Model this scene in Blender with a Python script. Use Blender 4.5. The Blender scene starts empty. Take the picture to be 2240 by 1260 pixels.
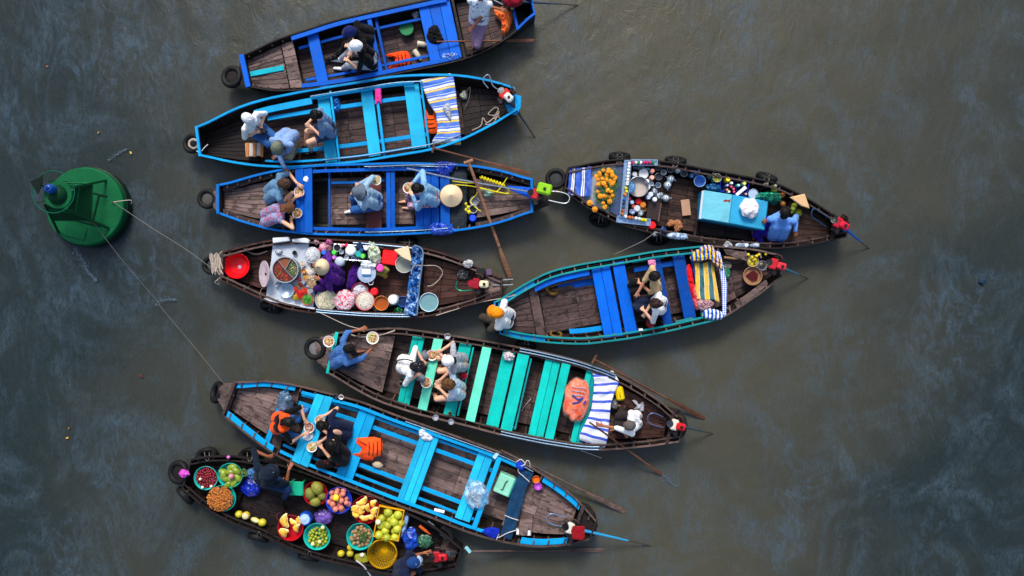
import bpy, bmesh, math, random
import numpy as np
from mathutils import Vector, Matrix, Quaternion, noise as mn
random.seed(7)
R = math.radians
sc = bpy.context.scene
COL = sc.collection
# ------------------------------------------------------------------ camera
CAM_H = 15.0; LENS = 28.0
cam_d = bpy.data.cameras.new('camera'); cam_d.lens = LENS; cam_d.sensor_width = 36
cam_d.clip_end = 2000; cam_d.clip_start = 0.1
cam = bpy.data.objects.new('camera', cam_d); COL.objects.link(cam)
cam.location = (0, 0, CAM_H); cam.rotation_euler = (0, 0, 0)
sc.camera = cam
# ------------------------------------------------------------------ world + sun (soft overcast daylight)
w = bpy.data.worlds.new('World'); sc.world = w; w.use_nodes = True
nt = w.node_tree; nt.nodes.clear()
sky = nt.nodes.new('ShaderNodeTexSky'); sky.sky_type = 'NISHITA'; sky.sun_disc = False
SUN_EL, SUN_AZ = R(47), R(-6)
sky.sun_elevation = SUN_EL; sky.sun_rotation = SUN_AZ
sky.air_density = 1.3; sky.dust_density = 3.5; sky.ozone_density = 1.0
bg = nt.nodes.new('ShaderNodeBackground'); bg.inputs[1].default_value = 0.085
wo = nt.nodes.new('ShaderNodeOutputWorld')
nt.links.new(sky.outputs[0], bg.inputs[0]); nt.links.new(bg.outputs[0], wo.inputs[0])
sd = bpy.data.lights.new('sun', 'SUN'); sd.energy = 1.5; sd.angle = R(15); sd.color = (1.0, 0.95, 0.88)
so = bpy.data.objects.new('sun', sd); COL.objects.link(so)
_sdir = Vector((math.sin(SUN_AZ) * math.cos(SUN_EL), math.cos(SUN_AZ) * math.cos(SUN_EL), math.sin(SUN_EL)))
so.rotation_euler = _sdir.to_track_quat('Z', 'Y').to_euler(); so.location = (0, 0, 12)
sc.view_settings.view_transform = 'Standard'; sc.view_settings.look = 'None'
sc.view_settings.gamma = 1; sc.view_settings.use_curve_mapping = False
sc.view_settings.exposure = 1.0
sc.render.engine = 'CYCLES'
sc.cycles.max_bounces = 6; sc.cycles.transparent_max_bounces = 6
# ------------------------------------------------------------------ photo pixel + height -> world point
FPX = 2240 * LENS / 36
def P(x, y, z=0.0):
    k = (CAM_H - z) / FPX
    return Vector(((x - 1120) * k, (630 - y) * k, z))
def mpp(z): return (CAM_H - z) / FPX
# ------------------------------------------------------------------ materials
def lin(c):
    if isinstance(c, str):
        c = c.lstrip('#'); c = tuple(int(c[i:i+2], 16) for i in (0, 2, 4))
    return tuple(((v/255)/12.92 if v/255 <= .04045 else ((v/255+.055)/1.055)**2.4) for v in c[:3])
_M = {}
class NB:
    def __init__(s, name):
        s.m = bpy.data.materials.new(name); s.m.use_nodes = True
        s.t = s.m.node_tree; s.b = s.t.nodes['Principled BSDF']; s.out = s.t.nodes['Material Output']
        s.tc = None
    def n(s, typ, **k):
        o = s.t.nodes.new(typ)
        for a, b in k.items(): setattr(o, a, b)
        return o
    def l(s, a, b): s.t.links.new(a, b)
    def coord(s, scale=(1, 1, 1), src='Object', rot=(0, 0, 0)):
        if s.tc is None: s.tc = s.n('ShaderNodeTexCoord')
        mp = s.n('ShaderNodeMapping'); mp.inputs['Scale'].default_value = scale; mp.inputs['Rotation'].default_value = rot
        oi = s.n('ShaderNodeObjectInfo')
        ml = s.n('ShaderNodeMath', operation='MULTIPLY'); ml.inputs[1].default_value = 37.0
        s.l(oi.outputs['Random'], ml.inputs[0]); 
        cb = s.n('ShaderNodeCombineXYZ'); s.l(ml.outputs[0], cb.inputs[2]); s.l(ml.outputs[0], cb.inputs[0])
        s.l(cb.outputs[0], mp.inputs['Location'])
        s.l(s.tc.outputs[src], mp.inputs[0]); return mp.outputs[0]
    def noise(s, vec, sc_, det=4, rough=.55, dist=0):
        o = s.n('ShaderNodeTexNoise'); o.inputs['Scale'].default_value = sc_; o.inputs['Detail'].default_value = det
        o.inputs['Roughness'].default_value = rough; o.inputs['Distortion'].default_value = dist
        if vec is not None: s.l(vec, o.inputs['Vector'])
        return o.outputs['Fac']
    def ramp(s, fac, stops):
        o = s.n('ShaderNodeValToRGB'); e = o.color_ramp.elements
        while len(e) < len(stops): e.new(.5)
        for i, (p, c) in enumerate(stops):
            e[i].position = p; e[i].color = (*c, 1) if not isinstance(c, (int, float)) else (c, c, c, 1)
        s.l(fac, o.inputs[0]); return o.outputs[0]
    def mix(s, fac, a, b, mode='MIX'):
        o = s.n('ShaderNodeMix', data_type='RGBA', blend_type=mode)
        for sock, v in ((o.inputs[0], fac), (o.inputs[6], a), (o.inputs[7], b)):
            if isinstance(v, (int, float)): sock.default_value = v
            elif isinstance(v, tuple): sock.default_value = (*v, 1)
            else: s.l(v, sock)
        return o.outputs[2]
    def math(s, op, a, b=0.0, clamp=False):
        o = s.n('ShaderNodeMath', operation=op); o.use_clamp = clamp
        for i, v in enumerate((a, b)):
            if isinstance(v, (int, float)): o.inputs[i].default_value = v
            else: s.l(v, o.inputs[i])
        return o.outputs[0]
    def base(s, c):
        if isinstance(c, tuple): s.b.inputs['Base Color'].default_value = (*c, 1)
        else: s.l(c, s.b.inputs['Base Color'])
    def rough(s, v):
        if isinstance(v, (int, float)): s.b.inputs['Roughness'].default_value = v
        else: s.l(v, s.b.inputs['Roughness'])
    def bump(s, h, st=.3, d=.005):
        o = s.n('ShaderNodeBump'); o.inputs['Strength'].default_value = st; o.inputs['Distance'].default_value = d
        s.l(h, o.inputs['Height']); s.l(o.outputs[0], s.b.inputs['Normal'])
    def rnd_bright(s, col, lo=.8, hi=1.2):
        oi = s.n('ShaderNodeObjectInfo')
        mr = s.n('ShaderNodeMapRange'); mr.inputs[3].default_value = lo; mr.inputs[4].default_value = hi
        s.l(oi.outputs['Random'], mr.inputs[0])
        hs = s.n('ShaderNodeHueSaturation'); s.l(mr.outputs[0], hs.inputs['Value'])
        if isinstance(col, tuple): hs.inputs['Color'].default_value = (*col, 1)
        else: s.l(col, hs.inputs['Color'])
        return hs.outputs[0]
def sc3(c, k): return tuple(min(1, v*k) for v in c)
def memo(f):
    def g(*a, **k):
        key = (f.__name__, a, tuple(sorted(k.items())))
        if key not in _M: _M[key] = f(*a, **k)
        return _M[key]
    return g
@memo
def plain(c, rough=.5, spec=.3, metal=0, var=.12, name='plain_plastic'):
    n = NB(name); c = lin(c); v = n.coord()
    f = n.noise(v, 9, 5)
    n.base(n.mix(f, sc3(c, 1-var*1.6), sc3(c, 1+var)))
    n.rough(n.ramp(n.noise(v, 30, 3), [(.3, max(.05, rough-.1)), (.7, min(1, rough+.1))]))
    n.b.inputs['Specular IOR Level'].default_value = spec; n.b.inputs['Metallic'].default_value = metal
    n.bump(n.noise(v, 60, 3), .15, .003); return n.m
@memo
def paint(c, under='#5a4a48', wear=.5, rough=.35, axis=0, name='worn_paint'):
    n = NB(name); c = lin(c); u = lin(under)
    s_ = (2.0, 22, 22) if axis == 0 else (22, 2.0, 22)
    v = n.coord(); vg = n.coord(s_)
    big = n.noise(v, 2.3, 5, .6); grain = n.noise(vg, 1.2, 5, .6); fine = n.noise(v, 24, 7, .78)
    col = n.mix(n.ramp(n.noise(v, 1.7, 6, .68, .5), [(.3, 0), (.7, 1)]), sc3(c, .72), sc3(c, 1.15))
    col = n.mix(n.ramp(grain, [(.35, 0), (.75, .35)]), col, sc3(c, .6))
    scf = n.ramp(n.noise(n.coord((3, 30, 30) if axis == 0 else (30, 3, 30)), 2.2, 5, .75, .8), [(.60, 0), (.70, 1)])
    col = n.mix(n.math('MULTIPLY', scf, .38*wear+.08), col, tuple(.45*a+.16*b+.05 for a, b in zip(c, u)))
    mud = n.ramp(n.noise(v, 3.6, 6, .7, .6), [(.52, 0), (.74, 1)])
    col = n.mix(n.math('MULTIPLY', mud, .14+.20*wear), col, tuple(.38*a+.30*b+.01 for a, b in zip(c, u)))
    # faint chalky bloom where the paint has weathered
    col = n.mix(n.ramp(n.noise(v, 5.5, 6, .7), [(.56, 0), (.8, .2)]), col, tuple(.85*a+.03 for a in c))
    chip = n.math('MULTIPLY', n.ramp(fine, [(.63-.05*wear, 0), (.67-.04*wear, 1)]), n.ramp(n.noise(v, 3.1, 4), [(.42, 0), (.6, 1)]))
    chip = n.math('MULTIPLY', chip, min(1, wear*2.2))
    col = n.mix(chip, col, u)
    n.base(n.rnd_bright(col, .86, 1.08))
    n.rough(n.ramp(big, [(.3, rough), (.7, rough+.22)])); n.b.inputs['Specular IOR Level'].default_value = .12
    h = n.math('SUBTRACT', n.math('MULTIPLY', grain, .5), n.math('MULTIPLY', chip, .6))
    n.bump(h, .35, .004); return n.m
@memo
def wood(c, dark, axis=0, stain=.4, rough=.65, name='weathered_wood'):
    n = NB(name); c = lin(c); d = lin(dark)
    s_ = (1.4, 17, 17) if axis == 0 else (17, 1.4, 17)
    v = n.coord(); vg = n.coord(s_)
    g = n.noise(vg, 1.6, 8, .68, .6); g2 = n.noise(n.coord(tuple(a*3 for a in s_)), 1.9, 4, .6)
    big = n.noise(v, 2.1, 5, .62)
    col = n.ramp(g, [(.3, d), (.52, tuple((a+b)/2 for a, b in zip(c, d))), (.7, c)])
    col = n.mix(n.ramp(g2, [(.42, 0), (.66, .45)]), col, sc3(d, .7))
    col = n.mix(n.ramp(big, [(.35, 0), (.75, .5)]), col, sc3(c, 1.35))
    # spilled-water and oil stains with a shape of their own
    st = n.ramp(n.noise(v, 6.5, 5, .6, .8), [(.54, 0), (.60, 1)])
    col = n.mix(n.math('MULTIPLY', st, min(1, stain*1.5)), col, sc3(d, .35))
    sp = n.ramp(n.noise(v, 34, 4, .8), [(.66, 0), (.7, 1)])
    col = n.mix(n.math('MULTIPLY', sp, .5), col, sc3(c, 1.9))
    n.base(n.rnd_bright(col, .50, 1.15))
    n.rough(n.ramp(st, [(0, rough), (1, rough-.3)]))
    n.b.inputs['Specular IOR Level'].default_value = .22
    n.bump(n.math('ADD', g, n.math('MULTIPLY', g2, .5)), .6, .006); return n.m
@memo
def cloth(c, c2=None, kind='plain', scale=30., rough=.85, name='woven_cloth', rot=0., thr=.5):
    n = NB(name); c = lin(c); v = n.coord(); u = n.coord((1, 1, 1))
    tc = n.tc.outputs['Object']
    mp = n.n('ShaderNodeMapping'); mp.inputs['Rotation'].default_value = (0, 0, rot); n.l(tc, mp.inputs[0]); ob = mp.outputs[0]
    col = n.mix(n.noise(v, 5, 4), sc3(c, .8), sc3(c, 1.12))
    if kind == 'stripe' or kind == 'check':
        wv = n.n('ShaderNodeTexWave', wave_type='BANDS', bands_direction='X'); wv.inputs['Scale'].default_value = scale
        wv.inputs['Distortion'].default_value = .6; n.l(ob, wv.inputs[0])
        k = n.ramp(wv.outputs['Fac'], [(thr-.06, 0), (thr+.06, 1)])
        if kind == 'check':
            w2 = n.n('ShaderNodeTexWave', wave_type='BANDS', bands_direction='Y'); w2.inputs['Scale'].default_value = scale
            n.l(ob, w2.inputs[0]); k = n.math('ADD', n.math('MULTIPLY', k, .5), n.math('MULTIPLY', n.ramp(w2.outputs['Fac'], [(thr-.06, 0), (thr+.06, 1)]), .5))
        col = n.mix(k, col, lin(c2))
    elif kind == 'spots':
        vo = n.n('ShaderNodeTexVoronoi'); vo.inputs['Scale'].default_value = scale; n.l(v, vo.inputs['Vector'])
        col = n.mix(n.ramp(vo.outputs['Distance'], [(thr-.05, 1), (thr+.05, 0)]), col, lin(c2))
    elif kind == 'blotch':
        col = n.mix(n.ramp(n.noise(v, scale, 4, .6, .8), [(thr-.03, 0), (thr+.03, 1)]), col, lin(c2))
    n.base(col); n.rough(rough); n.b.inputs['Sheen Weight'].default_value = .05
    n.b.inputs['Specular IOR Level'].default_value = .15
    rg = n.ramp(n.math('ABSOLUTE', n.math('SUBTRACT', n.noise(v, 7, 2, .45, .9), .5)), [(0, 1), (.10, .25), (.3, 0)])
    h = n.math('ADD', n.math('ADD', n.math('MULTIPLY', rg, .55), n.noise(v, 12, 3, .5, .8)), n.math('MULTIPLY', n.noise(v, 140, 2), .08))
    n.bump(h, .6, .02); return n.m
@memo
def tri_stripes(cols, widths, period, rot=0., name='striped_tarpaulin'):
    """flat print of parallel bands along local X, period in metres"""
    n = NB(name); n.coord(); tc = n.tc.outputs['UV']
    sp = n.n('ShaderNodeSeparateXYZ'); n.l(tc, sp.inputs[0])
    x = n.math('DIVIDE', sp.outputs[0], period); x = n.math('FRACT', x)
    o = n.n('ShaderNodeValToRGB'); o.color_ramp.interpolation = 'CONSTANT'; e = o.color_ramp.elements
    while len(e) < len(cols): e.new(.5)
    p = 0
    for i, (c, w_) in enumerate(zip(cols, widths)):
        e[i].position = p; e[i].color = (*lin(c), 1); p += w_
    n.l(x, o.inputs[0]); v = n.coord()
    n.base(n.mix(n.ramp(n.noise(v, 7, 5), [(.3, 0), (.8, .3)]), o.outputs[0], (.25, .24, .26)))
    n.rough(.55); n.bump(n.math('ADD', n.noise(v, 9, 4, .6, 1.), n.math('MULTIPLY', n.noise(v, 150, 2), .1)), .5, .02); return n.m
@memo
def rubber(c='#090a0d', name='tyre_rubber'):
    n = NB(name); v = n.coord(); c = lin(c)
    n.base(n.mix(n.ramp(n.noise(v, 8, 6, .7), [(.45, 0), (.75, .6)]), c, tuple(a+.012 for a in c))); n.rough(.62); n.b.inputs['Specular IOR Level'].default_value = .25
    n.bump(n.noise(v, 50, 4), .3, .004); return n.m
@memo
def film(c='#cfe0ee', alpha=.35, rough=.18, name='plastic_film'):
    n = NB(name); v = n.coord()
    f = n.noise(v, 5.5, 4, .6, 1.2)
    n.base(n.mix(n.ramp(f, [(.45, 0), (.6, 1)]), sc3(lin(c), .6), lin(c)))
    n.l(n.ramp(f, [(.4, alpha*.55), (.62, min(1, alpha*1.9))]), n.b.inputs['Alpha'])
    n.rough(rough); n.bump(n.noise(v, 10, 4, .55, 1.5), .8, .025)
    n.b.inputs['Specular IOR Level'].default_value = .8; return n.m
@memo
def skin(c='#b9775a'):
    n = NB('skin'); v = n.coord(); c = lin(c)
    n.base(n.mix(n.noise(v, 12, 4), sc3(c, .82), sc3(c, 1.12))); n.rough(.5)
    n.b.inputs['Subsurface Weight'].default_value = .08; n.b.inputs['Subsurface Radius'].default_value = (.02, .008, .004)
    n.bump(n.noise(v, 90, 3), .12, .002); return n.m
@memo
def hairm(c='#0d0a0a'):
    n = NB('hair'); v = n.coord((14, 14, 60)); c = lin(c)
    f = n.noise(v, 4, 5, .7, .5)
    n.base(n.mix(f, sc3(c, .5), tuple(min(1, a*1.7+.001) for a in c))); n.rough(.45); n.b.inputs['Specular IOR Level'].default_value = .22
    n.bump(f, .8, .008); return n.m
@memo
def food(c1, c2, c3, scale=60., rough=.35, name='food'):
    n = NB(name); v = n.coord()
    vo = n.n('ShaderNodeTexVoronoi'); vo.inputs['Scale'].default_value = scale; n.l(v, vo.inputs['Vector'])
    sp = n.n('ShaderNodeSeparateColor'); n.l(vo.outputs['Color'], sp.inputs[0])
    o = n.ramp(sp.outputs[0], [(.0, lin(c1)), (.5, lin(c2)), (1, lin(c3))])
    n.base(n.mix(n.ramp(vo.outputs['Distance'], [(.1, 0), (.8, .5)]), o, sc3(lin(c1), .3))); n.rough(rough)
    n.bump(vo.outputs['Distance'], -.8, .01); return n.m
@memo
def fruit(c, c2, scale=3., rough=.4, bumpy=0, name='fruit_skin'):
    n = NB(name); v = n.coord()
    col = n.mix(n.ramp(n.noise(v, scale*4, 4), [(.35, 0), (.65, 1)]), lin(c), lin(c2))
    n.base(n.rnd_bright(col, .75, 1.2)); n.rough(rough)
    if bumpy:
        vo = n.n('ShaderNodeTexVoronoi'); vo.inputs['Scale'].default_value = bumpy; n.l(v, vo.inputs['Vector'])
        n.bump(vo.outputs['Distance'], -1, .012)
    else: n.bump(n.noise(v, 60, 3), .2, .003)
    return n.m
@memo
def straw(c='#e8cfa8', name='palm_leaf_straw'):
    n = NB(name); n.coord(); v = n.coord(); c = lin(c)
    g = n.n('ShaderNodeTexWave', wave_type='RINGS', rings_direction='Z'); g.inputs['Scale'].default_value = 30; g.inputs['Distortion'].default_value = .5
    n.l(n.tc.outputs['Object'], g.inputs[0])
    n.base(n.mix(g.outputs['Fac'], sc3(c, .78), sc3(c, 1.1))); n.rough(.7); n.bump(g.outputs['Fac'], .4, .004); return n.m
# ------------------------------------------------------------------ mesh builder
class MB:
    def __init__(s): s.v = []; s.f = []; s.uv = None
    def add(s, vs, fs):
        k = len(s.v); s.v += [tuple(p) for p in vs]; s.f += [tuple(i+k for i in q) for q in fs]; return s
    def box(s, c, d, rz=0, rx=0, ry=0):
        m = Matrix.Rotation(rz, 3, 'Z') @ Matrix.Rotation(ry, 3, 'Y') @ Matrix.Rotation(rx, 3, 'X')
        vs = [Vector(c) + m @ Vector((x*d[0]/2, y*d[1]/2, z*d[2]/2)) for x in (-1, 1) for y in (-1, 1) for z in (-1, 1)]
        return s.add(vs, [(0, 1, 3, 2), (4, 6, 7, 5), (0, 4, 5, 1), (2, 3, 7, 6), (0, 2, 6, 4), (1, 5, 7, 3)])
    def prism(s, poly, z0, z1):
        n = len(poly); a = sum(poly[i][0]*poly[(i+1) % n][1]-poly[(i+1) % n][0]*poly[i][1] for i in range(n))
        if a < 0: poly = poly[::-1]
        vs = [(p[0], p[1], z0 if len(p) < 3 else z0+p[2]) for p in poly] + [(p[0], p[1], z1 if len(p) < 3 else z1+p[2]) for p in poly]
        return s.add(vs, [tuple(range(n-1, -1, -1)), tuple(range(n, 2*n))] + [(i, (i+1) % n, n+(i+1) % n, n+i) for i in range(n)])
    def lathe(s, prof, seg=28, c=(0, 0, 0), sx=1, sy=1, jit=0):
        n = len(prof); vs = []
        for i in range(seg):
            a = 2*math.pi*i/seg; j = 1+jit*mn.noise((math.cos(a)*2, math.sin(a)*2, c[0]*3))
            for r, z in prof: vs.append((c[0]+r*j*math.cos(a)*sx, c[1]+r*j*math.sin(a)*sy, c[2]+z))
        fs = [(i*n+k, ((i+1) % seg)*n+k, ((i+1) % seg)*n+k+1, i*n+k+1) for i in range(seg) for k in range(n-1)]
        s.add(vs, fs)
        return s
    def disc(s, r, z=0, seg=24, c=(0, 0), sx=1, sy=1):
        return s.add([(c[0]+r*math.cos(2*math.pi*i/seg)*sx, c[1]+r*math.sin(2*math.pi*i/seg)*sy, z) for i in range(seg)], [tuple(range(seg))])
    def tube(s, pts, r, seg=6, closed=False, caps=True):
        pts = [Vector(p) for p in pts]; n = len(pts); rr = r if isinstance(r, (list, tuple)) else [r]*n
        k = len(s.v); up = Vector((0, 0, 1))
        for i, p in enumerate(pts):
            if closed: t = pts[(i+1) % n]-pts[i-1]
            else: t = pts[min(i+1, n-1)]-pts[max(i-1, 0)]
            if t.length < 1e-9: t = Vector((1, 0, 0))
            t.normalize(); u = up if abs(t.dot(up)) < .95 else Vector((0, 1, 0))
            a = t.cross(u).normalized(); b = a.cross(t)
            for q in range(seg):
                an = 2*math.pi*q/seg; s.v.append(tuple(p+(a*math.cos(an)+b*math.sin(an))*rr[i]))
        m = n if closed else n-1
        for i in range(m):
            for q in range(seg):
                i2 = (i+1) % n; s.f.append((k+i*seg+q, k+i*seg+(q+1) % seg, k+i2*seg+(q+1) % seg, k+i2*seg+q))
        if caps and not closed:
            s.f.append(tuple(k+q for q in range(seg))[::-1]); s.f.append(tuple(k+(n-1)*seg+q for q in range(seg)))
        return s
    def cap(s, p0, p1, r0, r1, seg=10, flat=1.0, fax=None):
        """tapered capsule; flat<1 squashes it along fax"""
        p0, p1 = Vector(p0), Vector(p1); d = p1-p0; L = max(d.length, 1e-5); t = d/L
        a = t.orthogonal().normalized() if fax is None else (Vector(fax)-t*t.dot(Vector(fax))).normalized()
        b = t.cross(a); rings = []
        for ph in (-80, -50, -20): rings.append((p0+t*r0*math.sin(R(ph)), r0*math.cos(R(ph))))
        for ph in (20, 50, 80): rings.append((p1+t*r1*math.sin(R(ph)), r1*math.cos(R(ph))))
        k = len(s.v)
        for c, r in rings:
            for q in range(seg):
                an = 2*math.pi*q/seg; s.v.append(tuple(c+a*(r*math.cos(an)*flat)+b*(r*math.sin(an))))
        for i in range(5):
            for q in range(seg): s.f.append((k+i*seg+q, k+i*seg+(q+1) % seg, k+(i+1)*seg+(q+1) % seg, k+(i+1)*seg+q))
        s.f.append(tuple(k+q for q in range(seg))[::-1]); s.f.append(tuple(k+5*seg+q for q in range(seg)))
        return s
    def ell(s, c, r, seg=12, rings=8, mat=None, jit=0, seed=0, js=2.0):
        k = len(s.v); c = Vector(c); m = mat or Matrix.Identity(3)
        if isinstance(r, (int, float)): r = (r, r, r)
        pts = [Vector((0, 0, -1))]
        for i in range(1, rings):
            ph = -math.pi/2+math.pi*i/rings
            for q in range(seg):
                an = 2*math.pi*q/seg; pts.append(Vector((math.cos(ph)*math.cos(an), math.cos(ph)*math.sin(an), math.sin(ph))))
        pts.append(Vector((0, 0, 1)))
        for p in pts:
            j = 1+(jit*mn.noise(p*js+Vector((seed, seed*.7, 0))) if jit else 0)
            s.v.append(tuple(c+m @ Vector((p.x*r[0]*j, p.y*r[1]*j, p.z*r[2]*j))))
        for q in range(seg): s.f.append((k, k+1+(q+1) % seg, k+1+q))
        for i in range(rings-2):
            for q in range(seg):
                s.f.append((k+1+i*seg+q, k+1+i*seg+(q+1) % seg, k+1+(i+1)*seg+(q+1) % seg, k+1+(i+1)*seg+q))
        e = len(s.v)-1; b0 = k+1+(rings-2)*seg
        for q in range(seg): s.f.append((b0+q, b0+(q+1) % seg, e))
        return s
    def grid(s, fn, nu, nv, thick=0):
        """sheet; fn(u,v) with u,v in 0..1"""
        k = len(s.v)
        for i in range(nu+1):
            for j in range(nv+1): s.v.append(tuple(fn(i/nu, j/nv)))
        for i in range(nu):
            for j in range(nv):
                a = k+i*(nv+1)+j; s.f.append((a, a+nv+1, a+nv+2, a+1))
        return s
    def mesh(s, name, smooth=False, uvs=None):
        me = bpy.data.meshes.new(name); me.from_pydata(s.v, [], s.f)
        if uvs is not None:
            ul = me.uv_layers.new(name='uv'); 
            for lp in me.loops: ul.data[lp.index].uv = uvs[lp.vertex_index]
        if smooth: me.polygons.foreach_set('use_smooth', [True]*len(me.polygons)); me.update(); me.set_sharp_from_angle(angle=R(52))
        me.update(); return me
def link(o): COL.objects.link(o); return o
def tag(o, label=None, cat=None, group=None, kind=None):
    if label: o['label'] = label
    if cat: o['category'] = cat
    if group: o['group'] = group
    if kind: o['kind'] = kind
    return o
def thing(name, label, cat, loc, rz=0, group=None):
    o = bpy.data.objects.new(name, None); o.empty_display_size = .1; link(o)
    o.location = loc; o.rotation_euler = (0, 0, rz); return tag(o, label, cat, group)
def part(name, mb, mat, parent=None, smooth=False, bevel=0, loc=None, rot=None, scale=None, uvs=None, solid=0, sub=0):
    me = mb if isinstance(mb, bpy.types.Mesh) else mb.mesh(name, smooth, uvs)
    if mat is not None and not me.materials: me.materials.append(mat)
    o = bpy.data.objects.new(name, me); link(o)
    if parent is not None: o.parent = parent
    if loc is not None: o.location = loc
    if rot is not None: o.rotation_euler = rot
    if scale is not None: o.scale = scale if not isinstance(scale, (int, float)) else (scale,)*3
    if solid:
        m = o.modifiers.new('solid', 'SOLIDIFY'); m.thickness = solid
    if sub:
        m = o.modifiers.new('sub', 'SUBSURF'); m.levels = sub; m.render_levels = sub
    if bevel:
        m = o.modifiers.new('bevel', 'BEVEL'); m.width = bevel; m.segments = 1; m.limit_method = 'ANGLE'
    return o
def single(name, label, cat, mb, mat, loc, rz=0, group=None, rot=None, **k):
    o = part(name, mb, mat, None, loc=loc, rot=rot if rot is not None else (0, 0, rz), **k)
    return tag(o, label, cat, group)
def copy_tree(o, parent=None):
    c = o.copy(); link(c); c.parent = parent
    for ch in list(o.children): copy_tree(ch, c)
    return c
def smooth_path(pts, n=6, closed=False):
    pts = [Vector(p) for p in pts]; out = []; m = len(pts)
    rng = m if closed else m-1
    for i in range(rng):
        if closed: a, b, c, d = pts[i-1], pts[i], pts[(i+1) % m], pts[(i+2) % m]
        else: a, b, c, d = pts[max(i-1, 0)], pts[i], pts[i+1], pts[min(i+2, m-1)]
        for k in range(n):
            t = k/n
            out.append(.5*((2*b)+(-a+c)*t+(2*a-5*b+4*c-d)*t*t+(-a+3*b-3*c+d)*t**3))
    if not closed: out.append(pts[-1])
    return out
# ------------------------------------------------------------------ river
def make_water():
    def axis(half, fine, step, far):
        a = list(np.arange(-half, half+1e-6, step)); d = step; x = half
        while x < far:
            d *= 1.6; x += d; a.append(x); a.insert(0, -x)
        return np.array(a)
    X = axis(11.0, 0, .06, 900); Y = axis(6.6, 0, .06, 900)
    gx, gy = np.meshgrid(X, Y, indexing='ij'); z = np.zeros_like(gx)
    rs = np.random.RandomState(3)
    for i in range(26):
        lam = .35*1.13**i if i < 20 else 3.5+i*.2
        th = R(20)+rs.randn()*.9; a = .0022*lam**.75; ph = rs.rand()*6.28
        wx = gx+.25*np.sin(gy*.9+ph)+.1*np.sin(gy*2.7+ph*2); wy = gy+.25*np.sin(gx*.8+ph)
        z += a*np.sin(2*np.pi/lam*(wx*np.cos(th)+wy*np.sin(th))+ph)*(.5+.5*np.sin(gx*.37+ph)*np.cos(gy*.51-ph))
    z *= np.exp(-(np.maximum(0, np.hypot(gx, gy)-14)/20)**2)
    z = np.clip(z, -.05, .045)
    nx, ny = len(X), len(Y)
    v = np.stack([gx, gy, z], -1).reshape(-1, 3)
    idx = np.arange(nx*ny).reshape(nx, ny)
    f = np.stack([idx[:-1, :-1], idx[1:, :-1], idx[1:, 1:], idx[:-1, 1:]], -1).reshape(-1, 4)
    me = bpy.data.meshes.new('river_water')
    me.vertices.add(len(v)); me.vertices.foreach_set('co', v.ravel())
    me.loops.add(f.size); me.loops.foreach_set('vertex_index', f.ravel())
    me.polygons.add(len(f)); me.polygons.foreach_set('loop_start', np.arange(0, f.size, 4)); me.polygons.foreach_set('loop_total', np.full(len(f), 4))
    me.polygons.foreach_set('use_smooth', [True]*len(f)); me.update(); me.validate()
    n = NB('muddy_river_water'); n.coord(); ob = n.tc.outputs['Object']
    def mp(sc_, rot):
        o = n.n('ShaderNodeMapping'); o.inputs['Scale'].default_value = sc_; o.inputs['Rotation'].default_value = (0, 0, rot); n.l(ob, o.inputs[0]); return o.outputs[0]
    big = n.noise(mp((1, 1.4, 1), .5), .16, 4, .55, .6)
    mid = n.noise(mp((1, .55, 1), .35), .75, 6, .62, 1.3)
    # vignette_col holds a vignette painted into the water colour, darker toward both sides
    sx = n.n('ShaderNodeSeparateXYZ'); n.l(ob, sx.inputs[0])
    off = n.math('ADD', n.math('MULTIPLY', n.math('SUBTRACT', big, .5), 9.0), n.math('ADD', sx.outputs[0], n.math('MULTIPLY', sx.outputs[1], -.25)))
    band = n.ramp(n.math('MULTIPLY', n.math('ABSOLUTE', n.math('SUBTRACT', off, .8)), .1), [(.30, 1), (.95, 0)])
    vignette_col = n.mix(band, (.012, .020, .021), (.064, .060, .040))
    vignette_col = n.mix(n.ramp(mid, [(.35, 0), (.75, .5)]), vignette_col, n.mix(.5, vignette_col, (.020, .027, .025)))
    # soft brush-like bluish patches and curls: sky reflection on ripples painted into the colour
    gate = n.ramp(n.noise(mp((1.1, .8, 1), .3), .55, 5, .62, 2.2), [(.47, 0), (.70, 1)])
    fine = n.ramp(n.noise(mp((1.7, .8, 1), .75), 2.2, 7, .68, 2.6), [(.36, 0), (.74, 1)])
    col = n.mix(n.math('MULTIPLY', n.math('MULTIPLY', gate, fine), .66), vignette_col, (.044, .084, .125))
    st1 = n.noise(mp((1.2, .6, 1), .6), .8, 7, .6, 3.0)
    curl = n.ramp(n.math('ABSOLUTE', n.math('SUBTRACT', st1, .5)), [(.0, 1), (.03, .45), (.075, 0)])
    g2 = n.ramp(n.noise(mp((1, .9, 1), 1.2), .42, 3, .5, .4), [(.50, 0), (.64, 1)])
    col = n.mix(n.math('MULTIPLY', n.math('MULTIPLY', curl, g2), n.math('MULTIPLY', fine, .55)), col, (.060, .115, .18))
    # crisp little ripple highlights painted into the colour, combed along the current
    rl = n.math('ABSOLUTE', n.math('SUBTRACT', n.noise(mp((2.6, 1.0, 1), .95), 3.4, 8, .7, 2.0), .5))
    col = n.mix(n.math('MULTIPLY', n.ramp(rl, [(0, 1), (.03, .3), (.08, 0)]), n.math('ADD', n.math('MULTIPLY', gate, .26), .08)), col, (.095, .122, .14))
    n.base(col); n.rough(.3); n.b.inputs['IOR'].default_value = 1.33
    n.b.inputs['Specular IOR Level'].default_value = .5
    h = n.math('ADD', n.math('MULTIPLY', n.noise(mp((1.6, .8, 1), .55), 2.6, 5, .55, 1.2), 1.0), n.math('MULTIPLY', n.noise(mp((1, 1, 1), .2), 28, 4, .6, .5), .22))
    n.bump(h, .25, .06)
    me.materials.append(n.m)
    o = bpy.data.objects.new('river_water', me); link(o); tag(o, None, None, None, 'structure')
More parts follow.
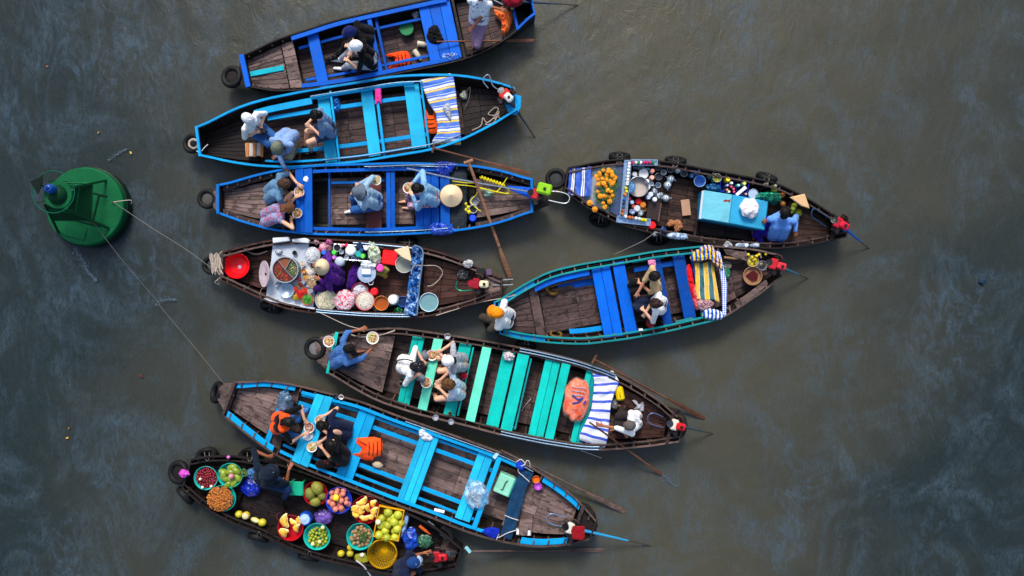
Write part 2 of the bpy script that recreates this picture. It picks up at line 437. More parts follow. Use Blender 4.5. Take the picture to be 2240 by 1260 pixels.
    b = MB(); b.prism([(-900, -900), (900, -900), (900, 900), (-900, 900)], -3.2, -3.0)
    o = part('river_bed', b, plain('#3b352a', .9, name='river_mud')); tag(o, kind='structure')
make_water()
def foam(label, pts, n_, spread, seed=0, rmax=.018):
    rs = random.Random(seed); b = MB(); path = smooth_path([P(*p, .03) for p in pts], 8)
    for i in range(n_*3):
        q = rs.random(); k = q*(len(path)-1); a = path[int(k)]; s_ = spread*(.4+.9*math.sin(math.pi*min(1, q*1.1+.1)))
        s_ *= 1.4 if i % 3 else .5; x = a.x+rs.gauss(0, s_); y = a.y+rs.gauss(0, s_*.8); r = rmax*.36*rs.random()**2+.0018
        b.ell((x, y, .035), (r*1.5, r, r*.35), 5, 3)
    o = part('river_foam', b, plain('#566a7c', .35, name='water_foam'), smooth=True); tag(o, label, 'foam', kind='stuff')
foam('pale foam trailing in the water below the green buoy', [(165, 545), (178, 565), (190, 590), (212, 615)], 330, .035, 1, .012)
foam('pale foam curl on the water above the green buoy', [(238, 350), (250, 342), (265, 332), (278, 326)], 110, .016, 2, .01)
foam('white splash where the mooring line meets the water', [(340, 668), (350, 658), (368, 655), (385, 656)], 130, .03, 3, .012)
foam('splash at the blade of the oar held by the man in white', [(1452, 1040), (1462, 1050), (1480, 1065)], 110, .04, 4, .012)
foam('faint foam in the water off the bow of the top boat', [(560, 105), (580, 95), (602, 76), (612, 70)], 60, .02, 5, .01)

# ------------------------------------------------------------------ boats
FLOOR_Z = .10
class Boat:
    def __init__(s, label, A, B, up, lo, hull, group='sampans moored together on the river', gz=.44, sheer=.08, taper=.24):
        s.gz = gz; s.taper = taper; s.sheer = sheer
        s.Apx, s.Bpx = A, B
        a, b = P(*A, gz), P(*B, gz); s.A = a; s.L = (b-a).length
        s.ex = (b-a).normalized(); s.ey = Vector((-s.ex.y, s.ex.x, 0)); s.th = math.atan2(s.ex.y, s.ex.x)
        s.root = thing('sampan_boat', label, 'boat', (a.x, a.y, 0), s.th, group)
        s.side = {}
        for sg, pts in ((1, up), (-1, lo)):
            q = []
            for p in pts:
                d = P(*p, gz)-a; q.append((d.dot(s.ex), abs(d.dot(s.ey))))
            q.sort(); s.side[sg] = (np.array([t[0] for t in q]), np.array([t[1] for t in q]))
        s.u0 = max(s.side[1][0][0], s.side[-1][0][0]); s.u1 = min(s.side[1][0][-1], s.side[-1][0][-1])
        s.hull_mat = hull; s.hull()
    def hw(s, u, sg):
        X, Y = s.side[sg]
        # smooth by averaging linear interpolation in a small window
        return float(np.mean([np.interp(u+d, X, Y) for d in (-.18, -.09, 0, .09, .18)]))
    def zg(s, u): return s.gz+s.sheer*abs(2*u/s.L-1)**2.4
    def shrink(s, z): return 1-s.taper*max(0, (s.gz-z))/s.gz
    def v(s, u, f, z, inset=0.0):
        sg = 1 if f >= 0 else -1
        return sg*max(.01, abs(f)*(s.hw(u, sg)*s.shrink(z))-inset)
    def U(s, x, z=.4):
        """pixel column on the centreline -> metres along the boat"""
        t = (x-s.Apx[0])/(s.Bpx[0]-s.Apx[0]); y = s.Apx[1]+t*(s.Bpx[1]-s.Apx[1])
        return (P(x, y, z)-s.A).dot(s.ex)
    def part(s, name, mb, mat, bevel=0, smooth=False, parent=None): return part(name, mb, mat, parent or s.root, bevel=bevel, smooth=smooth)
    def strip(s, mb, ulist, vin, vout, z0, z1):
        """box strip; vin/vout/z0/z1 are functions of u"""
        k = len(mb.v)
        for u in ulist:
            a, b, p, q = vin(u), vout(u), z0(u), z1(u)
            mb.v += [(u, a, p), (u, b, p), (u, b, q), (u, a, q)]
        n = len(ulist)
        for i in range(n-1):
            for j in range(4):
                mb.f.append((k+4*i+j, k+4*i+(j+1) % 4, k+4*i+4+(j+1) % 4, k+4*i+4+j))
        mb.f.append((k+3, k+2, k+1, k)); e = k+4*(n-1); mb.f.append((e, e+1, e+2, e+3))
    def hull(s):
        N = 44; b = MB(); us = np.linspace(s.u0, s.u1, N); t = .022
        for u in us:
            zg = s.zg(u); e = max(0, abs(2*(u-s.u0)/(s.u1-s.u0)-1)-.8)/.2; zb = -.16+.2*e*e; zi = zb+.045
            row = []
            for sg in (1, -1):
                W = s.hw(u, sg)
                row.append([(u, sg*W, zg), (u, sg*(W-t), zg), (u, sg*max(.02, W*.8-t), .08), (u, sg*max(.015, W*.62), zi)])
            o = []
            for sg, k in ((1, 0), (-1, 1)):
                W = s.hw(u, sg); o.append([(u, sg*W*1.0, zg-.02), (u, sg*W*.84, .08), (u, sg*W*.66, zb)])
            # ring: inner upper side down, across, inner lower side up, outer down, across, outer up
            b.v += row[0] + [(u, 0, zi)] + row[1][::-1] + o[1] + [(u, 0, zb-.02)] + o[0][::-1]
        M_ = 16
        for i in range(N-1):
            for j in range(M_-1):
                b.f.append((i*M_+j, i*M_+j+1, (i+1)*M_+j+1, (i+1)*M_+j))
            b.f.append((i*M_+M_-1, i*M_, (i+1)*M_, (i+1)*M_+M_-1))
        b.f.append(tuple(range(M_))[::-1]); b.f.append(tuple((N-1)*M_+j for j in range(M_)))
        s.part('hull', b, s.hull_mat)
    def rail(s, mat, inset=.0, width=.03, h=.03, dz=0.0, x0=None, x1=None, sides=(1, -1), name='gunwale_rail', z=None, n=30, ends=True):
        for sg in sides:
            u0 = s.u0+.01 if x0 is None else s.U(x0); u1 = s.u1-.01 if x1 is None else s.U(x1)
            b = MB(); us = np.linspace(u0, u1, n)
            zz = (lambda u: s.zg(u)+dz) if z is None else (lambda u: z)
            s.strip(b, us, lambda u: sg*(s.hw(u, sg)-inset-width), lambda u: sg*(s.hw(u, sg)-inset), lambda u: zz(u), lambda u: zz(u)+h)
            s.part(name, b, mat, bevel=.004)
    def pipe(s, mat, inset, r=.011, dz=.05, x0=None, x1=None, sides=(1, -1), name='awning_pipe', n=20):
        for sg in sides:
            us = np.linspace(s.U(x0), s.U(x1), n)
            s.part(name, MB().tube([(u, sg*(s.hw(u, sg)-inset), s.zg(u)+dz) for u in us], r, 8), mat, smooth=True)
    def ribs(s, mat, step=.2, width=.026, inner=.10, x0=None, x1=None, top=True, sides=(1, -1), dz=.0):
        u0 = s.u0+.12 if x0 is None else s.U(x0); u1 = s.u1-.1 if x1 is None else s.U(x1)
        for sg in sides:
            for i in range(int((u1-u0)/step)+1):
                u = u0+i*step+random.uniform(-.012, .012); W = s.hw(u, sg); zg = s.zg(u); b = MB()
                if W < .06: continue
                c = (W-.02)
                # sloping frame timber down the inside of the hull
                vs = []
                for uu in (u-width/2, u+width/2):
                    vs += [(uu, sg*(W-.024), zg), (uu, sg*(W-.024-.03), zg), (uu, sg*(W*.8-.05), .02), (uu, sg*(W*.8-.024), .02)]
                b.add(vs, [(0, 1, 2, 3), (7, 6, 5, 4), (0, 4, 5, 1), (1, 5, 6, 2), (2, 6, 7, 3), (3, 7, 4, 0)])
                if top: b.box((u, sg*(W-.02-inner/2), zg-.014+dz), (width, inner, .024))
                s.part('rib', b, mat)
    def end(s, mat, bow=True, h=.30, t=.03, off=.0, name='transom', dz=.02, zlow=.02, over=0.0):
        u = (s.u0+off) if bow else (s.u1-off)
        b = MB(); zg = s.zg(u)+dz; W1, W2 = s.hw(u, 1)+over, s.hw(u, -1)+over
        k = s.shrink(zlow)
        vs = []
        for uu in (u-t/2, u+t/2): vs += [(uu, W1-.004, zg), (uu, -W2+.004, zg), (uu, -W2*k+.01, zlow), (uu, W1*k-.01, zlow)]
        b.add(vs, [(0, 1, 2, 3), (7, 6, 5, 4), (0, 4, 5, 1), (1, 5, 6, 2), (2, 6, 7, 3), (3, 7, 4, 0)])
        s.part(name, b, mat, bevel=.004)
    def crossbar(s, x, mat, width=.04, h=.04, z=None, f0=1., f1=-1., name='cross_beam', skew=0):
        u = s.U(x); z = s.zg(u) if z is None else z
        b = MB(); a, c = s.v(u, f0, s.gz), s.v(u, f1, s.gz)
        b.box((u, (a+c)/2, z+h/2), (width, abs(a-c), h), rz=skew); s.part(name, b, mat, bevel=.005)
    def deck(s, x0, x1, n, z, mat, f0=.98, f1=-.98, seams=(), gap=.006, t=.02, fan=True, name='deck_plank', inset=.03, zj=.004, seg=3, zat=None, stop=.35):
        """lengthwise planks between pixel columns x0..x1; fan planks narrow with the hull"""
        xs = [x0]+list(seams)+[x1]
        for k in range(len(xs)-1):
            ua, ub = s.U(xs[k], z)+(.0 if k == 0 else gap*.6), s.U(xs[k+1], z)-gap*.3
            for j in range(n):
                fa = f0+(f1-f0)*j/n; fb = f0+(f1-f0)*(j+1)/n
                us = np.linspace(ua, ub, seg+1); b = MB(); dz = random.uniform(-zj, zj); e = random.uniform(-.006, .004)
                if fan:
                    fn = lambda u, f: (s.v(u, abs(f) and f, z, inset*abs(f)) if abs(f) > 1e-6 else 0.0)
                else:
                    um = (s.u0+s.u1)/2
                    Wt, Wb = s.v(um, 1, z, inset), s.v(um, -1, z, inset)
                    fn = lambda u, f: max(min(f*(Wt if f >= 0 else -Wb), s.v(u, 1, z, inset)), s.v(u, -1, z, inset))
                wmid = abs(fn(us[1], fa)-fn(us[1], fb))
                if wmid < .012: continue
                s.strip(b, us, lambda u: fn(u, fb)+gap/2, lambda u: fn(u, fa)-gap/2, lambda u: z-t+dz, lambda u: z+dz)
                s.part(name, b, mat, bevel=.0025)
    def bench(s, x0, x1, z, mats, n=2, f0=.93, f1=-.93, name='bench', t=.024, gap=.006, slant=0, legs=True, taperf=True, zj=.003, skew=0.):
        """thwart: a cross-seat of n boards laid side by side on two cleats"""
        ua, ub = s.U(x0, z), s.U(x1, z); um = (ua+ub)/2
        if not isinstance(mats, (list, tuple)): mats = [mats]*n
        b = MB(); va, vb = s.v(um, f0, s.gz), s.v(um, f1, s.gz)
        for vv in (va-.05, vb+.05): b.box((um, vv, z-t-.02), ((ub-ua)*.8, .03, .036))
        if legs:
            for vv in (va-.12, vb+.12): b.box((um, vv, (z-t-.04+FLOOR_Z)/2), (.03, .03, max(.02, z-t-.04-FLOOR_Z)))
        root = s.part(name, b, mats[0])
        for j in range(n):
            p0 = ua+(ub-ua)*j/n+(gap/2 if j else 0); p1 = ua+(ub-ua)*(j+1)/n-(gap/2 if j < n-1 else 0)
            dz = random.uniform(-zj, zj); vs = []
            e0, e1 = random.uniform(-.01, .01), random.uniform(-.01, .01)
            for zz in (z-t+dz, z+dz):
                for (u, f, e) in ((p0, f0, e0), (p1, f0, e0), (p1, f1, e1), (p0, f1, e1)):
                    vv = s.v(u, f, s.gz)+e; vs.append((u+skew*vv, vv, zz))
            q = MB().add(vs, [(3, 2, 1, 0), (4, 5, 6, 7), (0, 1, 5, 4), (1, 2, 6, 5), (2, 3, 7, 6), (3, 0, 4, 7)])
            s.part('bench_board', q, mats[j % len(mats)], bevel=.005, parent=root)
        return root
    def stringer(s, x0, x1, f, z, mat, width=.045, h=.03, name='stringer', n=8, inset=None):
        b = MB(); us = np.linspace(s.U(x0, z), s.U(x1, z), n)
        c = (lambda u: s.v(u, f, z)) if inset is None else (lambda u: math.copysign(s.hw(u, 1 if f > 0 else -1)-inset, f))
        s.strip(b, us, lambda u: c(u)-width/2, lambda u: c(u)+width/2, lambda u: z, lambda u: z+h)
        s.part(name, b, mat, bevel=.004)
    def loc(s, x, y, z):
        """photo pixel at height z -> boat-local coordinates"""
        d = P(x, y, z)-s.A; return (d.dot(s.ex), d.dot(s.ey), z)
    def slab(s, pts, z, mat, t=.02, name='board', bevel=.004):
        s.part(name, MB().prism([s.loc(x, y, z)[:2] for x, y in pts], z-t, z), mat, bevel=bevel)
    def panel_pieces(s, pts4, z, mat, n, t=.02, name='board', gap=.005, along=0):
        """quad in pixels (a,b,c,d) split into n boards between edge ab and dc"""
        a, b_, c, d = [Vector(s.loc(x, y, z)[:2]) for x, y in pts4]
        for i in range(n):
            p0, p1 = a.lerp(b_, i/n), a.lerp(b_, (i+1)/n); q0, q1 = d.lerp(c, i/n), d.lerp(c, (i+1)/n)
            g = gap/2/max(.01, (p1-p0).length)
            if i: p0 = p0.lerp(p1, g); q0 = q0.lerp(q1, g)
            if i < n-1: p1 = p1.lerp(p0, g); q1 = q1.lerp(q0, g)
            dz = random.uniform(-.003, .003)
            s.part(name, MB().prism([tuple(p0), tuple(p1), tuple(q1), tuple(q0)], z-t+dz, z+dz), mat, bevel=.003)
# ------------------------------------------------------------------ generic items
def tyre(x, y, z, rpx, label, normal=(0, 0, 1), group='old tyres hung as fenders', ratio=.38, spin=0., hub=None, yellow=False):
    r = rpx*mpp(z); rm = r*(1-ratio*.62); wr = r*ratio*.62; b = MB(); N, M_ = 44, 12
    for i in range(N):
        a = 2*math.pi*i/N
        for j in range(M_):
            p = 2*math.pi*j/M_; cs, sn = math.cos(p), math.sin(p)
            tread = .010 if (cs > .45 and i % 2) else 0
            rr = rm+wr*(math.copysign(abs(cs)**.75, cs))-tread; zz = wr*1.15*math.copysign(abs(sn)**.8, sn)
            b.v.append((rr*math.cos(a), rr*math.sin(a), zz))
    for i in range(N):
        for j in range(M_):
            i2, j2 = (i+1) % N, (j+1) % M_; b.f.append((i*M_+j, i2*M_+j, i2*M_+j2, i*M_+j2))
    q = Vector(normal).normalized().to_track_quat('Z', 'Y').to_euler()
    m = plain('#6e5420', .6, name='yellow_float_rubber') if yellow else rubber()
    if hub:
        t = thing('tyre', label, 'tyre', P(x, y, z), 0, group); t.rotation_euler = q
        part('rubber_ring', b, m, t, smooth=True)
        h = MB().lathe([(0, wr*.4), (rm*.45, wr*.5), (rm-wr*.55, wr*.15), (rm-wr*.6, -wr*.4), (0, -wr*.5)], 22, jit=.08)
        part('filling', h, plain(hub, .8, var=.4, name='dirty_filling'), t, smooth=True); return t
    return single('tyre', label, 'tyre', b, m, P(x, y, z), group=group, rot=q, smooth=True)
def rope(pts, r, mat, label, name='rope', n=6, cat='rope', group=None):
    """pts: pixel x,y,z"""
    w_ = smooth_path([P(*p) for p in pts], n); o0 = w_[0].copy()
    return single(name, label, cat, MB().tube([p-o0 for p in w_], r, 6), mat, o0, smooth=True, group=group)
def shape_at(x, y, z, pts, zz=None):
    """pixel outline -> local xy around P(x,y,z)"""
    c = P(x, y, z); return [((P(a, b, z)-c).x, (P(a, b, z)-c).y) for a, b in pts]
def slabthing(name, label, cat, pts, z, t, mat, group=None, bevel=.004, boards=0, matb=None):
    x = sum(p[0] for p in pts)/len(pts); y = sum(p[1] for p in pts)/len(pts)
    return single(name, label, cat, MB().prism(shape_at(x, y, z, pts), 0, t), mat, P(x, y, z-t), bevel=bevel, group=group)
def vessel(name, label, cat, x, y, z, rpx, h, wall, mat, r2=.72, group=None, fill=None, fz=.75, rimmat=None, dome=0, seg=36, handle=None, ridge=True, loose=None, tilt=None):
    """open bowl/basin/bucket. z = rim height; fill=(material,name); returns root"""
    r = rpx*mpp(z); rb = r*r2; loc = P(x, y, z); loc.z = z-h
    t = thing(name, label, cat, loc, 0, group)
    prof = [(0, 0), (rb, 0), (r-.004, h-.012), (r, h-.012), (r, h), (r-wall, h), (rb-wall*.8, wall), (0, wall)]
    if ridge: prof = [(0, 0), (rb, 0), (rb+(r-rb)*.5-.003, h*.5), (rb+(r-rb)*.5+.001, h*.52), (r-.006, h-.014), (r, h-.013), (r+.001, h-.002), (r-.004, h), (r-wall, h-.004), (rb-wall*.7, wall+.004), (0, wall)]
    part('bowl_shell' if 'bowl' in name else 'shell', MB().lathe(prof, seg), mat, t, smooth=True)
    if rimmat is not None: part('rim', MB().tube([(r*math.cos(2*math.pi*i/seg), r*math.sin(2*math.pi*i/seg), h) for i in range(seg)], wall*.7, 6, closed=True), rimmat, t, smooth=True)
    if fill:
        rf = rb+(r-rb)*fz-wall; zf = h*fz; m, nm = fill
        rings = 7; b = MB(); b.v.append((0, 0, zf+dome))
        for k in range(1, rings+1):
            q = k/rings
            for i in range(28):
                a = 2*math.pi*i/28; rr = rf*q; zz = zf+dome*(1-q*q)
                if dome: zz += .02*mn.noise((rr*math.cos(a)*22, rr*math.sin(a)*22, x))*min(1, (1-q)*3+.2)
                b.v.append((rr*math.cos(a), rr*math.sin(a), zz))
        for i in range(28): b.f.append((0, 1+i, 1+(i+1) % 28))
        for k in range(rings-1):
            for i in range(28): b.f.append((1+k*28+i, 1+(k+1)*28+i, 1+(k+1)*28+(i+1) % 28, 1+k*28+(i+1) % 28))
        part(nm, b, m, t, smooth=True)
    if handle:
        ang, col = handle; d = Vector((math.cos(ang), math.sin(ang))); n_ = Vector((-d.y, d.x))
        pts = [(n_.x*r*1.0*math.cos(q)+d.x*r*1.05*math.sin(q), n_.y*r*math.cos(q)+d.y*r*1.05*math.sin(q), h-.005-.03*math.sin(q)) for q in np.linspace(0, math.pi, 14)]
        part('handle', MB().tube(pts, .004, 5), plain(col, .3, metal=.6, name='wire'), t, smooth=True)
    if tilt: t.rotation_euler = tilt
    return t
def scatter_bits(root, name, r, z, n, mat, size, seed=0, kind='stuff', elong=2.5, cx=0, cy=0, dz=.01, dome=0):
    rs = random.Random(seed); b = MB()
    for i in range(n):
        a = rs.random()*6.283; q = r*math.sqrt(rs.random()); th = rs.random()*6.283; s_ = size*(.6+.8*rs.random())
        zz = z+rs.random()*dz+dome*(1-(q/r)**2)
        b.box((cx+q*math.cos(a), cy+q*math.sin(a), zz), (s_*elong, s_, s_*.6), rz=th, rx=rs.uniform(-.6, .6), ry=rs.uniform(-.5, .5))
    o = part(name, b, mat, root); tag(o, kind=kind); return o
def strands(root, name, r, z, n, mat, rad=.003, seed=0, dome=0.01, length=.09):
    rs = random.Random(seed); b = MB()
    for i in range(n):
        a = rs.random()*6.283; q = (r-length*.3)*math.sqrt(rs.random()); th = rs.random()*6.283; cur = rs.uniform(-3, 3); pts = []
        x, y = q*math.cos(a), q*math.sin(a)
        for k in range(5):
            rr = math.hypot(x, y)
            if rr > r*.97: x *= r*.97/rr; y *= r*.97/rr
            pts.append((x, y, z+dome*(1-min(1, rr/r)**2)+.006*rs.random())); x += math.cos(th)*length/4; y += math.sin(th)*length/4; th += cur*.25
        b.tube(pts, rad, 4)
    o = part(name, b, mat, root, smooth=True); tag(o, kind='stuff'); return o
def noodle_bowl(x, y, z, rpx, label, cols=('#c9a15c', '#b5442a', '#e3d6b0'), soup='#a8602a', seed=0, spoon=None, bits=True):
    t = vessel('noodle_bowl', label, 'bowl', x, y, z, rpx, .065, .005, plain('#e9e9ec', .2, name='white_ceramic'), r2=.5,
               group='white bowls of noodle soup', fill=(plain(soup, .18, name='soup_broth', var=.3), 'broth'), fz=.78, ridge=False, seg=28)
    r = rpx*mpp(z)*.80
    strands(t, 'noodles', r*.92, .05, 26, plain(cols[2], .4, name='noodle'), .0035, seed)
    if bits:
        scatter_bits(t, 'meat_pieces', r*.8, .055, 12, plain(cols[1], .4, name='red_meat'), .012, seed+1, elong=1.7)
        scatter_bits(t, 'herbs', r*.8, .057, 12, plain('#4f7a2a', .5, name='green_herb'), .008, seed+2)
        scatter_bits(t, 'toppings', r*.8, .057, 9, plain(cols[0], .4, name='fried_topping'), .011, seed+3)
    if spoon is not None:
        a = spoon; d = (math.cos(a), math.sin(a))
        b = MB().tube([(d[0]*r*.2, d[1]*r*.2, .056), (d[0]*r*.9, d[1]*r*.9, .07), (d[0]*r*1.5, d[1]*r*1.5, .09)], .004, 5); b.ell((d[0]*r*.2, d[1]*r*.2, .056), (.018, .013, .006), 8, 6)
        part('spoon', b, plain('#7d8288', .25, metal=.9, name='steel'), t, smooth=True)
    return t
def bag(name, label, cat, x, y, z, sx, sy, sz, mat, rz=0, seed=0, jit=.35, knot=True, group=None, js=2.2):
    b = MB().ell((0, 0, sz*.5), (sx, sy, sz*.5), 40, 26, jit=jit, seed=seed, js=js)
    # creases
    out = []
    for p in b.v:
        q = Vector(p); k = 1.04-.16*abs(mn.noise(q*13+Vector((seed, 0, 0))))-.10*abs(mn.noise(q*29+Vector((seed, 5, 0)))); out.append((q.x*k, q.y*k, max(0, q.z*k)))
    b.v = out
    if knot: b.cap((sx*.2, sy*.1, sz*.9), (sx*.45, sy*.2, sz*1.25), .02, .035, 8)
    return single(name, label, cat, b, mat, (*P(x, y, z)[:2], z), rz=rz, group=group, smooth=True)
def crumple(name, label, cat, pts, z, h, mat, seed=0, group=None, folds=14., kind=None):
    """loosely heaped cloth filling a pixel outline"""
    cx = sum(p[0] for p in pts)/len(pts); cy = sum(p[1] for p in pts)/len(pts)
    o0 = P(cx, cy, z); ring = smooth_path([P(a, b, z)-o0 for a, b in pts], 8, True); N = len(ring); b = MB(); K = 13
    ring = [p*(1+.13*mn.noise(p*26+Vector((seed, 3, 1)))) for p in ring]
    b.v.append((0, 0, h))
    for k in range(1, K+1):
        q = k/K
        for i in range(N):
            p = ring[i]*q; f = 1-2.0*abs(mn.noise((p.x*folds+seed, p.y*folds*.75, seed*1.7))); g = 1-2.0*abs(mn.noise((p.x*folds*2.1+seed, p.y*folds*1.7, seed)))
            b.v.append((p.x, p.y, (h*(1-q**4)*(.35+.55*f+.35*g)+.004) if k < K else -.006))
    for i in range(N): b.f.append((0, 1+i, 1+(i+1) % N))
    for k in range(K-1):
        for i in range(N): b.f.append((1+k*N+i, 1+(k+1)*N+i, 1+(k+1)*N+(i+1) % N, 1+k*N+(i+1) % N))
    return single(name, label, cat, b, mat, o0, group=group, smooth=True)
def sheetcloth(name, label, cat, left, right, z, mat, nu=40, nv=16, wave=.018, rotp=0, seed=0, drape=None, group=None, uvdir='v'):
    """tarpaulin between two pixel polylines (left, right), both running from the image top down. UV in metres along the polylines."""
    def samp(pl, t):
        pl2 = [Vector((p[0], p[1], p[2] if len(p) > 2 else z)) for p in pl]; d = [0]
        for i in range(1, len(pl2)): d.append(d[-1]+(pl2[i].xy-pl2[i-1].xy).length)
        q = t*d[-1]
        for i in range(1, len(pl2)):
            if q <= d[i]+1e-9:
                k = (q-d[i-1])/max(1e-9, d[i]-d[i-1]); return pl2[i-1].lerp(pl2[i], k)
        return pl2[-1]
    cx = left[len(left)//2][0]; cy = left[len(left)//2][1]; o0 = P(cx, cy, z); b = MB(); uvs = []
    Lr = sum(((Vector(left[i+1][:2])-Vector(left[i][:2])).length for i in range(len(left)-1)))*mpp(z)
    for i in range(nu+1):
        for j in range(nv+1):
            u, v = i/nu, j/nv; a = samp(left, u); c = samp(right, u); p = a.lerp(c, v)
            wv = wave*(mn.noise((u*9+seed, v*2.2, seed))+.6*mn.noise((u*25+seed, v*5, 3.3))+.35*mn.noise((u*50, v*16+seed, 1.3)))
            q = P(p.x, p.y, p.z+wv)-o0
            if drape: q.z -= drape*max(0, (abs(u-.5)-.43)/.07)
            b.v.append(tuple(q)); uvs.append((u*Lr+.012*mn.noise((u*8, v*3, seed)), v*Lr*.4))
    for i in range(nu):
        for j in range(nv):
            a = i*(nv+1)+j; b.f.append((a, a+1, a+nv+2, a+nv+1))
    return single(name, label, cat, b, mat, o0, smooth=True, uvs=uvs, group=group, solid=.004)
def con_hat(x, y, z, rpx, label, tilt=None, h=.16, group='woven conical hats'):
    r = rpx*mpp(z); b = MB().lathe([(0, h), (r*.5, h*.52), (r, 0), (r-.006, -.003), (r*.5, h*.48), (0, h-.008)], 32)
    t = thing('conical_hat', label, 'hat', P(x, y, z), 0, group); part('brim_cone', b, straw(), t, smooth=True)
    part('rim', MB().tube([(r*math.cos(2*math.pi*i/32), r*math.sin(2*math.pi*i/32), 0) for i in range(32)], .004, 5, closed=True), plain('#b08a55', .6, name='cane'), t)
    if tilt: t.rotation_euler = tilt
    return t
def oar(pts, label, mat, blade=.36, r=.017, wide=.055, tee=True, group='wooden oars', zz=(.6, .05), lens=None):
    p0, p1 = P(pts[0][0], pts[0][1], zz[0]), P(pts[1][0], pts[1][1], zz[1]); d = p1-p0; L = d.length; d.normalize()
    s_ = d.cross(Vector((0, 0, 1))).normalized(); up = s_.cross(d)
    t = thing('oar', label, 'oar', p0, 0, group); n = 10
    sh = MB().tube([d*(L*(1-blade)*i/n)+Vector((0, 0, .004*mn.noise((i*.6, 1, L)))) for i in range(n+1)], [r*(1+.15*i/n) for i in range(n+1)], 8)
    part('shaft', sh, mat, t, smooth=True)
    b = MB(); k0 = L*(1-blade)
    for i in range(7):
        q = i/6; w_ = wide*(.35+.65*min(1, q*2.2))*(1 if q < .9 else .8); c = d*(k0-.03+(L-k0+.03)*q); th = .012*(1-.5*q)
        b.v += [tuple(c+s_*w_+up*th*.3), tuple(c+up*th), tuple(c-s_*w_+up*th*.3), tuple(c-s_*w_-up*th*.3), tuple(c-up*th), tuple(c+s_*w_-up*th*.3)]
    for i in range(6):
        for j in range(6): b.f.append((i*6+j, i*6+(j+1) % 6, i*6+6+(j+1) % 6, i*6+6+j))
    b.f.append((5, 4, 3, 2, 1, 0)); b.f.append(tuple(36+j for j in range(6)))
    part('blade', b, mat, t)
    if tee: part('grip', MB().tube([s_*-.085, s_*.085], r*1.25, 8), mat, t, smooth=True)
    return t
def engine(x, y, ang, z, label, main, tank, shaft=None, handle=None, tank_off=(-.0, .0), starter='#1b1d20', shaft_col='#3d4a55', sides='#202327', group='long-tail boat engines', size=1., cover=None, handle_col='#c9ccd0', tank_size=(.17, .13), muffler=(.02, .14)):
    """small air-cooled long-tail engine. ang = heading of shaft in photo degrees (0 right, 90 down)"""
    a = R(-ang); t = thing('boat_engine', label, 'engine', P(x, y, z), a, group); s_ = size
    dk = plain(sides, .45, name='engine_casting', metal=.3)
    part('crankcase', MB().box((0, 0, .05*s_), (.2*s_, .17*s_, .16*s_)), dk, t, bevel=.02)
    b = MB(); 
    for i in range(6): b.box((-.03*s_, -.11*s_-.005, .02+i*.018), (.1*s_, .09*s_, .008))
    part('cooling_fins', b, dk, t)
    part('shroud', MB().box((-.05*s_, 0, .13*s_), (.13*s_, .2*s_, .1*s_)), plain(main, .4, var=.3, name='engine_enamel'), t, bevel=.022)
    part('fuel_tank', MB().box((.055*s_+tank_off[0], tank_off[1], .185*s_), (tank_size[0]*s_, tank_size[1]*s_, .1*s_)), plain(tank, .36, var=.25, name='tank_enamel'), t, bevel=.028)
    part('fuel_cap', MB().lathe([(0, .022), (.026*s_, .02), (.028*s_, 0), (0, 0)], 16, c=(.06*s_+tank_off[0], tank_off[1], .235*s_)), plain('#14161a', .4, name='black_cap'), t, smooth=True)
    st = MB().lathe([(0, .02), (.03, .022), (.04, .008), (.062, .012), (.066, -.01), (0, -.01)], 20)
    part('recoil_starter', st, plain(starter, .35, name='starter_enamel'), t, smooth=True, loc=(-.135*s_, 0, .15*s_), rot=(0, R(-25), 0), scale=s_)
    part('muffler', MB().box((muffler[0]*s_, muffler[1]*s_, .12*s_), (.12*s_, .07*s_, .09*s_)), plain('#2b2626', .7, metal=.4, name='muffler_steel'), t, bevel=.012)
    part('air_filter', MB().lathe([(0, .1), (.04, .1), (.045, .09), (.045, 0), (0, 0)], 16, c=(-.0*s_, -.15*s_, .08*s_)), plain('#111317', .5, name='air_filter_plastic'), t, smooth=True)
    part('exhaust_pipe', MB().tube([(.04*s_, .09*s_, .1*s_), (.07*s_, .13*s_, .17*s_), (.02*s_, .17*s_, .19*s_), (-.07*s_, .18*s_, .17*s_)], .013*s_, 7), plain('#4a3028', .75, var=.4, name='rusty_pipe'), t, smooth=True)
    part('fuel_hose', MB().tube([(.05*s_, -.07*s_, .17*s_), (.0, -.13*s_, .19*s_), (-.06*s_, -.12*s_, .12*s_)], .006, 5), dk, t, smooth=True)
    part('throttle_cable', MB().tube([(-.1*s_, .05*s_, .17*s_), (-.2*s_, .10*s_, .16*s_), (-.27*s_, .04*s_, .08*s_)], .005, 5), dk, t, smooth=True)
    inv = Matrix.Rotation(-a, 3, 'Z'); o0 = P(x, y, z)
    if shaft:
        e = inv @ (P(shaft[0], shaft[1], -.05)-o0); st0 = Vector((.1*s_, 0, .06))
        part('drive_shaft', MB().tube([st0, st0.lerp(e, .3), st0.lerp(e, .62)], [.03*s_, .024*s_, .016], 8), plain(shaft_col, .4, metal=.2, name='shaft_paint'), t, smooth=True)
        part('shaft_tip', MB().tube([st0.lerp(e, .6), st0.lerp(e, .9), e], [.013, .010, .008], 7), plain('#4a3f3a', .6, metal=.4, name='rusty_shaft'), t, smooth=True)
        part('mounting_bracket', MB().box((.1*s_, 0, .0), (.16*s_, .09*s_, .05)), plain(shaft_col, .5, name='bracket_paint'), t, bevel=.008)
    if handle:
        pts = [inv @ (P(px, py, pz)-o0) for px, py, pz in handle]
        part('tiller_handle', MB().tube(smooth_path(pts, 6), .011, 8), plain(handle_col, .25, metal=.6, name='handle_tube'), t, smooth=True)
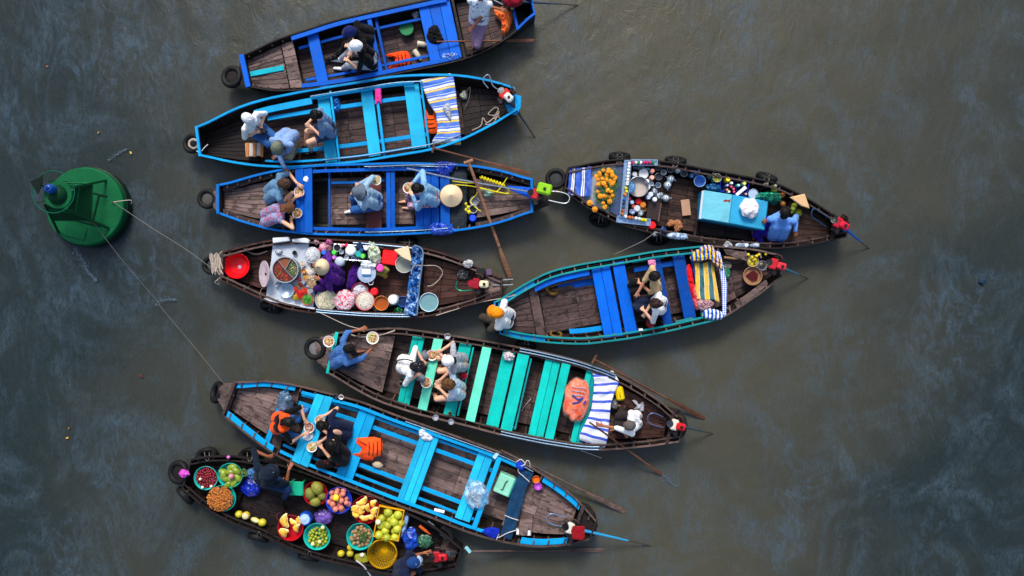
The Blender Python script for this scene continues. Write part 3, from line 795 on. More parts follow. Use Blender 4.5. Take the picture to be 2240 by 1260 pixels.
    if cover:
        b = MB().ell((0, 0, 0), (.19*s_, .14*s_, .13*s_), 24, 14, jit=.25, seed=3)
        part('cloth_cover', b, cloth(cover, name='cover_cloth'), t, smooth=True, loc=(.02, 0, .16))
    return t
def can(x, y, z, rpx, h, label, name='jar', cat='jar', body='#dfe6ea', lid='#e8e8ea', group=None, shape=None, rough=.25, alpha=None):
    r = rpx*mpp(z); t = thing(name, label, cat, (*P(x, y, z)[:2], z-h), 0, group)
    m = film(body, alpha) if alpha else plain(body, rough, name='jar_body')
    part('body', MB().lathe([(0, 0), (r*.94, 0), (r*.98, .01), (r*.98, h*.82), (r*.8, h*.92), (0, h*.92)], 20), m, t, smooth=True)
    if lid: part('lid', MB().lathe([(0, h), (r*.74, h), (r*.8, h-.006), (r*.82, h*.86), (0, h*.86)], 20), plain(lid, .35, name='lid_plastic'), t, smooth=True)
    return t
def bottle(x, y, z, ang, L, r, label, body, capc='#d8d8d8', group=None, lying=True, name='bottle', alpha=.5):
    t = thing(name, label, 'bottle', P(x, y, z), R(-ang), group)
    b = MB().lathe([(0, 0), (r, .004), (r, L*.55), (r*.95, L*.62), (r*.45, L*.82), (r*.4, L*.94), (0, L*.94)], 14)
    part('body', b, film(body, alpha) if alpha < 1 else plain(body, .3, name='bottle_plastic'), t, smooth=True, rot=(0, R(90), 0) if lying else (0, 0, 0))
    part('cap', MB().lathe([(0, L), (r*.42, L), (r*.45, L*.92), (0, L*.92)], 10), plain(capc, .4, name='cap_plastic'), t, smooth=True, rot=(0, R(90), 0) if lying else (0, 0, 0))
    return t
def vest(x, y, z, ang, label, sx=.30, sy=.24, straps=3, col='#f2571c', tilt=(0, 0), group='orange life vests', scale=1., h=.06):
    """padded life vest: back panel with neck notch and black straps"""
    t = thing('life_vest', label, 'life vest', P(x, y, z), R(-ang), group); s_ = scale
    m = cloth(col, name='vest_fabric'); out = [(-.5, -.42), (-.36, -.5), (.5, -.47), (.5, .47), (-.36, .5), (-.5, .42), (-.22, .26), (-.14, .0), (-.22, -.26)]
    K = 3
    for lay in range(2):
        b = MB(); poly = smooth_path([(px*sx*s_*(1 if not lay else .94), py*sy*2*s_*.5*(1 if not lay else .93), 0) for px, py in out], 3, True); N = len(poly)
        c = Vector((.12*sx, 0, 0)); b.v.append((c.x, c.y, h*(lay+1)*.6))
        for k in range(1, 6):
            q = k/5
            for p in poly:
                pp = c.lerp(p, q); zz = (lay*.5+.5)*h*(1-q**5)*1.1+.012*mn.noise((pp.x*18, pp.y*18, x+lay*4))+.003
                b.v.append((pp.x+lay*.02, pp.y+lay*.012, zz if k < 5 else lay*h*.35))
        for i in range(N): b.f.append((0, 1+i, 1+(i+1) % N))
        for k in range(4):
            for i in range(N): b.f.append((1+k*N+i, 1+(k+1)*N+i, 1+(k+1)*N+(i+1) % N, 1+k*N+(i+1) % N))
        part('foam_panel', b, m, t, smooth=True)
    for i in range(straps):
        xx = sx*s_*(.02+.17*i); pts = [(xx+.02*math.sin(q*3), sy*s_*(q-.5)*1.0, h*1.12*(1-abs(2*q-1)**4)+.010) for q in np.linspace(0, 1, 9)]
        b = MB()
        for q, p in enumerate(pts): b.v += [(p[0]-.007, p[1], p[2]), (p[0]+.007, p[1], p[2])]
        for q in range(8): b.f.append((2*q, 2*q+1, 2*q+3, 2*q+2))
        part('strap', b, cloth('#16141a', name='strap_webbing'), t, solid=.004)
    t.rotation_euler = (tilt[0], tilt[1], R(-ang)); return t
# ------------------------------------------------------------------ people
_TX = bpy.data.textures.new('cloth_folds', 'CLOUDS'); _TX.noise_scale = .07; _TX.noise_depth = 2
def remesh_part(name, mb, mat, parent, voxel, smooth_it=3, folds=0.0, at=None):
    me = mb.mesh(name); o = bpy.data.objects.new(name, me); link(o)
    m = o.modifiers.new('r', 'REMESH'); m.mode = 'VOXEL'; m.voxel_size = voxel; m.use_smooth_shade = True
    if smooth_it:
        k = o.modifiers.new('s', 'SMOOTH'); k.iterations = smooth_it; k.factor = .5
    if folds:
        d = o.modifiers.new('d', 'DISPLACE'); d.texture = _TX; d.strength = folds; d.mid_level = .45; d.texture_coords = 'GLOBAL'
    dg = bpy.context.evaluated_depsgraph_get(); new = bpy.data.meshes.new_from_object(o.evaluated_get(dg)); new.name = name
    bpy.data.objects.remove(o); bpy.data.meshes.remove(me)
    new.polygons.foreach_set('use_smooth', [True]*len(new.polygons)); new.materials.clear(); new.materials.append(mat)
    return part(name, new, None, parent)
def ik(a, c, l1, l2, hint):
    """joint position between a and c"""
    d = c-a; L = max(1e-4, d.length); L2 = min(L, (l1+l2)*.995); dn = d/L
    c2 = a+dn*L2; x = (l1*l1-l2*l2+L2*L2)/(2*L2); h = math.sqrt(max(0, l1*l1-x*x))
    hp = hint-dn*hint.dot(dn)
    if hp.length < 1e-4: hp = dn.orthogonal()
    return a+dn*x+hp.normalized()*h, c2
def hand_mb(mb, wrist, dirn, norm, grip=.5, side=1):
    """palm, four bent fingers and thumb; grip 0 flat..1 fist"""
    d = dirn.normalized(); n = (norm-d*norm.dot(d))
    n = n.normalized() if n.length > 1e-3 else d.orthogonal().normalized()
    s_ = d.cross(n)*side; p0 = wrist+d*.01
    for k in (-.022, 0, .022): mb.cap(p0+s_*k*.7, p0+d*.085+s_*k, .015, .013, 8)
    for i, (off, ln) in enumerate(((-.032, .072), (-.011, .082), (.011, .077), (.031, .06))):
        b0 = p0+d*.088+s_*off; g = grip*(1+.12*i)
        d1 = (d*math.cos(g*1.1)-n*math.sin(g*1.1)+s_*off*2).normalized(); p1 = b0+d1*ln*.55
        d2 = (d*math.cos(g*2.4)-n*math.sin(g*2.4)).normalized(); p2 = p1+d2*ln*.45
        mb.cap(b0, p1, .0095, .0085, 7); mb.cap(p1, p2, .0085, .0072, 7)
    t0 = p0+d*.03-s_*.028; t1 = t0+(d*.6-s_*.75-n*.3*grip).normalized()*.04; t2 = t1+(d*.95-s_*.15-n*.6*grip).normalized()*.032
    mb.cap(t0, t1, .0115, .010, 7); mb.cap(t1, t2, .010, .008, 7)
def person(label, pel, head, hands=None, feet=None, seat=.42, face=None, skin_c='#b9775a', shirt=None, sleeve=.55, pants=None, plen=1.0,
           hair=None, hat=None, look=.5, mats=None, stand=False, elbow_out=.6, scale=1., grips=(.5, .5), shoes=None, hairlen=0, extra=None, knee_up=.6, backless=None, elbows=(None, None), torso_w=1.0, hand_z=None, vestc=None, zfeet=.12, knees=(None, None), collar=True):
    s_ = scale; Pp = P(pel[0], pel[1], seat+.11); Pp.z = seat+.11
    LT = (.50+.17)*s_
    # head height from lean
    zh = seat+.11+LT*.9
    for _ in range(4):
        H = P(head[0], head[1], zh); dh = (H.xy-Pp.xy).length
        zh = Pp.z+math.sqrt(max(.09, LT*LT-min(dh, LT*.97)**2))
        if stand: zh = head[2]
    H = P(head[0], head[1], zh)
    if face is None: fv = Vector((head[0]-pel[0], -(head[1]-pel[1]), 0))
    else: fv = Vector((math.cos(R(-face)), math.sin(R(-face)), 0))
    if fv.length < 1e-3: fv = Vector((1, 0, 0))
    fv.normalize(); rv = Vector((fv.y, -fv.x, 0)); up = Vector((0, 0, 1))     # rv = the person's right
    sp = (H-Pp).normalized(); neck = Pp+sp*(.50*s_)
    back = (up-sp*up.dot(sp)); back = back.normalized() if back.length > .2 else -fv
    chest = Pp+sp*(.32*s_)+(back*.03 if sp.z < .9 else Vector())
    lookd = (fv*math.cos(look)-up*math.sin(look)).normalized()
    hup = (up*math.cos(look)+fv*math.sin(look)).normalized()
    SH = []; 
    for sg in (1, -1): SH.append(neck-sp*.05*s_+rv*sg*.165*s_*torso_w)
    root = thing('person', label, 'person', (Pp.x, Pp.y, 0), 0, None); o0 = Vector((Pp.x, Pp.y, 0)); Lc = lambda p: p-o0
    if hands is None: hands = [None, None]
    HD, EL, HT = [], [], []
    la, lf = .28*s_, .25*s_
    for i, sg in enumerate((1, -1)):
        h = hands[i]
        t = Pp+fv*.28*s_+rv*sg*.12+up*.12 if h is None else P(*h)
        hint = elbows[i]
        if hint is not None: hv = P(hint[0], hint[1], hint[2] if len(hint) > 2 else SH[i].z-.1)-SH[i]
        else: hv = rv*sg*elbow_out-up*.7-fv*.2
        dh_ = (t-SH[i]); reach = (la+lf)*.995+.075*s_
        if dh_.length > reach: t = SH[i]+dh_*(reach/dh_.length)
        dirg = (t-SH[i]).normalized(); wr = t-dirg*.075*s_
        e, wr = ik(SH[i], wr, la, lf, hv); HD.append(t); EL.append(e); HT.append(wr)
    KN, FT, HP = [], [], []
    lt, ls = .42*s_, .41*s_
    for i, sg in enumerate((1, -1)):
        hp = Pp+rv*sg*.09*s_-up*.01; HP.append(hp)
        f = feet[i] if feet and feet[i] else None
        if f is None:
            t = hp+fv*.42*s_; t.z = zfeet+.07
        else: t = P(f[0], f[1], f[2] if len(f) > 2 else zfeet+.07)
        if knees[i] is not None: hv = P(*knees[i])-hp
        else: hv = fv*.75+up*knee_up+rv*sg*.15
        k, t = ik(hp, t, lt, ls, hv); KN.append(k); FT.append(t)
    # ---- body: one continuous surface
    b = MB()
    for sg in (-1, 1):
        b.cap(Lc(Pp+rv*sg*.065*s_), Lc(chest+rv*sg*.07*s_), .105*s_, .098*s_, 12); b.cap(Lc(chest+rv*sg*.07*s_), Lc(neck-sp*.09*s_+rv*sg*.075*s_), .098*s_, .075*s_, 12)
    b.cap(Lc(SH[0]), Lc(SH[1]), .052*s_, .052*s_, 10)
    b.cap(Lc(neck-sp*.06), Lc(neck.lerp(H, .55)), .056*s_, .05*s_, 10)
    q = Matrix((rv, lookd, hup)).transposed() if True else None
    hm = Matrix((rv, lookd, hup)).transposed()       # local x=right y=forward z=up of head
    hs = s_*1.02
    def hp_(x, y, z): return Lc(H+hm @ Vector((x, y, z))*hs)
    b.ell(hp_(0, -.008, .02), (.076*hs, .094*hs, .092*hs), 16, 12, mat=hm); b.ell(hp_(0, .028, -.05), (.052*hs, .062*hs, .06*hs), 12, 8, mat=hm)
    b.cap(hp_(0, .082, .0), hp_(0, .104, -.03), .010, .015, 8)                 # nose
    b.cap(hp_(-.018, .086, -.062), hp_(.018, .086, -.062), .009, .009, 6)       # lips
    b.cap(hp_(-.04, .075, .022), hp_(.04, .075, .022), .012, .012, 6)           # brow
    for sg in (-1, 1): b.ell(hp_(sg*.078, -.006, -.005), (.013*hs, .022*hs, .032*hs), 8, 6, mat=hm)
    for i, sg in enumerate((1, -1)):
        b.cap(Lc(SH[i]), Lc(EL[i]), .047*s_, .038*s_, 10); b.cap(Lc(EL[i]), Lc(HT[i]), .037*s_, .026*s_, 10)
        hd = (HD[i]-HT[i]).normalized()*.5+(HT[i]-EL[i]).normalized()*.5
        hand_mb(b, Lc(HT[i]), hd, up if abs(hd.normalized().z) < .8 else fv, grips[i], sg)
        b.cap(Lc(HP[i]), Lc(KN[i]), .082*s_, .058*s_, 12); b.cap(Lc(KN[i]), Lc(FT[i]), .055*s_, .036*s_, 10)
        fd = (FT[i]-KN[i]); fd.z = 0; fd = (fv*.8+fd*.8).normalized(); fl = Lc(FT[i])-up*.045
        b.cap(fl-fd*.03, fl+fd*.09, .036, .034, 8, .8); b.cap(fl+fd*.09-up*.006, fl+fd*.17-up*.012, .034, .022, 8, .8)
    sk = skin(skin_c); remesh_part('body', b, sk, root, .0095, 2)
    for sg in (-1, 1): part('eye', MB().ell(hp_(sg*.03, .083, .0), .0125, 8, 6), plain('#d8d4ce', .15, name='eyeball'), root, smooth=True)
    # ---- clothing
    if pants:
        b = MB()
        for i in range(2):
            kn = Lc(HP[i]).lerp(Lc(KN[i]), min(1, plen*2) if plen < .5 else 1)
            b.cap(Lc(HP[i]), kn, .097*s_, .075*s_, 12)
            if plen > .5: b.cap(Lc(KN[i]), Lc(KN[i]).lerp(Lc(FT[i]), (plen-.5)*2*.93), .073*s_, .058*s_, 12)
        for sg in (-1, 1): b.cap(Lc(Pp+rv*sg*.065*s_-up*.02), Lc(Pp+rv*sg*.065*s_+sp*.10), .12*s_, .118*s_, 12)
        remesh_part('trousers' if plen > .5 else 'shorts', b, pants, root, .016, 3, .012)
    if shirt:
        b = MB(); cut = .02
        for sg in (-1, 1):
            b.cap(Lc(Pp+rv*sg*.07*s_+sp*.02), Lc(chest+rv*sg*.078*s_), .120*s_, .107*s_, 12); b.cap(Lc(chest+rv*sg*.078*s_), Lc(neck-sp*.085*s_+rv*sg*.085*s_), .107*s_, .082*s_, 12)
        b.cap(Lc(SH[0]), Lc(SH[1]), .064*s_, .064*s_, 10)
        if collar: b.cap(Lc(neck-sp*.045), Lc(neck+sp*.0), .075*s_, .062*s_, 10)
        for i in range(2):
            if sleeve > 0:
                q = min(1, sleeve*2) if sleeve <= .5 else 1
                b.cap(Lc(SH[i]), Lc(SH[i]).lerp(Lc(EL[i]), q), .060*s_, .053*s_, 10)
                if sleeve > .5: b.cap(Lc(EL[i]), Lc(EL[i]).lerp(Lc(HT[i]), (sleeve-.5)*2*.95), .049*s_, .039*s_, 10)
        remesh_part('shirt', b, shirt, root, .013, 4, .010)
    if vestc:
        b = MB()
        for sg in (-1, 1):
            b.cap(Lc(Pp+rv*sg*.08*s_+sp*.12), Lc(neck-sp*.05*s_+rv*sg*.09*s_), .15*s_, .095*s_, 12)
        b.cap(Lc(neck-sp*.03+back*.03+rv*.1), Lc(neck-sp*.03+back*.03-rv*.1), .085, .085, 10)
        remesh_part('life_jacket', b, vestc, root, .016, 3, .012)
    if backless:
        b = MB(); c = Lc(chest+back*.118*s_+sp*.07); m3 = Matrix((rv, sp, rv.cross(sp))).transposed()
        b.ell(c, (.05, .13, .03), 14, 8, mat=m3); part('bare_back', b, sk, root, smooth=True)
    if shoes:
        b = MB()
        for i in range(2):
            fd = (FT[i]-KN[i]); fd.z = 0; fd = (fv*.8+fd*.8).normalized(); fl = Lc(FT[i])-up*.045
            b.cap(fl-fd*.035, fl+fd*.1, .046, .045, 10, .85); b.cap(fl+fd*.1-up*.004, fl+fd*.185-up*.01, .045, .034, 10, .8); b.cap(fl, Lc(FT[i])+up*.03, .05, .048, 10)
        remesh_part('shoes', b, shoes, root, .014, 2)
    # ---- hair and headwear
    if hair:
        hq = .86 if hat else 1.; b = MB(); k0 = hp_(0, -.022, .038 if not hat else .0)
        b.ell(k0, (.084*hs*hq, .097*hs*hq, .09*hs*hq), 22, 14, mat=hm, jit=.08, seed=pel[0])
        b.ell(hp_(0, -.055 if not hat else -.035, -.02 if not hat else -.045), (.072*hs, .058*hs, .075*hs), 14, 10, mat=hm, jit=.1, seed=pel[1])
        if not hat:
            rs = random.Random(int(pel[0])); kz = 1.16 if hairlen == 'curly' else 1.
            for _ in range(70):
                a = rs.random()*6.283; ph = rs.uniform(-.15, 1.5); d = Vector((math.cos(ph)*math.cos(a), math.cos(ph)*math.sin(a), math.sin(ph)))
                if d.y > .55 and d.z < .35: continue
                p0 = Vector((0, -.022, .038))+Vector((d.x*.084, d.y*.097, d.z*.088))*.97*kz
                tg = Vector((d.x, d.y*.6-.35+rs.uniform(-.4, .4), -.5)) if hairlen != 'curly' else Vector((rs.uniform(-1, 1), rs.uniform(-1, 1), rs.uniform(-1, 1)))
                tg = (tg-d*tg.dot(d)); tg = tg.normalized()*.035 if tg.length > .01 else Vector((0, .02, 0))
                b.cap(hp_(*p0), hp_(*(p0+tg+d*(.004 if hairlen != 'curly' else .012))), .0085, .005, 5)
        if hairlen == 'bun': b.ell(hp_(0, -.125, .02), .045*hs, 12, 8, jit=.15)
        elif hairlen == 'curly':
            b.ell(k0, (.10*hs, .115*hs, .108*hs), 28, 18, mat=hm, jit=.28, seed=4, js=6)
        elif hairlen:
            dn = (-up*.25-sp*1.0+back*.35).normalized(); st = hp_(0, -.09, 0)
            for off in (-.03, 0, .03): b.cap(st+rv*off, st+rv*off*1.2+back*.02-sp*hairlen+dn*.02, .042, .022, 8)
        part('hair', b, hair, root, smooth=True)
    if hat:
        kind, m1, m2 = hat
        if kind == 'cap':
            b = MB(); N = 22; prof = [(.104, -.03), (.109, .02), (.103, .06), (.083, .092), (.048, .11), (0, .116)]
            for k, (r, z) in enumerate(prof):
                for i in range(N):
                    a = 2*math.pi*i/N; b.v.append(tuple(hp_(r*.87*math.cos(a), -.008+r*1.06*math.sin(a), .02+z)))
            for k in range(len(prof)-1):
                for i in range(N): b.f.append((k*N+i, k*N+(i+1) % N, (k+1)*N+(i+1) % N, (k+1)*N+i))
            c = part('cap_crown', b, m1, root, smooth=True)
            b = MB()
            for i in range(9):
                a = R(-62+124*i/8+90)
                for rr, zz in ((.092, .012), (.135+.028*math.sin(a), .004-.006*abs(math.cos(a)))): b.v.append(tuple(hp_(rr*.86*math.cos(a), .004+rr*1.12*math.sin(a), .02+zz)))
            for i in range(8): b.f.append((2*i, 2*i+1, 2*i+3, 2*i+2))
            part('cap_peak', b, m2, root, solid=.005, smooth=True)
            part('cap_button', MB().ell(hp_(0, -.008, .137), .009, 8, 5), m2, root, smooth=True)
        elif kind == 'bucket':
            b = MB(); N = 24; prof = [(.165, -.035), (.13, -.012), (.112, .0), (.107, .05), (.092, .09), (.05, .108), (0, .112)]
            for k, (r, z) in enumerate(prof):
                for i in range(N):
                    a = 2*math.pi*i/N; b.v.append(tuple(hp_(r*.9*math.cos(a), -.008+r*1.02*math.sin(a), .025+z+(.012*math.sin(3*a) if k == 0 else 0))))
            for k in range(len(prof)-1):
                for i in range(N): b.f.append((k*N+i, k*N+(i+1) % N, (k+1)*N+(i+1) % N, (k+1)*N+i))
            part('hat', b, m1, root, smooth=True, solid=.004)
        elif kind == 'cone':
            b = MB(); N = 32; prof = [(m2, -.05), (m2*.5, .035), (.0, .115)]
            for k, (r, z) in enumerate(prof):
                for i in range(N):
                    a = 2*math.pi*i/N; b.v.append(tuple(hp_(r*math.cos(a), r*math.sin(a), .085+z)))
            for k in range(2):
                for i in range(N): b.f.append((k*N+i, k*N+(i+1) % N, (k+1)*N+(i+1) % N, (k+1)*N+i))
            part('conical_hat', b, straw(), root, smooth=True, solid=.005)
    return dict(root=root, hands=HD, head=H, chest=chest, fv=fv, rv=rv, back=back, sp=sp, Lc=Lc, neck=neck, Pp=Pp)
# ------------------------------------------------------------------ palette
W_LT = wood('#907a75', '#3c2d2b'); W_MID = wood('#665250', '#261c1b'); W_DK = wood('#2e2425', '#120e0f'); W_HULL = wood('#2c221f', '#0f0b0a', name='tarred_hull_wood')
W_RAIL = wood('#75605a', '#352926', stain=.2); W_RED = wood('#583730', '#241512'); W_OAR = wood('#80523f', '#452c22', stain=.15, name='oar_wood')
RIBM = wood('#8c7a72', '#4a3d38', axis=1, stain=.1)
BLUE = paint('#0062d6', wear=.5); BLUEY = paint('#0064dc', wear=.45, axis=1); NAVY = paint('#0048a4', wear=.6)
LB = paint('#06a2e6', wear=.4); LBY = paint('#10aaea', wear=.35, axis=1); CY = paint('#22bcec', wear=.3, axis=1)
BLC = paint('#0072cc', wear=.4); BLCY = paint('#005cc6', wear=.5, axis=1)
TQ = paint('#0cc8bc', wear=.4, axis=1); MINT = paint('#6ae8c8', wear=.35, axis=1); TQD = paint('#0f9aa0', wear=.4)
TEAL = paint('#128c92', wear=.9, under='#8a8a80'); SKY = paint('#0c84d8', wear=.5); SKYY = paint('#0c94e6', wear=.25, axis=1)
STEEL = plain('#7f9bb4', .3, metal=.6, name='galvanised_pipe'); ALU = plain('#ccd6e2', .35, metal=.2, var=.2, name='aluminium_sheet')
BLK = plain('#101216', .5, name='black_part')

# ================= A: deep blue boat at the top edge
bA = Boat('dark hulled boat with deep blue benches and rim at the top edge', (536, 158), (1166, 22),
          [(533, 125), (606, 87), (734, 44), (870, 13), (960, -6), (1060, -22), (1128, -8), (1169, 4)],
          [(541, 190), (595, 203), (660, 200), (760, 186), (870, 163), (995, 138), (1060, 118), (1128, 76), (1169, 34)], W_HULL)
bA.rail(W_DK, 0, .03, .03); bA.rail(BLUE, .045, .075, .03, dz=.0, x0=650, x1=990); bA.ribs(W_DK, .22, inner=.06)
bA.deck(545, 622, 9, .37, W_LT, f0=.93, f1=-.93, gap=.008); bA.deck(624, 650, 6, .375, W_LT, f0=.93, f1=-.93)
bA.slab([(520, 148), (534, 126), (541, 190), (526, 182)], .42, W_DK, .1, name='bow_nose'); bA.crossbar(541, BLUE, .09, .05)
bA.deck(655, 925, 9, FLOOR_Z, W_MID, f0=.9, f1=-.9, seams=(745, 815, 868), fan=False)
bA.bench(682, 706, .38, BLUEY, 1, f0=.90, f1=-.9)
bA.crossbar(820, BLUEY, .08, .05, z=.40, f0=.9, f1=-.9); bA.crossbar(833, NAVY, .05, .22, z=.16, f0=.85, f1=-.85)
bA.bench(796, 816, .34, NAVY, 2, f0=.86, f1=-.86)
for f in (.60, -.64):
    bA.stringer(660, 928, f, .28, BLUE, .05)
bA.bench(928, 996, .42, [BLUEY, BLUEY, BLUEY], 3, f0=.95, f1=-.9, t=.03)
bA.crossbar(1002, W_DK, .05, .2, z=.26, f0=.95, f1=-.95)
bA.deck(1008, 1125, 8, .30, W_MID, f0=.93, f1=-.93, seams=(1065,))
bA.crossbar(1124, BLUE, .05, .05); bA.rail(BLUE, 0, .05, .035, dz=.03, x0=1124, x1=1167, n=10); bA.end(BLUE, False, over=.0)
bA.end(W_HULL, True)

# ================= B: light blue boat with striped tarpaulin
bB = Boat('boat with a bright sky-blue rim and three sky-blue benches, second from the top', (435, 311), (1128, 222),
          [(435, 281), (523, 234), (580, 216), (683, 195), (790, 178), (859, 166), (919, 163), (990, 163), (1038, 169), (1103, 184), (1130, 200)],
          [(436, 341), (500, 357), (561, 366), (638, 369), (700, 365), (790, 356), (949, 330), (1008, 311), (1060, 286), (1111, 259), (1130, 240)], W_HULL)
bB.rail(LB, 0, .042, .035, dz=.01); bB.ribs(W_DK, .24, inner=.05)
bB.deck(443, 560, 9, .16, W_DK, seams=(), f0=.95, f1=-.95); bB.deck(563, 905, 9, FLOOR_Z, W_MID, f0=.92, f1=-.92, seams=(690, 762, 860), fan=False)
bB.end(W_DK, True, h=.4); bB.crossbar(440, LB, .05, .04)
bB.rail(LB, .115, .075, .03, dz=-.015, x0=690, x1=915, sides=(1,)); bB.rail(LB, .10, .04, .03, dz=-.01, x0=575, x1=915, sides=(-1,))
bB.rail(LBY, .135, .12, .02, dz=-.06, x0=562, x1=690, sides=(1,), name='side_bench_board', n=8)
for f in (.52, -.56):
    bB.stringer(590, 928, f, .29, LB, .075, n=16)
bB.bench(702, 728, .36, CY, 1, f0=.80, f1=-.90); bB.crossbar(733, LBY, .035, .05, z=.40, f0=.88, f1=-.93)
bB.bench(797, 823, .36, CY, 1, f0=.80, f1=-.88); bB.crossbar(831, LBY, .05, .04, z=.385, f0=.84, f1=-.93)
bB.bench(892, 924, .36, CY, 1, f0=.82, f1=-.86); bB.crossbar(930, LBY, .035, .05, z=.40, f0=.86, f1=-.93)
bB.pipe(STEEL, .14, .012, .05, 690, 935, (1,)); bB.pipe(STEEL, .11, .012, .05, 700, 1000, (-1,))
bB.deck(935, 1010, 8, FLOOR_Z, W_MID, f0=.9, f1=-.9); bB.deck(1012, 1108, 7, .2, W_DK, f0=.95, f1=-.95, seams=(1050,))
bB.end(LB, False, h=.4)
bB.slab([(1100, 213), (1122, 205), (1140, 210), (1139, 236), (1128, 252), (1112, 247)], .5, LB, .05, name='stern_plate')

# ================= C: blue boat full of diners
bC = Boat('blue rimmed boat with four seated diners and poles across it, third from the top', (481, 436), (1166, 430),
          [(484, 406), (534, 391), (572, 379), (640, 366), (700, 360), (884, 355), (1031, 360), (1100, 373), (1167, 395)],
          [(477, 465), (516, 483), (598, 506), (688, 515), (820, 517), (920, 513), (1000, 507), (1066, 497), (1120, 482), (1166, 463)], W_HULL)
bC.rail(BLC, 0, .042, .035, dz=.01); bC.ribs(RIBM, .2, inner=.07)
bC.deck(486, 590, 8, .32, W_LT, seams=(), f0=.80, f1=-.80); bC.deck(592, 645, 8, .2, W_MID, f0=.9, f1=-.9)
bC.slab([(466, 418), (484, 405), (477, 466), (466, 452)], .42, W_LT, .1, name='bow_nose'); bC.end(W_DK, True, h=.4); bC.crossbar(483, BLC, .05, .04)
bC.rail(W_MID, .03, .09, .015, dz=-.07, x0=490, x1=600, name='side_deck_board')
bC.rail(BLCY, .09, .06, .03, dz=-.01, x0=680, x1=990); bC.pipe(STEEL, .07, .011, .06, 800, 980)
bC.bench(646, 683, .52, BLCY, 2, f0=.9, f1=-.94, t=.03)
bC.deck(684, 716, 3, .02, wood('#12151c', '#07080b', name='dark_gap_boards'), f0=.85, f1=-.85); bC.crossbar(719, BLCY, .03, .05, z=.3, f0=.85, f1=-.85)  # near-black board colour paints in the shade of the deep gap
bC.deck(723, 905, 9, FLOOR_Z, W_LT, f0=.85, f1=-.85, seams=(760, 800, 872), fan=False)
for f in (.55,): bC.stringer(723, 795, f, .25, BLC, .05); 
bC.stringer(815, 842, .6, .25, BLC, .05)
MAR = paint('#6a3a3a', wear=.4, axis=1)
bC.bench(800, 834, .36, MAR, 1, f0=.7, f1=-.8, slant=0); bC.bench(845, 864, .42, BLCY, 2, f0=.9, f1=-.9)
bC.bench(909, 960, .38, BLCY, 3, f0=.86, f1=-.9); bC.bench(963, 984, .42, BLCY, 1, f0=.92, f1=-.9)
bC.deck(986, 1040, 8, FLOOR_Z, W_DK, f0=.9, f1=-.9); bC.deck(1042, 1160, 5, .3, W_LT, f0=.72, f1=-.72, seams=())
bC.rail(W_MID, .03, .09, .015, dz=-.06, x0=1040, x1=1160, name='side_deck_board')
bC.end(W_DK, False, h=.4); bC.crossbar(1163, BLC, .05, .04)
bC.slab([(1166, 405), (1195, 425), (1203, 447), (1168, 462)], .42, W_DK, .1, name='stern_block')

# ================= D: soup kitchen boat
bD = Boat('brown wooden boat loaded with a soup kitchen, pots and basins', (484, 584), (1098, 625),
          [(486, 553), (530, 539), (593, 524), (680, 519), (800, 527), (905, 537), (959, 549), (1012, 568), (1057, 588), (1098, 610)],
          [(487, 613), (523, 632), (573, 655), (622, 677), (697, 688), (800, 696), (905, 698), (959, 689), (1048, 663), (1098, 640)], W_HULL)
bD.rail(W_RED, 0, .035, .03); bD.rail(W_RAIL, .075, .035, .03, dz=-.01); bD.ribs(W_RAIL, .3, inner=.1)
bD.end(W_MID, True, h=.4); bD.deck(490, 600, 8, .22, W_RED, f0=.85, f1=-.85, seams=(545,))
bD.deck(602, 925, 8, FLOOR_Z, W_RED, f0=.9, f1=-.9, seams=(700, 832), fan=False); bD.deck(927, 1085, 7, .26, W_RED, f0=.85, f1=-.85, seams=(965, 1035))
bD.pipe(STEEL, .05, .016, .05, 770, 905, (1,)); bD.pipe(STEEL, .04, .014, .05, 700, 905, (-1,)); bD.pipe(STEEL, .08, .014, .05, 700, 905, (-1,))
bD.end(W_MID, False, h=.4); bD.slab([(1058, 610), (1092, 604), (1096, 650), (1062, 655)], .47, W_LT, .05, name='stern_plate')

# ================= E: coffee boat on the right
bE = Boat('dark brown boat selling drinks, rightmost, with flowers in its bow', (1234, 395), (1850, 502),
          [(1234, 370), (1291, 357), (1335, 349), (1378, 347), (1458, 352), (1557, 371), (1623, 383), (1698, 399), (1738, 418), (1788, 447), (1817, 469), (1852, 488)],
          [(1234, 419), (1269, 449), (1319, 475), (1368, 498), (1438, 514), (1497, 526), (1557, 535), (1630, 542), (1698, 546), (1768, 538), (1837, 522), (1852, 516)], W_HULL)
bE.rail(W_DK, 0, .03, .03); bE.rail(W_MID, .085, .03, .03, dz=-.01); bE.ribs(W_RAIL, .25, inner=.11)
bE.end(W_DK, True, h=.4); bE.slab([(1288, 372), (1375, 352), (1352, 478), (1270, 440)], .36, plain('#9aa6b4', .45, var=.25, name='grey_painted_deck'), .03, name='bow_deck_sheet')
bE.deck(1237, 1270, 4, .33, W_DK, f0=.9, f1=-.9)
W_RD = wood('#453029', '#180f0d')
bE.deck(1372, 1535, 9, .14, W_RD, f0=.88, f1=-.88, seams=(1405, 1465, 1500), fan=False); bE.crossbar(1536, W_RED, .05, .05, z=.16, f0=.85, f1=-.85)
bE.deck(1540, 1735, 8, FLOOR_Z, W_DK, f0=.88, f1=-.88, seams=(1595, 1680), fan=False); bE.deck(1720, 1815, 6, .24, W_RD, f0=.9, f1=-.9, seams=())
bE.end(W_DK, False, h=.4); bE.crossbar(1818, W_DK, .06, .05)

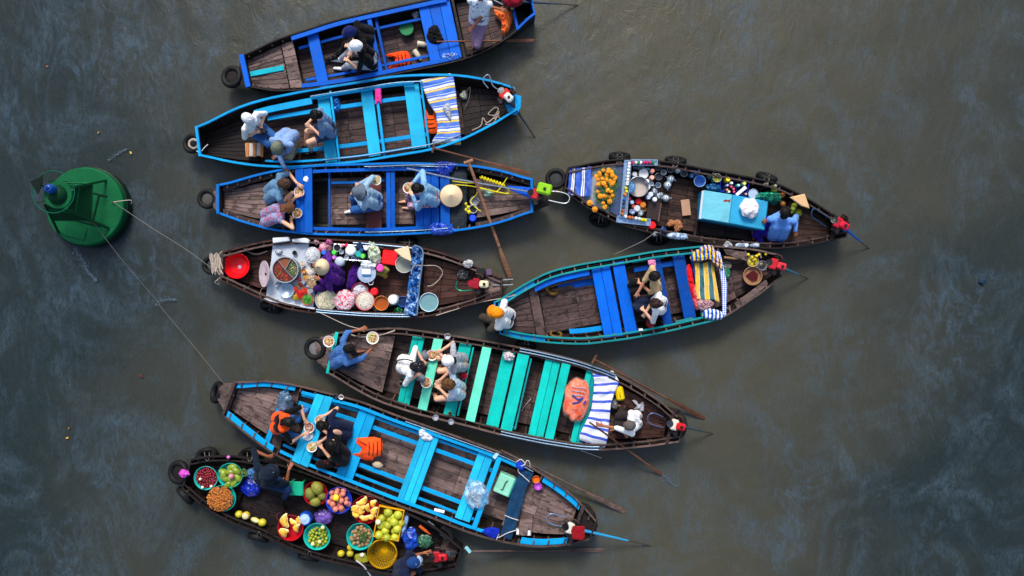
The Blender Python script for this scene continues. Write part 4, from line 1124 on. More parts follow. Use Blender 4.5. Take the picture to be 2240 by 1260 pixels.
# ================= F: teal railed boat
bF = Boat('boat with peeling teal double rails and royal blue benches, right of centre', (1088, 694), (1700, 578),
          [(1082, 662), (1135, 627), (1199, 593), (1266, 577), (1338, 565), (1440, 547), (1549, 536), (1632, 542), (1678, 550), (1702, 560)],
          [(1085, 722), (1096, 734), (1147, 744), (1199, 751), (1278, 755), (1380, 742), (1459, 727), (1578, 699), (1608, 680), (1678, 632), (1705, 603)], W_HULL)
bF.rail(TEAL, 0, .035, .03, x1=1560); bF.rail(TEAL, .10, .035, .03, dz=.0, x0=1090, x1=1560); bF.ribs(RIBM, .24, inner=.13)
bF.rail(W_RAIL, 0, .035, .03, x0=1562); bF.rail(SKYY, .03, .075, .012, dz=-.03, x0=1095, x1=1180, name='side_deck_board', n=8)
bF.rail(BLUE, .14, .10, .02, dz=-.05, x0=1178, x1=1300, sides=(1,), name='side_bench_board', n=8); bF.rail(W_RAIL, .06, .02, .08, dz=-.12, x0=1180, x1=1560, name='inner_board')
bF.end(SKY, True, h=.4)
bF.deck(1100, 1163, 7, .30, W_MID, f0=.86, f1=-.86, gap=.012); bF.bench(1164, 1184, .34, W_MID, 1, f0=.82, f1=-.88)
bF.deck(1186, 1310, 6, FLOOR_Z+.04, W_MID, f0=.62, f1=-.70, seams=(1262,), fan=False)
bF.stringer(1186, 1310, .68, .18, W_RAIL, .04); bF.stringer(1234, 1316, -.78, .22, SKYY, .09)
bF.slab([(1217, 604), (1303, 592), (1305, 622), (1220, 636)], .14, BLUE, .02, name='side_seat_board')
bF.bench(1306, 1346, .38, BLUEY, 2, f0=.80, f1=-.92); bF.bench(1352, 1378, .42, BLUEY, 1, f0=.88, f1=-.9)
bF.deck(1312, 1515, 8, FLOOR_Z, W_MID, f0=.85, f1=-.85, seams=(1400, 1460), fan=False)
bF.bench(1436, 1456, .36, NAVY, 1, f0=.8, f1=-.86)
bF.bench(1482, 1508, .38, NAVY, 1, f0=.82, f1=-.9); bF.crossbar(1522, NAVY, .04, .05, z=.36, f0=.85, f1=-.85)
for xa, xb in ((1395, 1465),): bF.stringer(xa, xb, .80, .40, TEAL, .03)
bF.stringer(1462, 1500, -.84, .40, TEAL, .03); bF.stringer(1395, 1480, .62, .3, NAVY, .09)
bF.deck(1524, 1690, 7, .22, W_MID, f0=.9, f1=-.9, seams=(1600,)); bF.end(W_MID, False, h=.4)
bF.slab([(1607, 664), (1676, 612), (1681, 621), (1668, 634), (1614, 676)], .50, W_LT, .05, name='stern_side_board')
bF.slab([(1582, 544), (1634, 552), (1636, 572), (1588, 556)], .48, W_LT, .02, name='stern_side_board')

# ================= G: brown boat with turquoise benches
bG = Boat('brown boat with seven pairs of turquoise and mint benches, below centre', (728, 771), (1490, 946),
          [(736, 728), (800, 719), (869, 715), (976, 730), (1080, 747), (1187, 768), (1262, 786), (1339, 812), (1400, 846), (1464, 890), (1492, 926)],
          [(719, 813), (765, 844), (823, 877), (919, 909), (1015, 931), (1100, 954), (1187, 972), (1280, 986), (1325, 985), (1400, 978), (1450, 972), (1485, 962)], W_HULL)
bG.rail(W_RAIL, 0, .035, .03); bG.rail(W_RAIL, .095, .03, .03, dz=0); bG.ribs(W_RAIL, .28, inner=.12)
bG.slab([(688, 748), (700, 738), (737, 727), (718, 812), (694, 792)], .42, W_LT, .1, name='bow_nose'); bG.end(W_MID, True, h=.4); bG.crossbar(730, TQ, .05, .05)
bG.deck(735, 850, 7, .34, W_LT, f0=.86, f1=-.86); bG.deck(852, 1345, 8, FLOOR_Z, W_MID, f0=.88, f1=-.88, seams=(960, 1065, 1165, 1250), fan=False)
G_ = [(886, 912, .40, (TQ, TQ)), (931, 951, .50, (MINT,)), (987, 1013, .40, (TQ,)), (1036, 1056, .50, (MINT,)), (1081, 1108, .40, (TQ,)), (1113, 1138, .47, (TQ,)), (1173, 1206, .42, (TQ, TQ)), (1209, 1228, .47, (TQ,)), (1264, 1290, .40, (TQ, TQD))]
for a, b, z, m in G_: bG.bench(a, b, z, list(m), len(m), f0=.86, f1=-.86)
bG.crossbar(1018, TQ, .03, .06, z=.40, f0=.80, f1=-.80); bG.crossbar(1143, TQD, .03, .06, z=.38, f0=.80, f1=-.80)
bG.pipe(STEEL, .03, .014, .05, 1115, 1325); bG.pipe(STEEL, .08, .014, .05, 1115, 1325)
bG.deck(1347, 1455, 7, .26, W_RED, f0=.86, f1=-.86, seams=()); bG.slab([(1466, 892), (1487, 897), (1501, 914), (1505, 932), (1498, 953), (1484, 964), (1464, 966)], .45, W_DK, .14, name='stern_tip'); bG.end(W_MID, False, h=.4); bG.crossbar(1462, W_MID, .05, .05)

# ================= H: long sky blue boat
bH = Boat('long boat with sky-blue benches, brown ribbed rails and a fan-shaped bow deck', (503, 868), (1300, 1158),
          [(516, 836), (584, 829), (646, 839), (719, 858), (791, 876), (855, 902), (958, 938), (1060, 974), (1112, 994), (1159, 1017), (1231, 1062), (1276, 1100), (1302, 1140)],
          [(490, 905), (527, 938), (595, 992), (667, 1027), (760, 1064), (862, 1104), (940, 1132), (1000, 1157), (1050, 1174), (1107, 1188), (1171, 1197), (1246, 1191), (1300, 1172)], W_HULL)
bH.rail(W_RAIL, 0, .035, .03); bH.ribs(W_RAIL, .26, inner=.10, x0=520)
bH.rail(LB, .09, .055, .03, dz=0, x0=640, x1=1110); bH.rail(LB, .02, .11, .012, dz=-.03, x0=512, x1=625, name='side_deck_board')
bH.end(W_LT, True, h=.4); bH.crossbar(507, W_MID, .05, .05)
bH.slab([(473, 870), (478, 852), (489, 839), (516, 838), (492, 902), (486, 892)], .5, W_LT, .08, name='bow_nose')
bH.deck(514, 600, 6, .32, W_LT, f0=.78, f1=-.80); bH.crossbar(606, LBY, .10, .03, z=.36, f0=.93, f1=-.93)
bH.slab([(618, 865), (656, 850), (650, 884), (618, 880)], .34, W_MID, .02, name='side_deck_board'); bH.slab([(595, 930), (622, 945), (612, 985), (584, 968)], .34, W_MID, .02, name='side_deck_board')
bH.deck(625, 1190, 6, FLOOR_Z, W_LT, f0=.80, f1=-.80, seams=(760, 900, 1000, 1090), fan=False)
for f in (.50, -.52):
    bH.stringer(640, 1060, f, .30, LB, .075, n=16)
for f in (.76, -.76):
    bH.stringer(640, 1060, f, .33, LB, .05, n=16)
bH.bench(667, 703, .50, CY, 2, f0=.90, f1=-.92, t=.03); bH.bench(762, 798, .40, LBY, 2, f0=.86, f1=-.88)
bH.bench(898, 936, .42, CY, 3, f0=.88, f1=-.90); bH.bench(1022, 1054, .40, CY, 2, f0=.86, f1=-.80); bH.crossbar(1066, LBY, .09, .04, z=.46, f0=.86, f1=-.88)
bH.pipe(STEEL, .06, .011, .05, 860, 1140, (1,))
bH.deck(1118, 1252, 6, .30, W_LT, f0=.78, f1=-.78, seams=(1175,), fan=True); bH.rail(LB, .03, .12, .012, dz=-.04, x0=1165, x1=1255, name='side_deck_board')
bH.crossbar(1260, W_MID, .06, .06); bH.slab([(1272, 1102), (1290, 1108), (1303, 1126), (1308, 1150), (1301, 1170), (1282, 1184), (1262, 1189)], .45, W_DK, .14, name='stern_tip'); bH.end(W_DK, False, h=.4)

# ================= I: fruit boat
bI = Boat('black hulled fruit boat crowded with basins of fruit, at the bottom', (400, 1037), (1005, 1216),
          [(407, 1006), (464, 994), (521, 995), (590, 1008), (663, 1030), (746, 1062), (828, 1094), (882, 1115), (940, 1142), (986, 1172), (1009, 1200)],
          [(404, 1064), (432, 1097), (502, 1143), (560, 1164), (643, 1206), (704, 1226), (808, 1249), (859, 1259), (920, 1258), (970, 1250), (1005, 1236)], W_HULL, gz=.38)
bI.rail(W_DK, 0, .035, .03); bI.rail(W_DK, .085, .03, .03, dz=-.01, sides=(-1,)); bI.rail(W_DK, .085, .03, .03, dz=-.01, sides=(1,), x1=560); bI.ribs(W_DK, .26, inner=.1, sides=(-1,)); bI.ribs(W_DK, .26, inner=.1, sides=(1,), x1=560); bI.ribs(W_DK, .26, top=False, sides=(1,), x0=575)
bI.end(W_DK, True, h=.4); bI.deck(406, 530, 7, .2, W_DK, f0=.9, f1=-.9); bI.deck(532, 960, 8, FLOOR_Z, W_DK, f0=.88, f1=-.88, seams=(620, 700, 800, 880), fan=False)
bI.deck(962, 998, 5, .22, W_MID, f0=.85, f1=-.85); bI.end(W_DK, False, h=.4)
# ------------------------------------------------------------------ green buoy
def make_buoy():
    z0 = .30; c0 = P(184, 451, z0); t = thing('navigation_buoy', 'green steel mooring buoy with a lantern tower, left of all the boats', 'buoy', (c0.x, c0.y, 0), R(-14))
    g = paint('#086038', under='#04240f', wear=.9, rough=.45, name='buoy_green_paint'); gd = paint('#053c22', under='#061a0e', wear=.6, rough=.5, name='dark_green_paint')
    r = 86*mpp(z0)
    part('float_drum', MB().lathe([(0, z0), (r*.965, z0), (r*.985, z0-.012), (r, z0-.05), (r, z0-.11), (r*1.025, z0-.12), (r*1.025, -.2), (0, -.2)], 64), g, t, smooth=False, bevel=.004)
    part('float_band', MB().lathe([(r*1.005, .2), (r*1.035, .19), (r*1.035, .08), (r*1.03, .0), (r*1.01, -.1)], 64), paint('#042a1c', under='#02120c', wear=.8, name='slimy_waterline_paint'), t, smooth=True)
    # raised deck ribs, hatch and weld seams
    for a, L, x, y in ((0, .50, .12, .28), (0, .5, .12, -.28), (90, .56, .22, 0), (90, .5, -.2, 0)):
        part('deck_rib', MB().box((x, y, z0+.014), (L, .03, .028), rz=R(a)), gd, t, bevel=.005)
    part('hatch_plate', MB().box((-.05, -.50, z0+.008), (.42, .22, .016)), g, t, bevel=.004)
    part('hatch_plate', MB().box((.12, .0, z0+.008), (.2, .5, .016)), g, t, bevel=.004)
    inv = t.matrix_basis.inverted() if False else Matrix.Translation((c0.x, c0.y, 0)) @ Matrix.Rotation(R(-14), 4, 'Z')
    inv = inv.inverted(); L_ = lambda x, y, z: inv @ P(x, y, z)
    zt = 1.22; ctr = L_(122, 425, zt)
    base = [L_(*p, z0) for p in ((232, 395), (238, 500), (128, 508), (150, 400))]
    top = [ctr+Vector((dx, dy, -.08)) for dx, dy in ((.2, .18), (.2, -.2), (-.2, -.2), (-.2, .18))]
    for p, q in zip(base, top):
        b = MB(); d = (q-p).normalized(); b.tube([p, q], .028, 4); part('tower_leg', b, gd, t)
    for k in range(4):
        for f in (.42, .8):
            part('tower_brace', MB().tube([base[k].lerp(top[k], f), base[(k+1) % 4].lerp(top[(k+1) % 4], f)], .014, 5), g, t)
    # side plates of the tower
    for k, (u, v_) in enumerate(((0, 1), (1, 2))):
        a, b_, c, d = base[u].lerp(top[u], .45), base[v_].lerp(top[v_], .45), base[v_].lerp(top[v_], .97), base[u].lerp(top[u], .97)
        m = MB().add([a, b_, c, d], [(0, 1, 2, 3)]); part('tower_panel', m, gd, t, solid=.012)
    part('tower_platform', MB().lathe([(0, .0), (.24, 0), (.25, -.02), (.24, -.04), (0, -.04)], 28, c=tuple(ctr+Vector((0, 0, -.06)))), g, t)
    part('lantern_base', MB().lathe([(0, .12), (.08, .12), (.12, .09), (.16, .04), (.17, 0), (0, 0)], 24, c=tuple(ctr+Vector((0, 0, -.05)))), gd, t, smooth=True)
    lc = L_(110, 413, 1.36)
    part('lantern', MB().lathe([(0, .1), (.045, .1), (.06, .085), (.078, .05), (.082, 0), (.07, -.1), (0, -.1)], 24, c=tuple(lc)), plain('#12489a', .15, name='blue_lantern_lens'), t, smooth=True)
    part('lantern_cap', MB().lathe([(0, .125), (.02, .125), (.038, .1), (.038, .09), (0, .09)], 16, c=tuple(lc)), plain('#0c2c70', .3, name='lantern_cap_plastic'), t, smooth=True)
    rc = L_(117, 420, 1.14); rr = 46*mpp(1.14)
    part('guard_ring', MB().tube([rc+Vector((rr*math.cos(2*math.pi*i/40), rr*math.sin(2*math.pi*i/40), 0)) for i in range(40)], .010, 6, closed=True), paint('#0c6048', wear=.4, name='ring_paint'), t, smooth=True)
    for a in (20, 130, 225, 310):
        part('ring_bracket', MB().tube([rc+Vector((rr*math.cos(R(a)), rr*math.sin(R(a)), 0)), ctr+Vector((.16*math.cos(R(a)), .16*math.sin(R(a)), -.08))], .010, 5), gd, t)
    # dark radar-reflector plates
    tips = [L_(66, 397, 1.25), L_(95, 384, 1.4), L_(83, 427, 1.25), L_(92, 405, 1.05)]
    part('radar_reflector', MB().add([tuple(p) for p in tips], [(0, 1, 3), (0, 3, 2), (1, 2, 3), (0, 2, 1)]), plain('#04180f', .7, name='black_green_plate'), t)
    part('reflector_strut', MB().tube([L_(90, 405, 1.25), ctr+Vector((0, 0, -.05))], .012, 5), gd, t)
    # small lettered plate (rows of white characters)
    pc = L_(161, 426, .98); pl = MB().box(tuple(pc), (.13, .20, .012)); part('name_plate', pl, plain('#0b5e78', .4, name='plate_blue'), t)
    wh = plain('#cfe8f4', .5, name='white_lettering')
    for dx, txt in ((-.035, 'ooooo'), (.034, '09:1')):
        cu = bpy.data.curves.new('lettering', 'FONT'); cu.body = txt; cu.size = .062; cu.extrude = .002; cu.align_x = 'CENTER'; cu.align_y = 'CENTER'
        tmp = bpy.data.objects.new('tmp', cu); link(tmp); me = bpy.data.meshes.new_from_object(tmp.evaluated_get(bpy.context.evaluated_depsgraph_get())); bpy.data.objects.remove(tmp)
        me.materials.clear(); me.materials.append(wh); part('lettering', me, None, t, loc=tuple(pc+Vector((dx, 0, .009))), rot=(0, 0, R(-90)))
    for (x, y) in ((205, 487), (248, 442)):
        q = L_(x, y, z0+.02); part('mooring_eye', MB().tube([q+Vector((.03*math.cos(a), 0, .03*math.sin(a)+.02)) for a in np.linspace(0, 2*math.pi, 12, endpoint=False)], .008, 5, closed=True), plain('#6a4a3a', .7, name='rusty_steel'), t, smooth=True)
make_buoy()
ROPE = plain('#b9aa9c', .85, var=.3, name='rope_fibre'); ROPEW = plain('#c8c6c8', .8, name='pale_rope_fibre'); ROPEG = plain('#6d6a66', .85, name='grey_rope_fibre')
rope([(248, 442, .44), (330, 497, .44), (400, 541, .48), (450, 577, .5), (470, 592, .5)], .006, ROPEG, 'thick mooring rope from the buoy to the bow of the soup boat')
rope([(248, 442, .43), (262, 440, .42), (286, 438, .38), (287, 446, .32)], .008, ROPE, 'loose rope end hanging over the edge of the green buoy')
rope([(205, 487, .43), (262, 562, .3), (345, 660, .05), (352, 672, .05), (430, 765, .3), (487, 836, .5), (512, 866, .52)], .0035, ROPEG, 'thin long line from the buoy across the water to the long sky-blue boat')
# ------------------------------------------------------------------ tyres
tyre(508, 168, .36, 26, 'tyre lying flat at the bow of the deep blue top boat', (-.25, .1, 1), hub='#17120f', ratio=.40)
tyre(421, 314, .36, 23, 'tyre with a pale rope coil in it at the bow of the second boat', (-.25, .05, 1), hub='#101418')
tyre(454, 435, .36, 23, 'tyre with a muddy grey middle at the bow of the third boat', (-.1, 0, 1), hub='#4c4a46')
tyre(463, 580, .36, 22, 'tyre half hidden by a heap of rope at the soup boat bow', (-.15, 0, 1))
tyre(1216, 391, .40, 24, 'tyre with a grey middle at the bow of the drinks boat', (-.12, 0, 1), hub='#34363a')
tyre(690, 762, .38, 26, 'tyre with a pale middle at the bow of the turquoise-bench boat', (-.15, .05, 1), hub='#6e7072')
tyre(475, 858, .34, 25, 'tyre standing against the nose of the long sky-blue boat', (-.72, .25, .62))
tyre(1080, 705, .30, 24, 'tyre beneath the man in the orange cap', (-.35, -.1, 1))
tyre(391, 1033, .36, 27, 'tyre at the very tip of the fruit boat bow', (-.35, .05, 1), hub='#17130f')
for x, y, nx, ny, lb in ((452, 995, -.05, 1, 'fender tyre on the upper side of the fruit boat nearest its bow'), (546, 996, .1, 1, 'fender tyre on the fruit boat beside the hull of the long sky-blue boat'),
        (405, 1084, -.8, -.75, 'fender tyre on the lower bow quarter of the fruit boat'), (565, 1176, -.25, -1, 'fender tyre on the lower side of the fruit boat below the cut pomelos'),
        (675, 1219, -.2, -1, 'fender tyre on the lower side of the fruit boat below the basin of limes'), (593, 673, -.2, -1, 'fender tyre on the lower side of the soup boat'),
        (1355, 343, 0, 1, 'fender tyre at the bow end of the drinks boat upper side'), (1478, 352, .05, 1, 'middle fender tyre on the drinks boat upper side'),
        (1677, 388, .25, 1, 'fender tyre near the conical hat on the drinks boat'), (1312, 481, -.4, -1, 'fender tyre on the lower bow side of the drinks boat'),
        (1150, 757, -.1, -1, 'fender tyre under the lower teal rail of the teal boat'), (890, 528, .05, 1, 'fender tyre between the third boat and the soup boat'), (1440, 522, -.1, -1, 'fender tyre low on the drinks boat beside the slack line')):
    tyre(x, y, .20, 24, lb, (nx, ny, .42), ratio=.42)
    rope([(x-5-nx*4, y-ny*6, .3), (x-3-nx*8, y+ny*9, .42), (x+1-nx*4, y+ny*13, .50), (x+5-nx*2, y+ny*8, .44), (x+6, y-ny*5, .32)], .006, ROPEG, 'cord on the '+lb.split(' on the ')[-1].split(' beside')[0]+', tied round a tyre at x' if False else 'cord tying '+(' '.join(lb.split()[:8])+(' '+' '.join(lb.split()[-4:]) if len(lb.split()) > 12 else ' '+' '.join(lb.split()[8:]))), name='lashing_cord', cat='cord')
tyre(1216, 731, .18, 15, 'yellowed tyre inside the teal boat beside its lower rail', (.15, .9, .5), yellow=True, ratio=.3)
tyre(1207, 636, .16, 15, 'ochre tyre inside the teal boat beside its upper rail', (.3, .8, .6), yellow=True)
coil = lambda x, y, z, r, lb, mat, n=4, rr=.007: rope([(x+(r-.8*k*.25)*math.cos(k*.9), y+(r-.8*k*.25)*math.sin(k*.9), z+.004*k) for k in range(int(n*7))], rr, mat, lb, n=3)
coil(423, 314, .45, 12, 'pale rope coiled inside the bow tyre of the second boat', ROPE, 3, .007)
rope([(430, 330, .48), (438, 333, .5), (448, 322, .48), (455, 316, .45)], .009, ROPEW, 'short pale rope end at the bow of the second boat')
# heap of rope at soup boat bow
rs_ = random.Random(5); pts = []
for k in range(34): pts.append((465+rs_.uniform(-7, 16)+(k % 2)*7, 560+(k % 2)*36+rs_.uniform(-8, 6), .52+k*.0012))
rope(pts, .008, ROPE, 'tangled heap of pale rope over the soup boat bow', n=5)
rope([(472, 565, .5), (486, 550, .5), (490, 560, .5), (475, 580, .5), (488, 600, .5), (478, 610, .5), (470, 618, .45), (480, 622, .4), (476, 612, .5)], .008, ROPE, 'rope loops hanging off the soup boat bow below the heap')
# ------------------------------------------------------------------ A contents
slabthing('turquoise_plank', 'short turquoise painted plank lying on the bow deck of the top boat', 'plank', [(547, 157), (620, 143), (622, 154), (549, 168)], .40, .02, paint('#12b8cc', wear=.2))
t_ = vessel('plastic_pot', 'small green plastic pot on the floor of the top boat', 'pot', 889, 62, .25, 15, .13, .004, plain('#0f9a5c', .3, name='green_plastic'), r2=.8, fill=(plain('#0c7a48', .4, name='green_lining'), 'lining'), fz=.8)
bag('plastic_bag', 'small white carrier bag beside the green pot in the top boat', 'bag', 910, 34, .16, .07, .06, .09, film('#e8ecf0', .9), seed=3)
for x, y, a, lb in ((921, 95, 10, 'upper of two cream plastic bottles on the floor of the top boat'), (914, 110, 55, 'lower of two cream plastic bottles on the floor of the top boat')):
    bottle(x-8, y, .17, a, .22, .052, lb, '#cfc8ae', '#e8e4d8', group='cream bottles', alpha=1)
vest(870, 132, .14, -8, 'rumpled orange life vest on the floor of the deep blue top boat', .40, .28, 3, '#ff4a14')
crumple('black_jacket', 'black jacket heaped on the blue platform of the top boat', 'jacket', [(940, 60), (955, 55), (968, 80), (970, 92), (950, 97), (935, 88), (934, 70)], .42, .07, cloth('#0b0d12'), 2)
bag('plastic_sheet', 'crinkled blue plastic sheet on the stern corner of the top boat platform', 'plastic sheet', 985, 125, .43, .16, .08, .06, film('#1f6fe0', .8), seed=8, knot=False)
oar([(955, 91), (1168, 88)], 'thin wooden oar held by the standing rower in the top boat', W_OAR, zz=(.55, .25), wide=.03, tee=False, r=.013)
crumple('orange_cloth', 'orange life vest hung beside the engine of the top boat', 'life vest', [(1085, 18), (1118, 28), (1118, 55), (1108, 72), (1096, 74), (1097, 50), (1082, 30)], .42, .10, cloth('#ff7a3c'), 6)
engine(1120, 6, -3, .55, 'long-tail engine under a dark red cloth on the top boat', '#7a0f22', '#8a1024', shaft=(1275, 12), handle=[(1100, 10, .7), (1080, 0, .75), (1060, -8, .8)], cover='#8a0f26')
# ------------------------------------------------------------------ B contents
STR1 = tri_stripes(('#e4e8f0', '#1f5fc8', '#e8c02a', '#2a5ca8', '#1f68d0', '#cfd8ea', '#1f68d0'), (.20, .06, .16, .05, .33, .05, .15), .20)
sheetcloth('striped_tarpaulin', 'blue tarpaulin with white and yellow stripes across the second boat', 'tarpaulin',
           [(919, 172), (926, 195), (938, 226), (953, 248), (957, 275), (956, 292), (948, 303), (942, 316)], [(984, 158), (992, 168), (997, 200), (1000, 230), (1003, 250), (1006, 275), (1008, 295), (1008, 316)], .50, STR1, drape=.08)
crumple('cloth_bundle', 'grey bundle of rag on the striped tarpaulin of the second boat', 'rag', [(968, 235), (980, 225), (986, 240), (986, 262), (978, 255)], .52, .05, cloth('#a8b0bc'), 3)
vest(943, 260, .30, 85, 'orange life vest under the edge of the striped tarpaulin', .46, .24, 3, '#ff5a16')
crumple('pink_cloth', 'bright pink cloth hung over the bench bar of the second boat', 'cloth', [(821, 190), (833, 195), (834, 226), (828, 222), (821, 228)], .44, .03, cloth('#ee3ea0'), 4)
crumple('blue_bag', 'crumpled blue bag beside the bench of the second boat', 'bag', [(730, 213), (742, 216), (744, 240), (734, 246), (729, 232)], .34, .08, film('#1a80e0', .95), 5)
tray_ = slabthing('serving_tray', 'slatted wooden tray on the bow deck beside the man with the camera', 'tray', [(537, 314), (575, 312), (576, 341), (538, 343)], .30, .02, plain('#c8c0bc', .7, name='pale_board'))
for i, x in enumerate((540, 556, 572)):
    a_, b_ = P(x-3, 312, .33)-tray_.location, P(x+3.5, 343, .33)-tray_.location; part('slat', MB().box(((a_.x+b_.x)/2, (a_.y+b_.y)/2, .03), (b_.x-a_.x, a_.y-b_.y, .02)), plain('#c07a3a', .6, name='orange_wood'), tray_, bevel=.003)
crumple('grey_rag', 'pale grey rag on the stern deck of the second boat', 'rag', [(1005, 208), (1016, 196), (1022, 206), (1020, 218), (1010, 217)], .24, .05, cloth('#9aa098'), 7)
rope([(1033, 285, .24), (1052, 275, .24), (1056, 258, .24), (1064, 268, .24), (1076, 262, .24), (1090, 240, .25), (1082, 236, .25), (1068, 250, .24), (1085, 252, .24), (1092, 244, .25), (1080, 268, .24), (1062, 272, .24), (1086, 256, .24), (1095, 262, .24), (1088, 268, .24), (1083, 258, .24), (1093, 252, .24)], .010, ROPE, 'pale rope loosely coiled on the stern deck of the second boat')
rope([(1018, 205, .3), (1028, 190, .35), (1026, 215, .3), (1016, 238, .25)], .006, ROPEG, 'thin cord on the stern deck of the second boat')
engine(1108, 214, 45, .52, 'red engine with a white fuel tank on the second boat', '#c8281e', '#e8e4dc', shaft=(1174, 306), handle=[(1093, 198, .72), (1078, 187, .74), (1070, 165, .76), (1060, 168, .76), (1057, 178, .75), (1068, 193, .72)], starter='#8a8c90', handle_col='#8f98a8')
oar([(948, 324), (1160, 380)], 'brown oar leaning from the second boat over the third', W_OAR, zz=(.75, .35), blade=.5, wide=.035)
# ------------------------------------------------------------------ C contents
noodle_bowl(654, 420, .60, 11.5, 'bowl of soup in front of the man in the grey-blue shirt', seed=1, spoon=None)
noodle_bowl(650, 466, .60, 11, 'bowl of soup in front of the woman in the patterned top', soup='#b8862a', seed=2)
noodle_bowl(823, 394, .62, 11, 'bowl of noodles beside the woman in the grey hat', seed=3, cols=('#c9a15c', '#d8c890', '#e3d6b0'), soup='#c8bc98')
noodle_bowl(893, 411, .75, 12, 'bowl of noodles held by the woman in the pale blue jacket', seed=4)
crumple('tissue', 'white paper napkin on the royal blue table of the third boat', 'napkin', [(664, 388), (670, 385), (675, 391), (672, 398), (664, 396)], .525, .015, cloth('#e8eaf0'), 1)
con_hat(987, 428, .55, 24.5, 'pale conical hat lying on the third boat', group=None)
crumple('dark_tarpaulin', 'dark grey tarpaulin folded across the third boat behind the conical hat', 'tarpaulin', [(986, 366), (1018, 362), (1022, 400), (1021, 450), (1018, 500), (988, 503), (984, 450), (985, 400)], .36, .06, cloth('#2a3238'), 4, folds=9)
crumple('blue_sheeting', 'heap of bright blue sheeting on the upper rail of the third boat', 'sheeting', [(950, 358), (968, 353), (1000, 357), (990, 372), (975, 386), (955, 378)], .47, .06, film('#0a3fd0', 1.0), 9, folds=26)
crumple('blue_sheeting', 'heap of bright blue and white sheeting on the lower rail of the third boat', 'sheeting', [(940, 492), (960, 486), (985, 494), (1000, 506), (975, 514), (940, 512)], .47, .05, film('#1a4fd8', 1.0), 12, folds=26)
YEL = plain('#e8d818', .6, name='yellow_rope_fibre')
rope([(1050+i*2.2, 387+4*math.sin(i*2.1)+i*.75, .42+.02*math.cos(i*2.1)) for i in range(26)], .012, YEL, 'plaited yellow rope hank near the stern of the third boat', n=3)
rope([(995, 404, .45), (1030, 407, .45), (1070, 416, .45), (1110, 424, .45), (1118, 422, .44)], .010, YEL, 'upper straight run of yellow rope across the third boat', n=4)
rope([(990, 396, .5), (1020, 400, .47), (1060, 402, .45), (1112, 414, .44), (1100, 424, .43), (1050, 410, .45)], .008, YEL, 'lower straight run of yellow rope across the third boat', n=4)
rope([(1110, 388, .45), (1085, 420, .44), (1055, 412, .43), (1040, 428, .4), (1030, 440, .36), (1038, 452, .36), (1052, 462, .36)], .009, YEL, 'yellow rope curling down into the third boat', n=5)
for i, (x, y, r) in enumerate(((1018, 446, 4.5), (1018, 459, 5), (1026, 464, 5), (1024, 453, 4))):
    single('yellow_float', 'round yellow float beside the black pot in the third boat', 'float', MB().ell((0, 0, 0), r*.0083, 12, 8), plain('#e0d01a', .4, name='yellow_float_plastic'), P(x, y, .36), smooth=True, group='yellow floats')
vessel('cooking_pot', 'white rimmed pot with a black inside in the third boat', 'pot', 1035, 457, .38, 9.5, .12, .006, plain('#d0d4d8', .3, name='enamel'), fill=(BLK, 'contents'), fz=.5)
vessel('plastic_tub', 'white tub beside the yellow rope in the third boat', 'tub', 1038, 440, .38, 10, .12, .005, film('#d8dce8', .9), fill=(plain('#8a8c90', .5, name='grey_contents'), 'contents'), fz=.5)
can(1034, 477, .40, 8.5, .22, 'bright blue bottle drum near the lower rail of the third boat', 'water_jug', 'jug', '#0a3ff0', '#1a50ff')
tube_ = lambda name, lb, cat, pts, r, m, g=None: rope(pts, r, m, lb, name=name, n=3, cat=cat, group=g)
tube_('metal_pole', 'long galvanised pole across the third boat to its engine', 'pole', [(890, 368, .62), (1000, 392, .62), (1161, 420, .62)], .016, plain('#8a97a8', .35, metal=.6, name='pole_steel'))
tube_('metal_pole', 'slim pale pole lying along the upper rail of the third boat', 'pole', [(806, 365, .52), (900, 361, .52), (1000, 360, .52)], .010, plain('#93a4b8', .35, metal=.6, name='thin_pole_steel'))
engine(1176, 428, 15, .56, 'engine with a lime green fuel tank behind the third boat', '#b8182c', '#8ac81a', shaft=None, handle=[(1200, 418, .7), (1225, 420, .7), (1243, 427, .7), (1245, 438, .7), (1234, 445, .7), (1200, 438, .7)], tank_off=(.03, .125), shaft_col='#0a55c8', tank_size=(.26, .20), muffler=(-.02, -.1))
slabthing('engine_mount', 'blue painted steel engine mount pointing at the lime tank', 'engine mount', [(1110, 407), (1168, 411), (1172, 428), (1165, 437), (1112, 414)], .55, .05, paint('#0b55c8', wear=.3), bevel=.01)
oar([(1025, 354), (1116, 607)], 'long reddish oar crossing the third boat into the gap below', wood('#b08468', '#6a4030', stain=.1, name='pale_oar_wood'), zz=(.80, .06), blade=.28, wide=.045, r=.027)
crumple('clear_bag', 'small clear plastic bag under the ropes of the third boat', 'bag', [(1052, 415), (1070, 412), (1082, 424), (1072, 432), (1056, 428)], .34, .05, film('#9fd0c0', .4), 21)
# ------------------------------------------------------------------ E and others ropes
rope([(1345, 556, .5), (1380, 540, .48), (1410, 525, .48), (1432, 508, .5)], .007, ROPEG, 'slack line between the teal boat and the drinks boat')
rope([(700, 684, .52), (760, 712, .5), (800, 722, .5)], .007, ROPE, 'line from the soup boat down to the turquoise-bench boat')
rope([(954, 690, .5), (1048, 662, .5), (1100, 652, .52), (1128, 645, .5)], .008, ROPE, 'line from the soup boat stern to the teal boat bow')
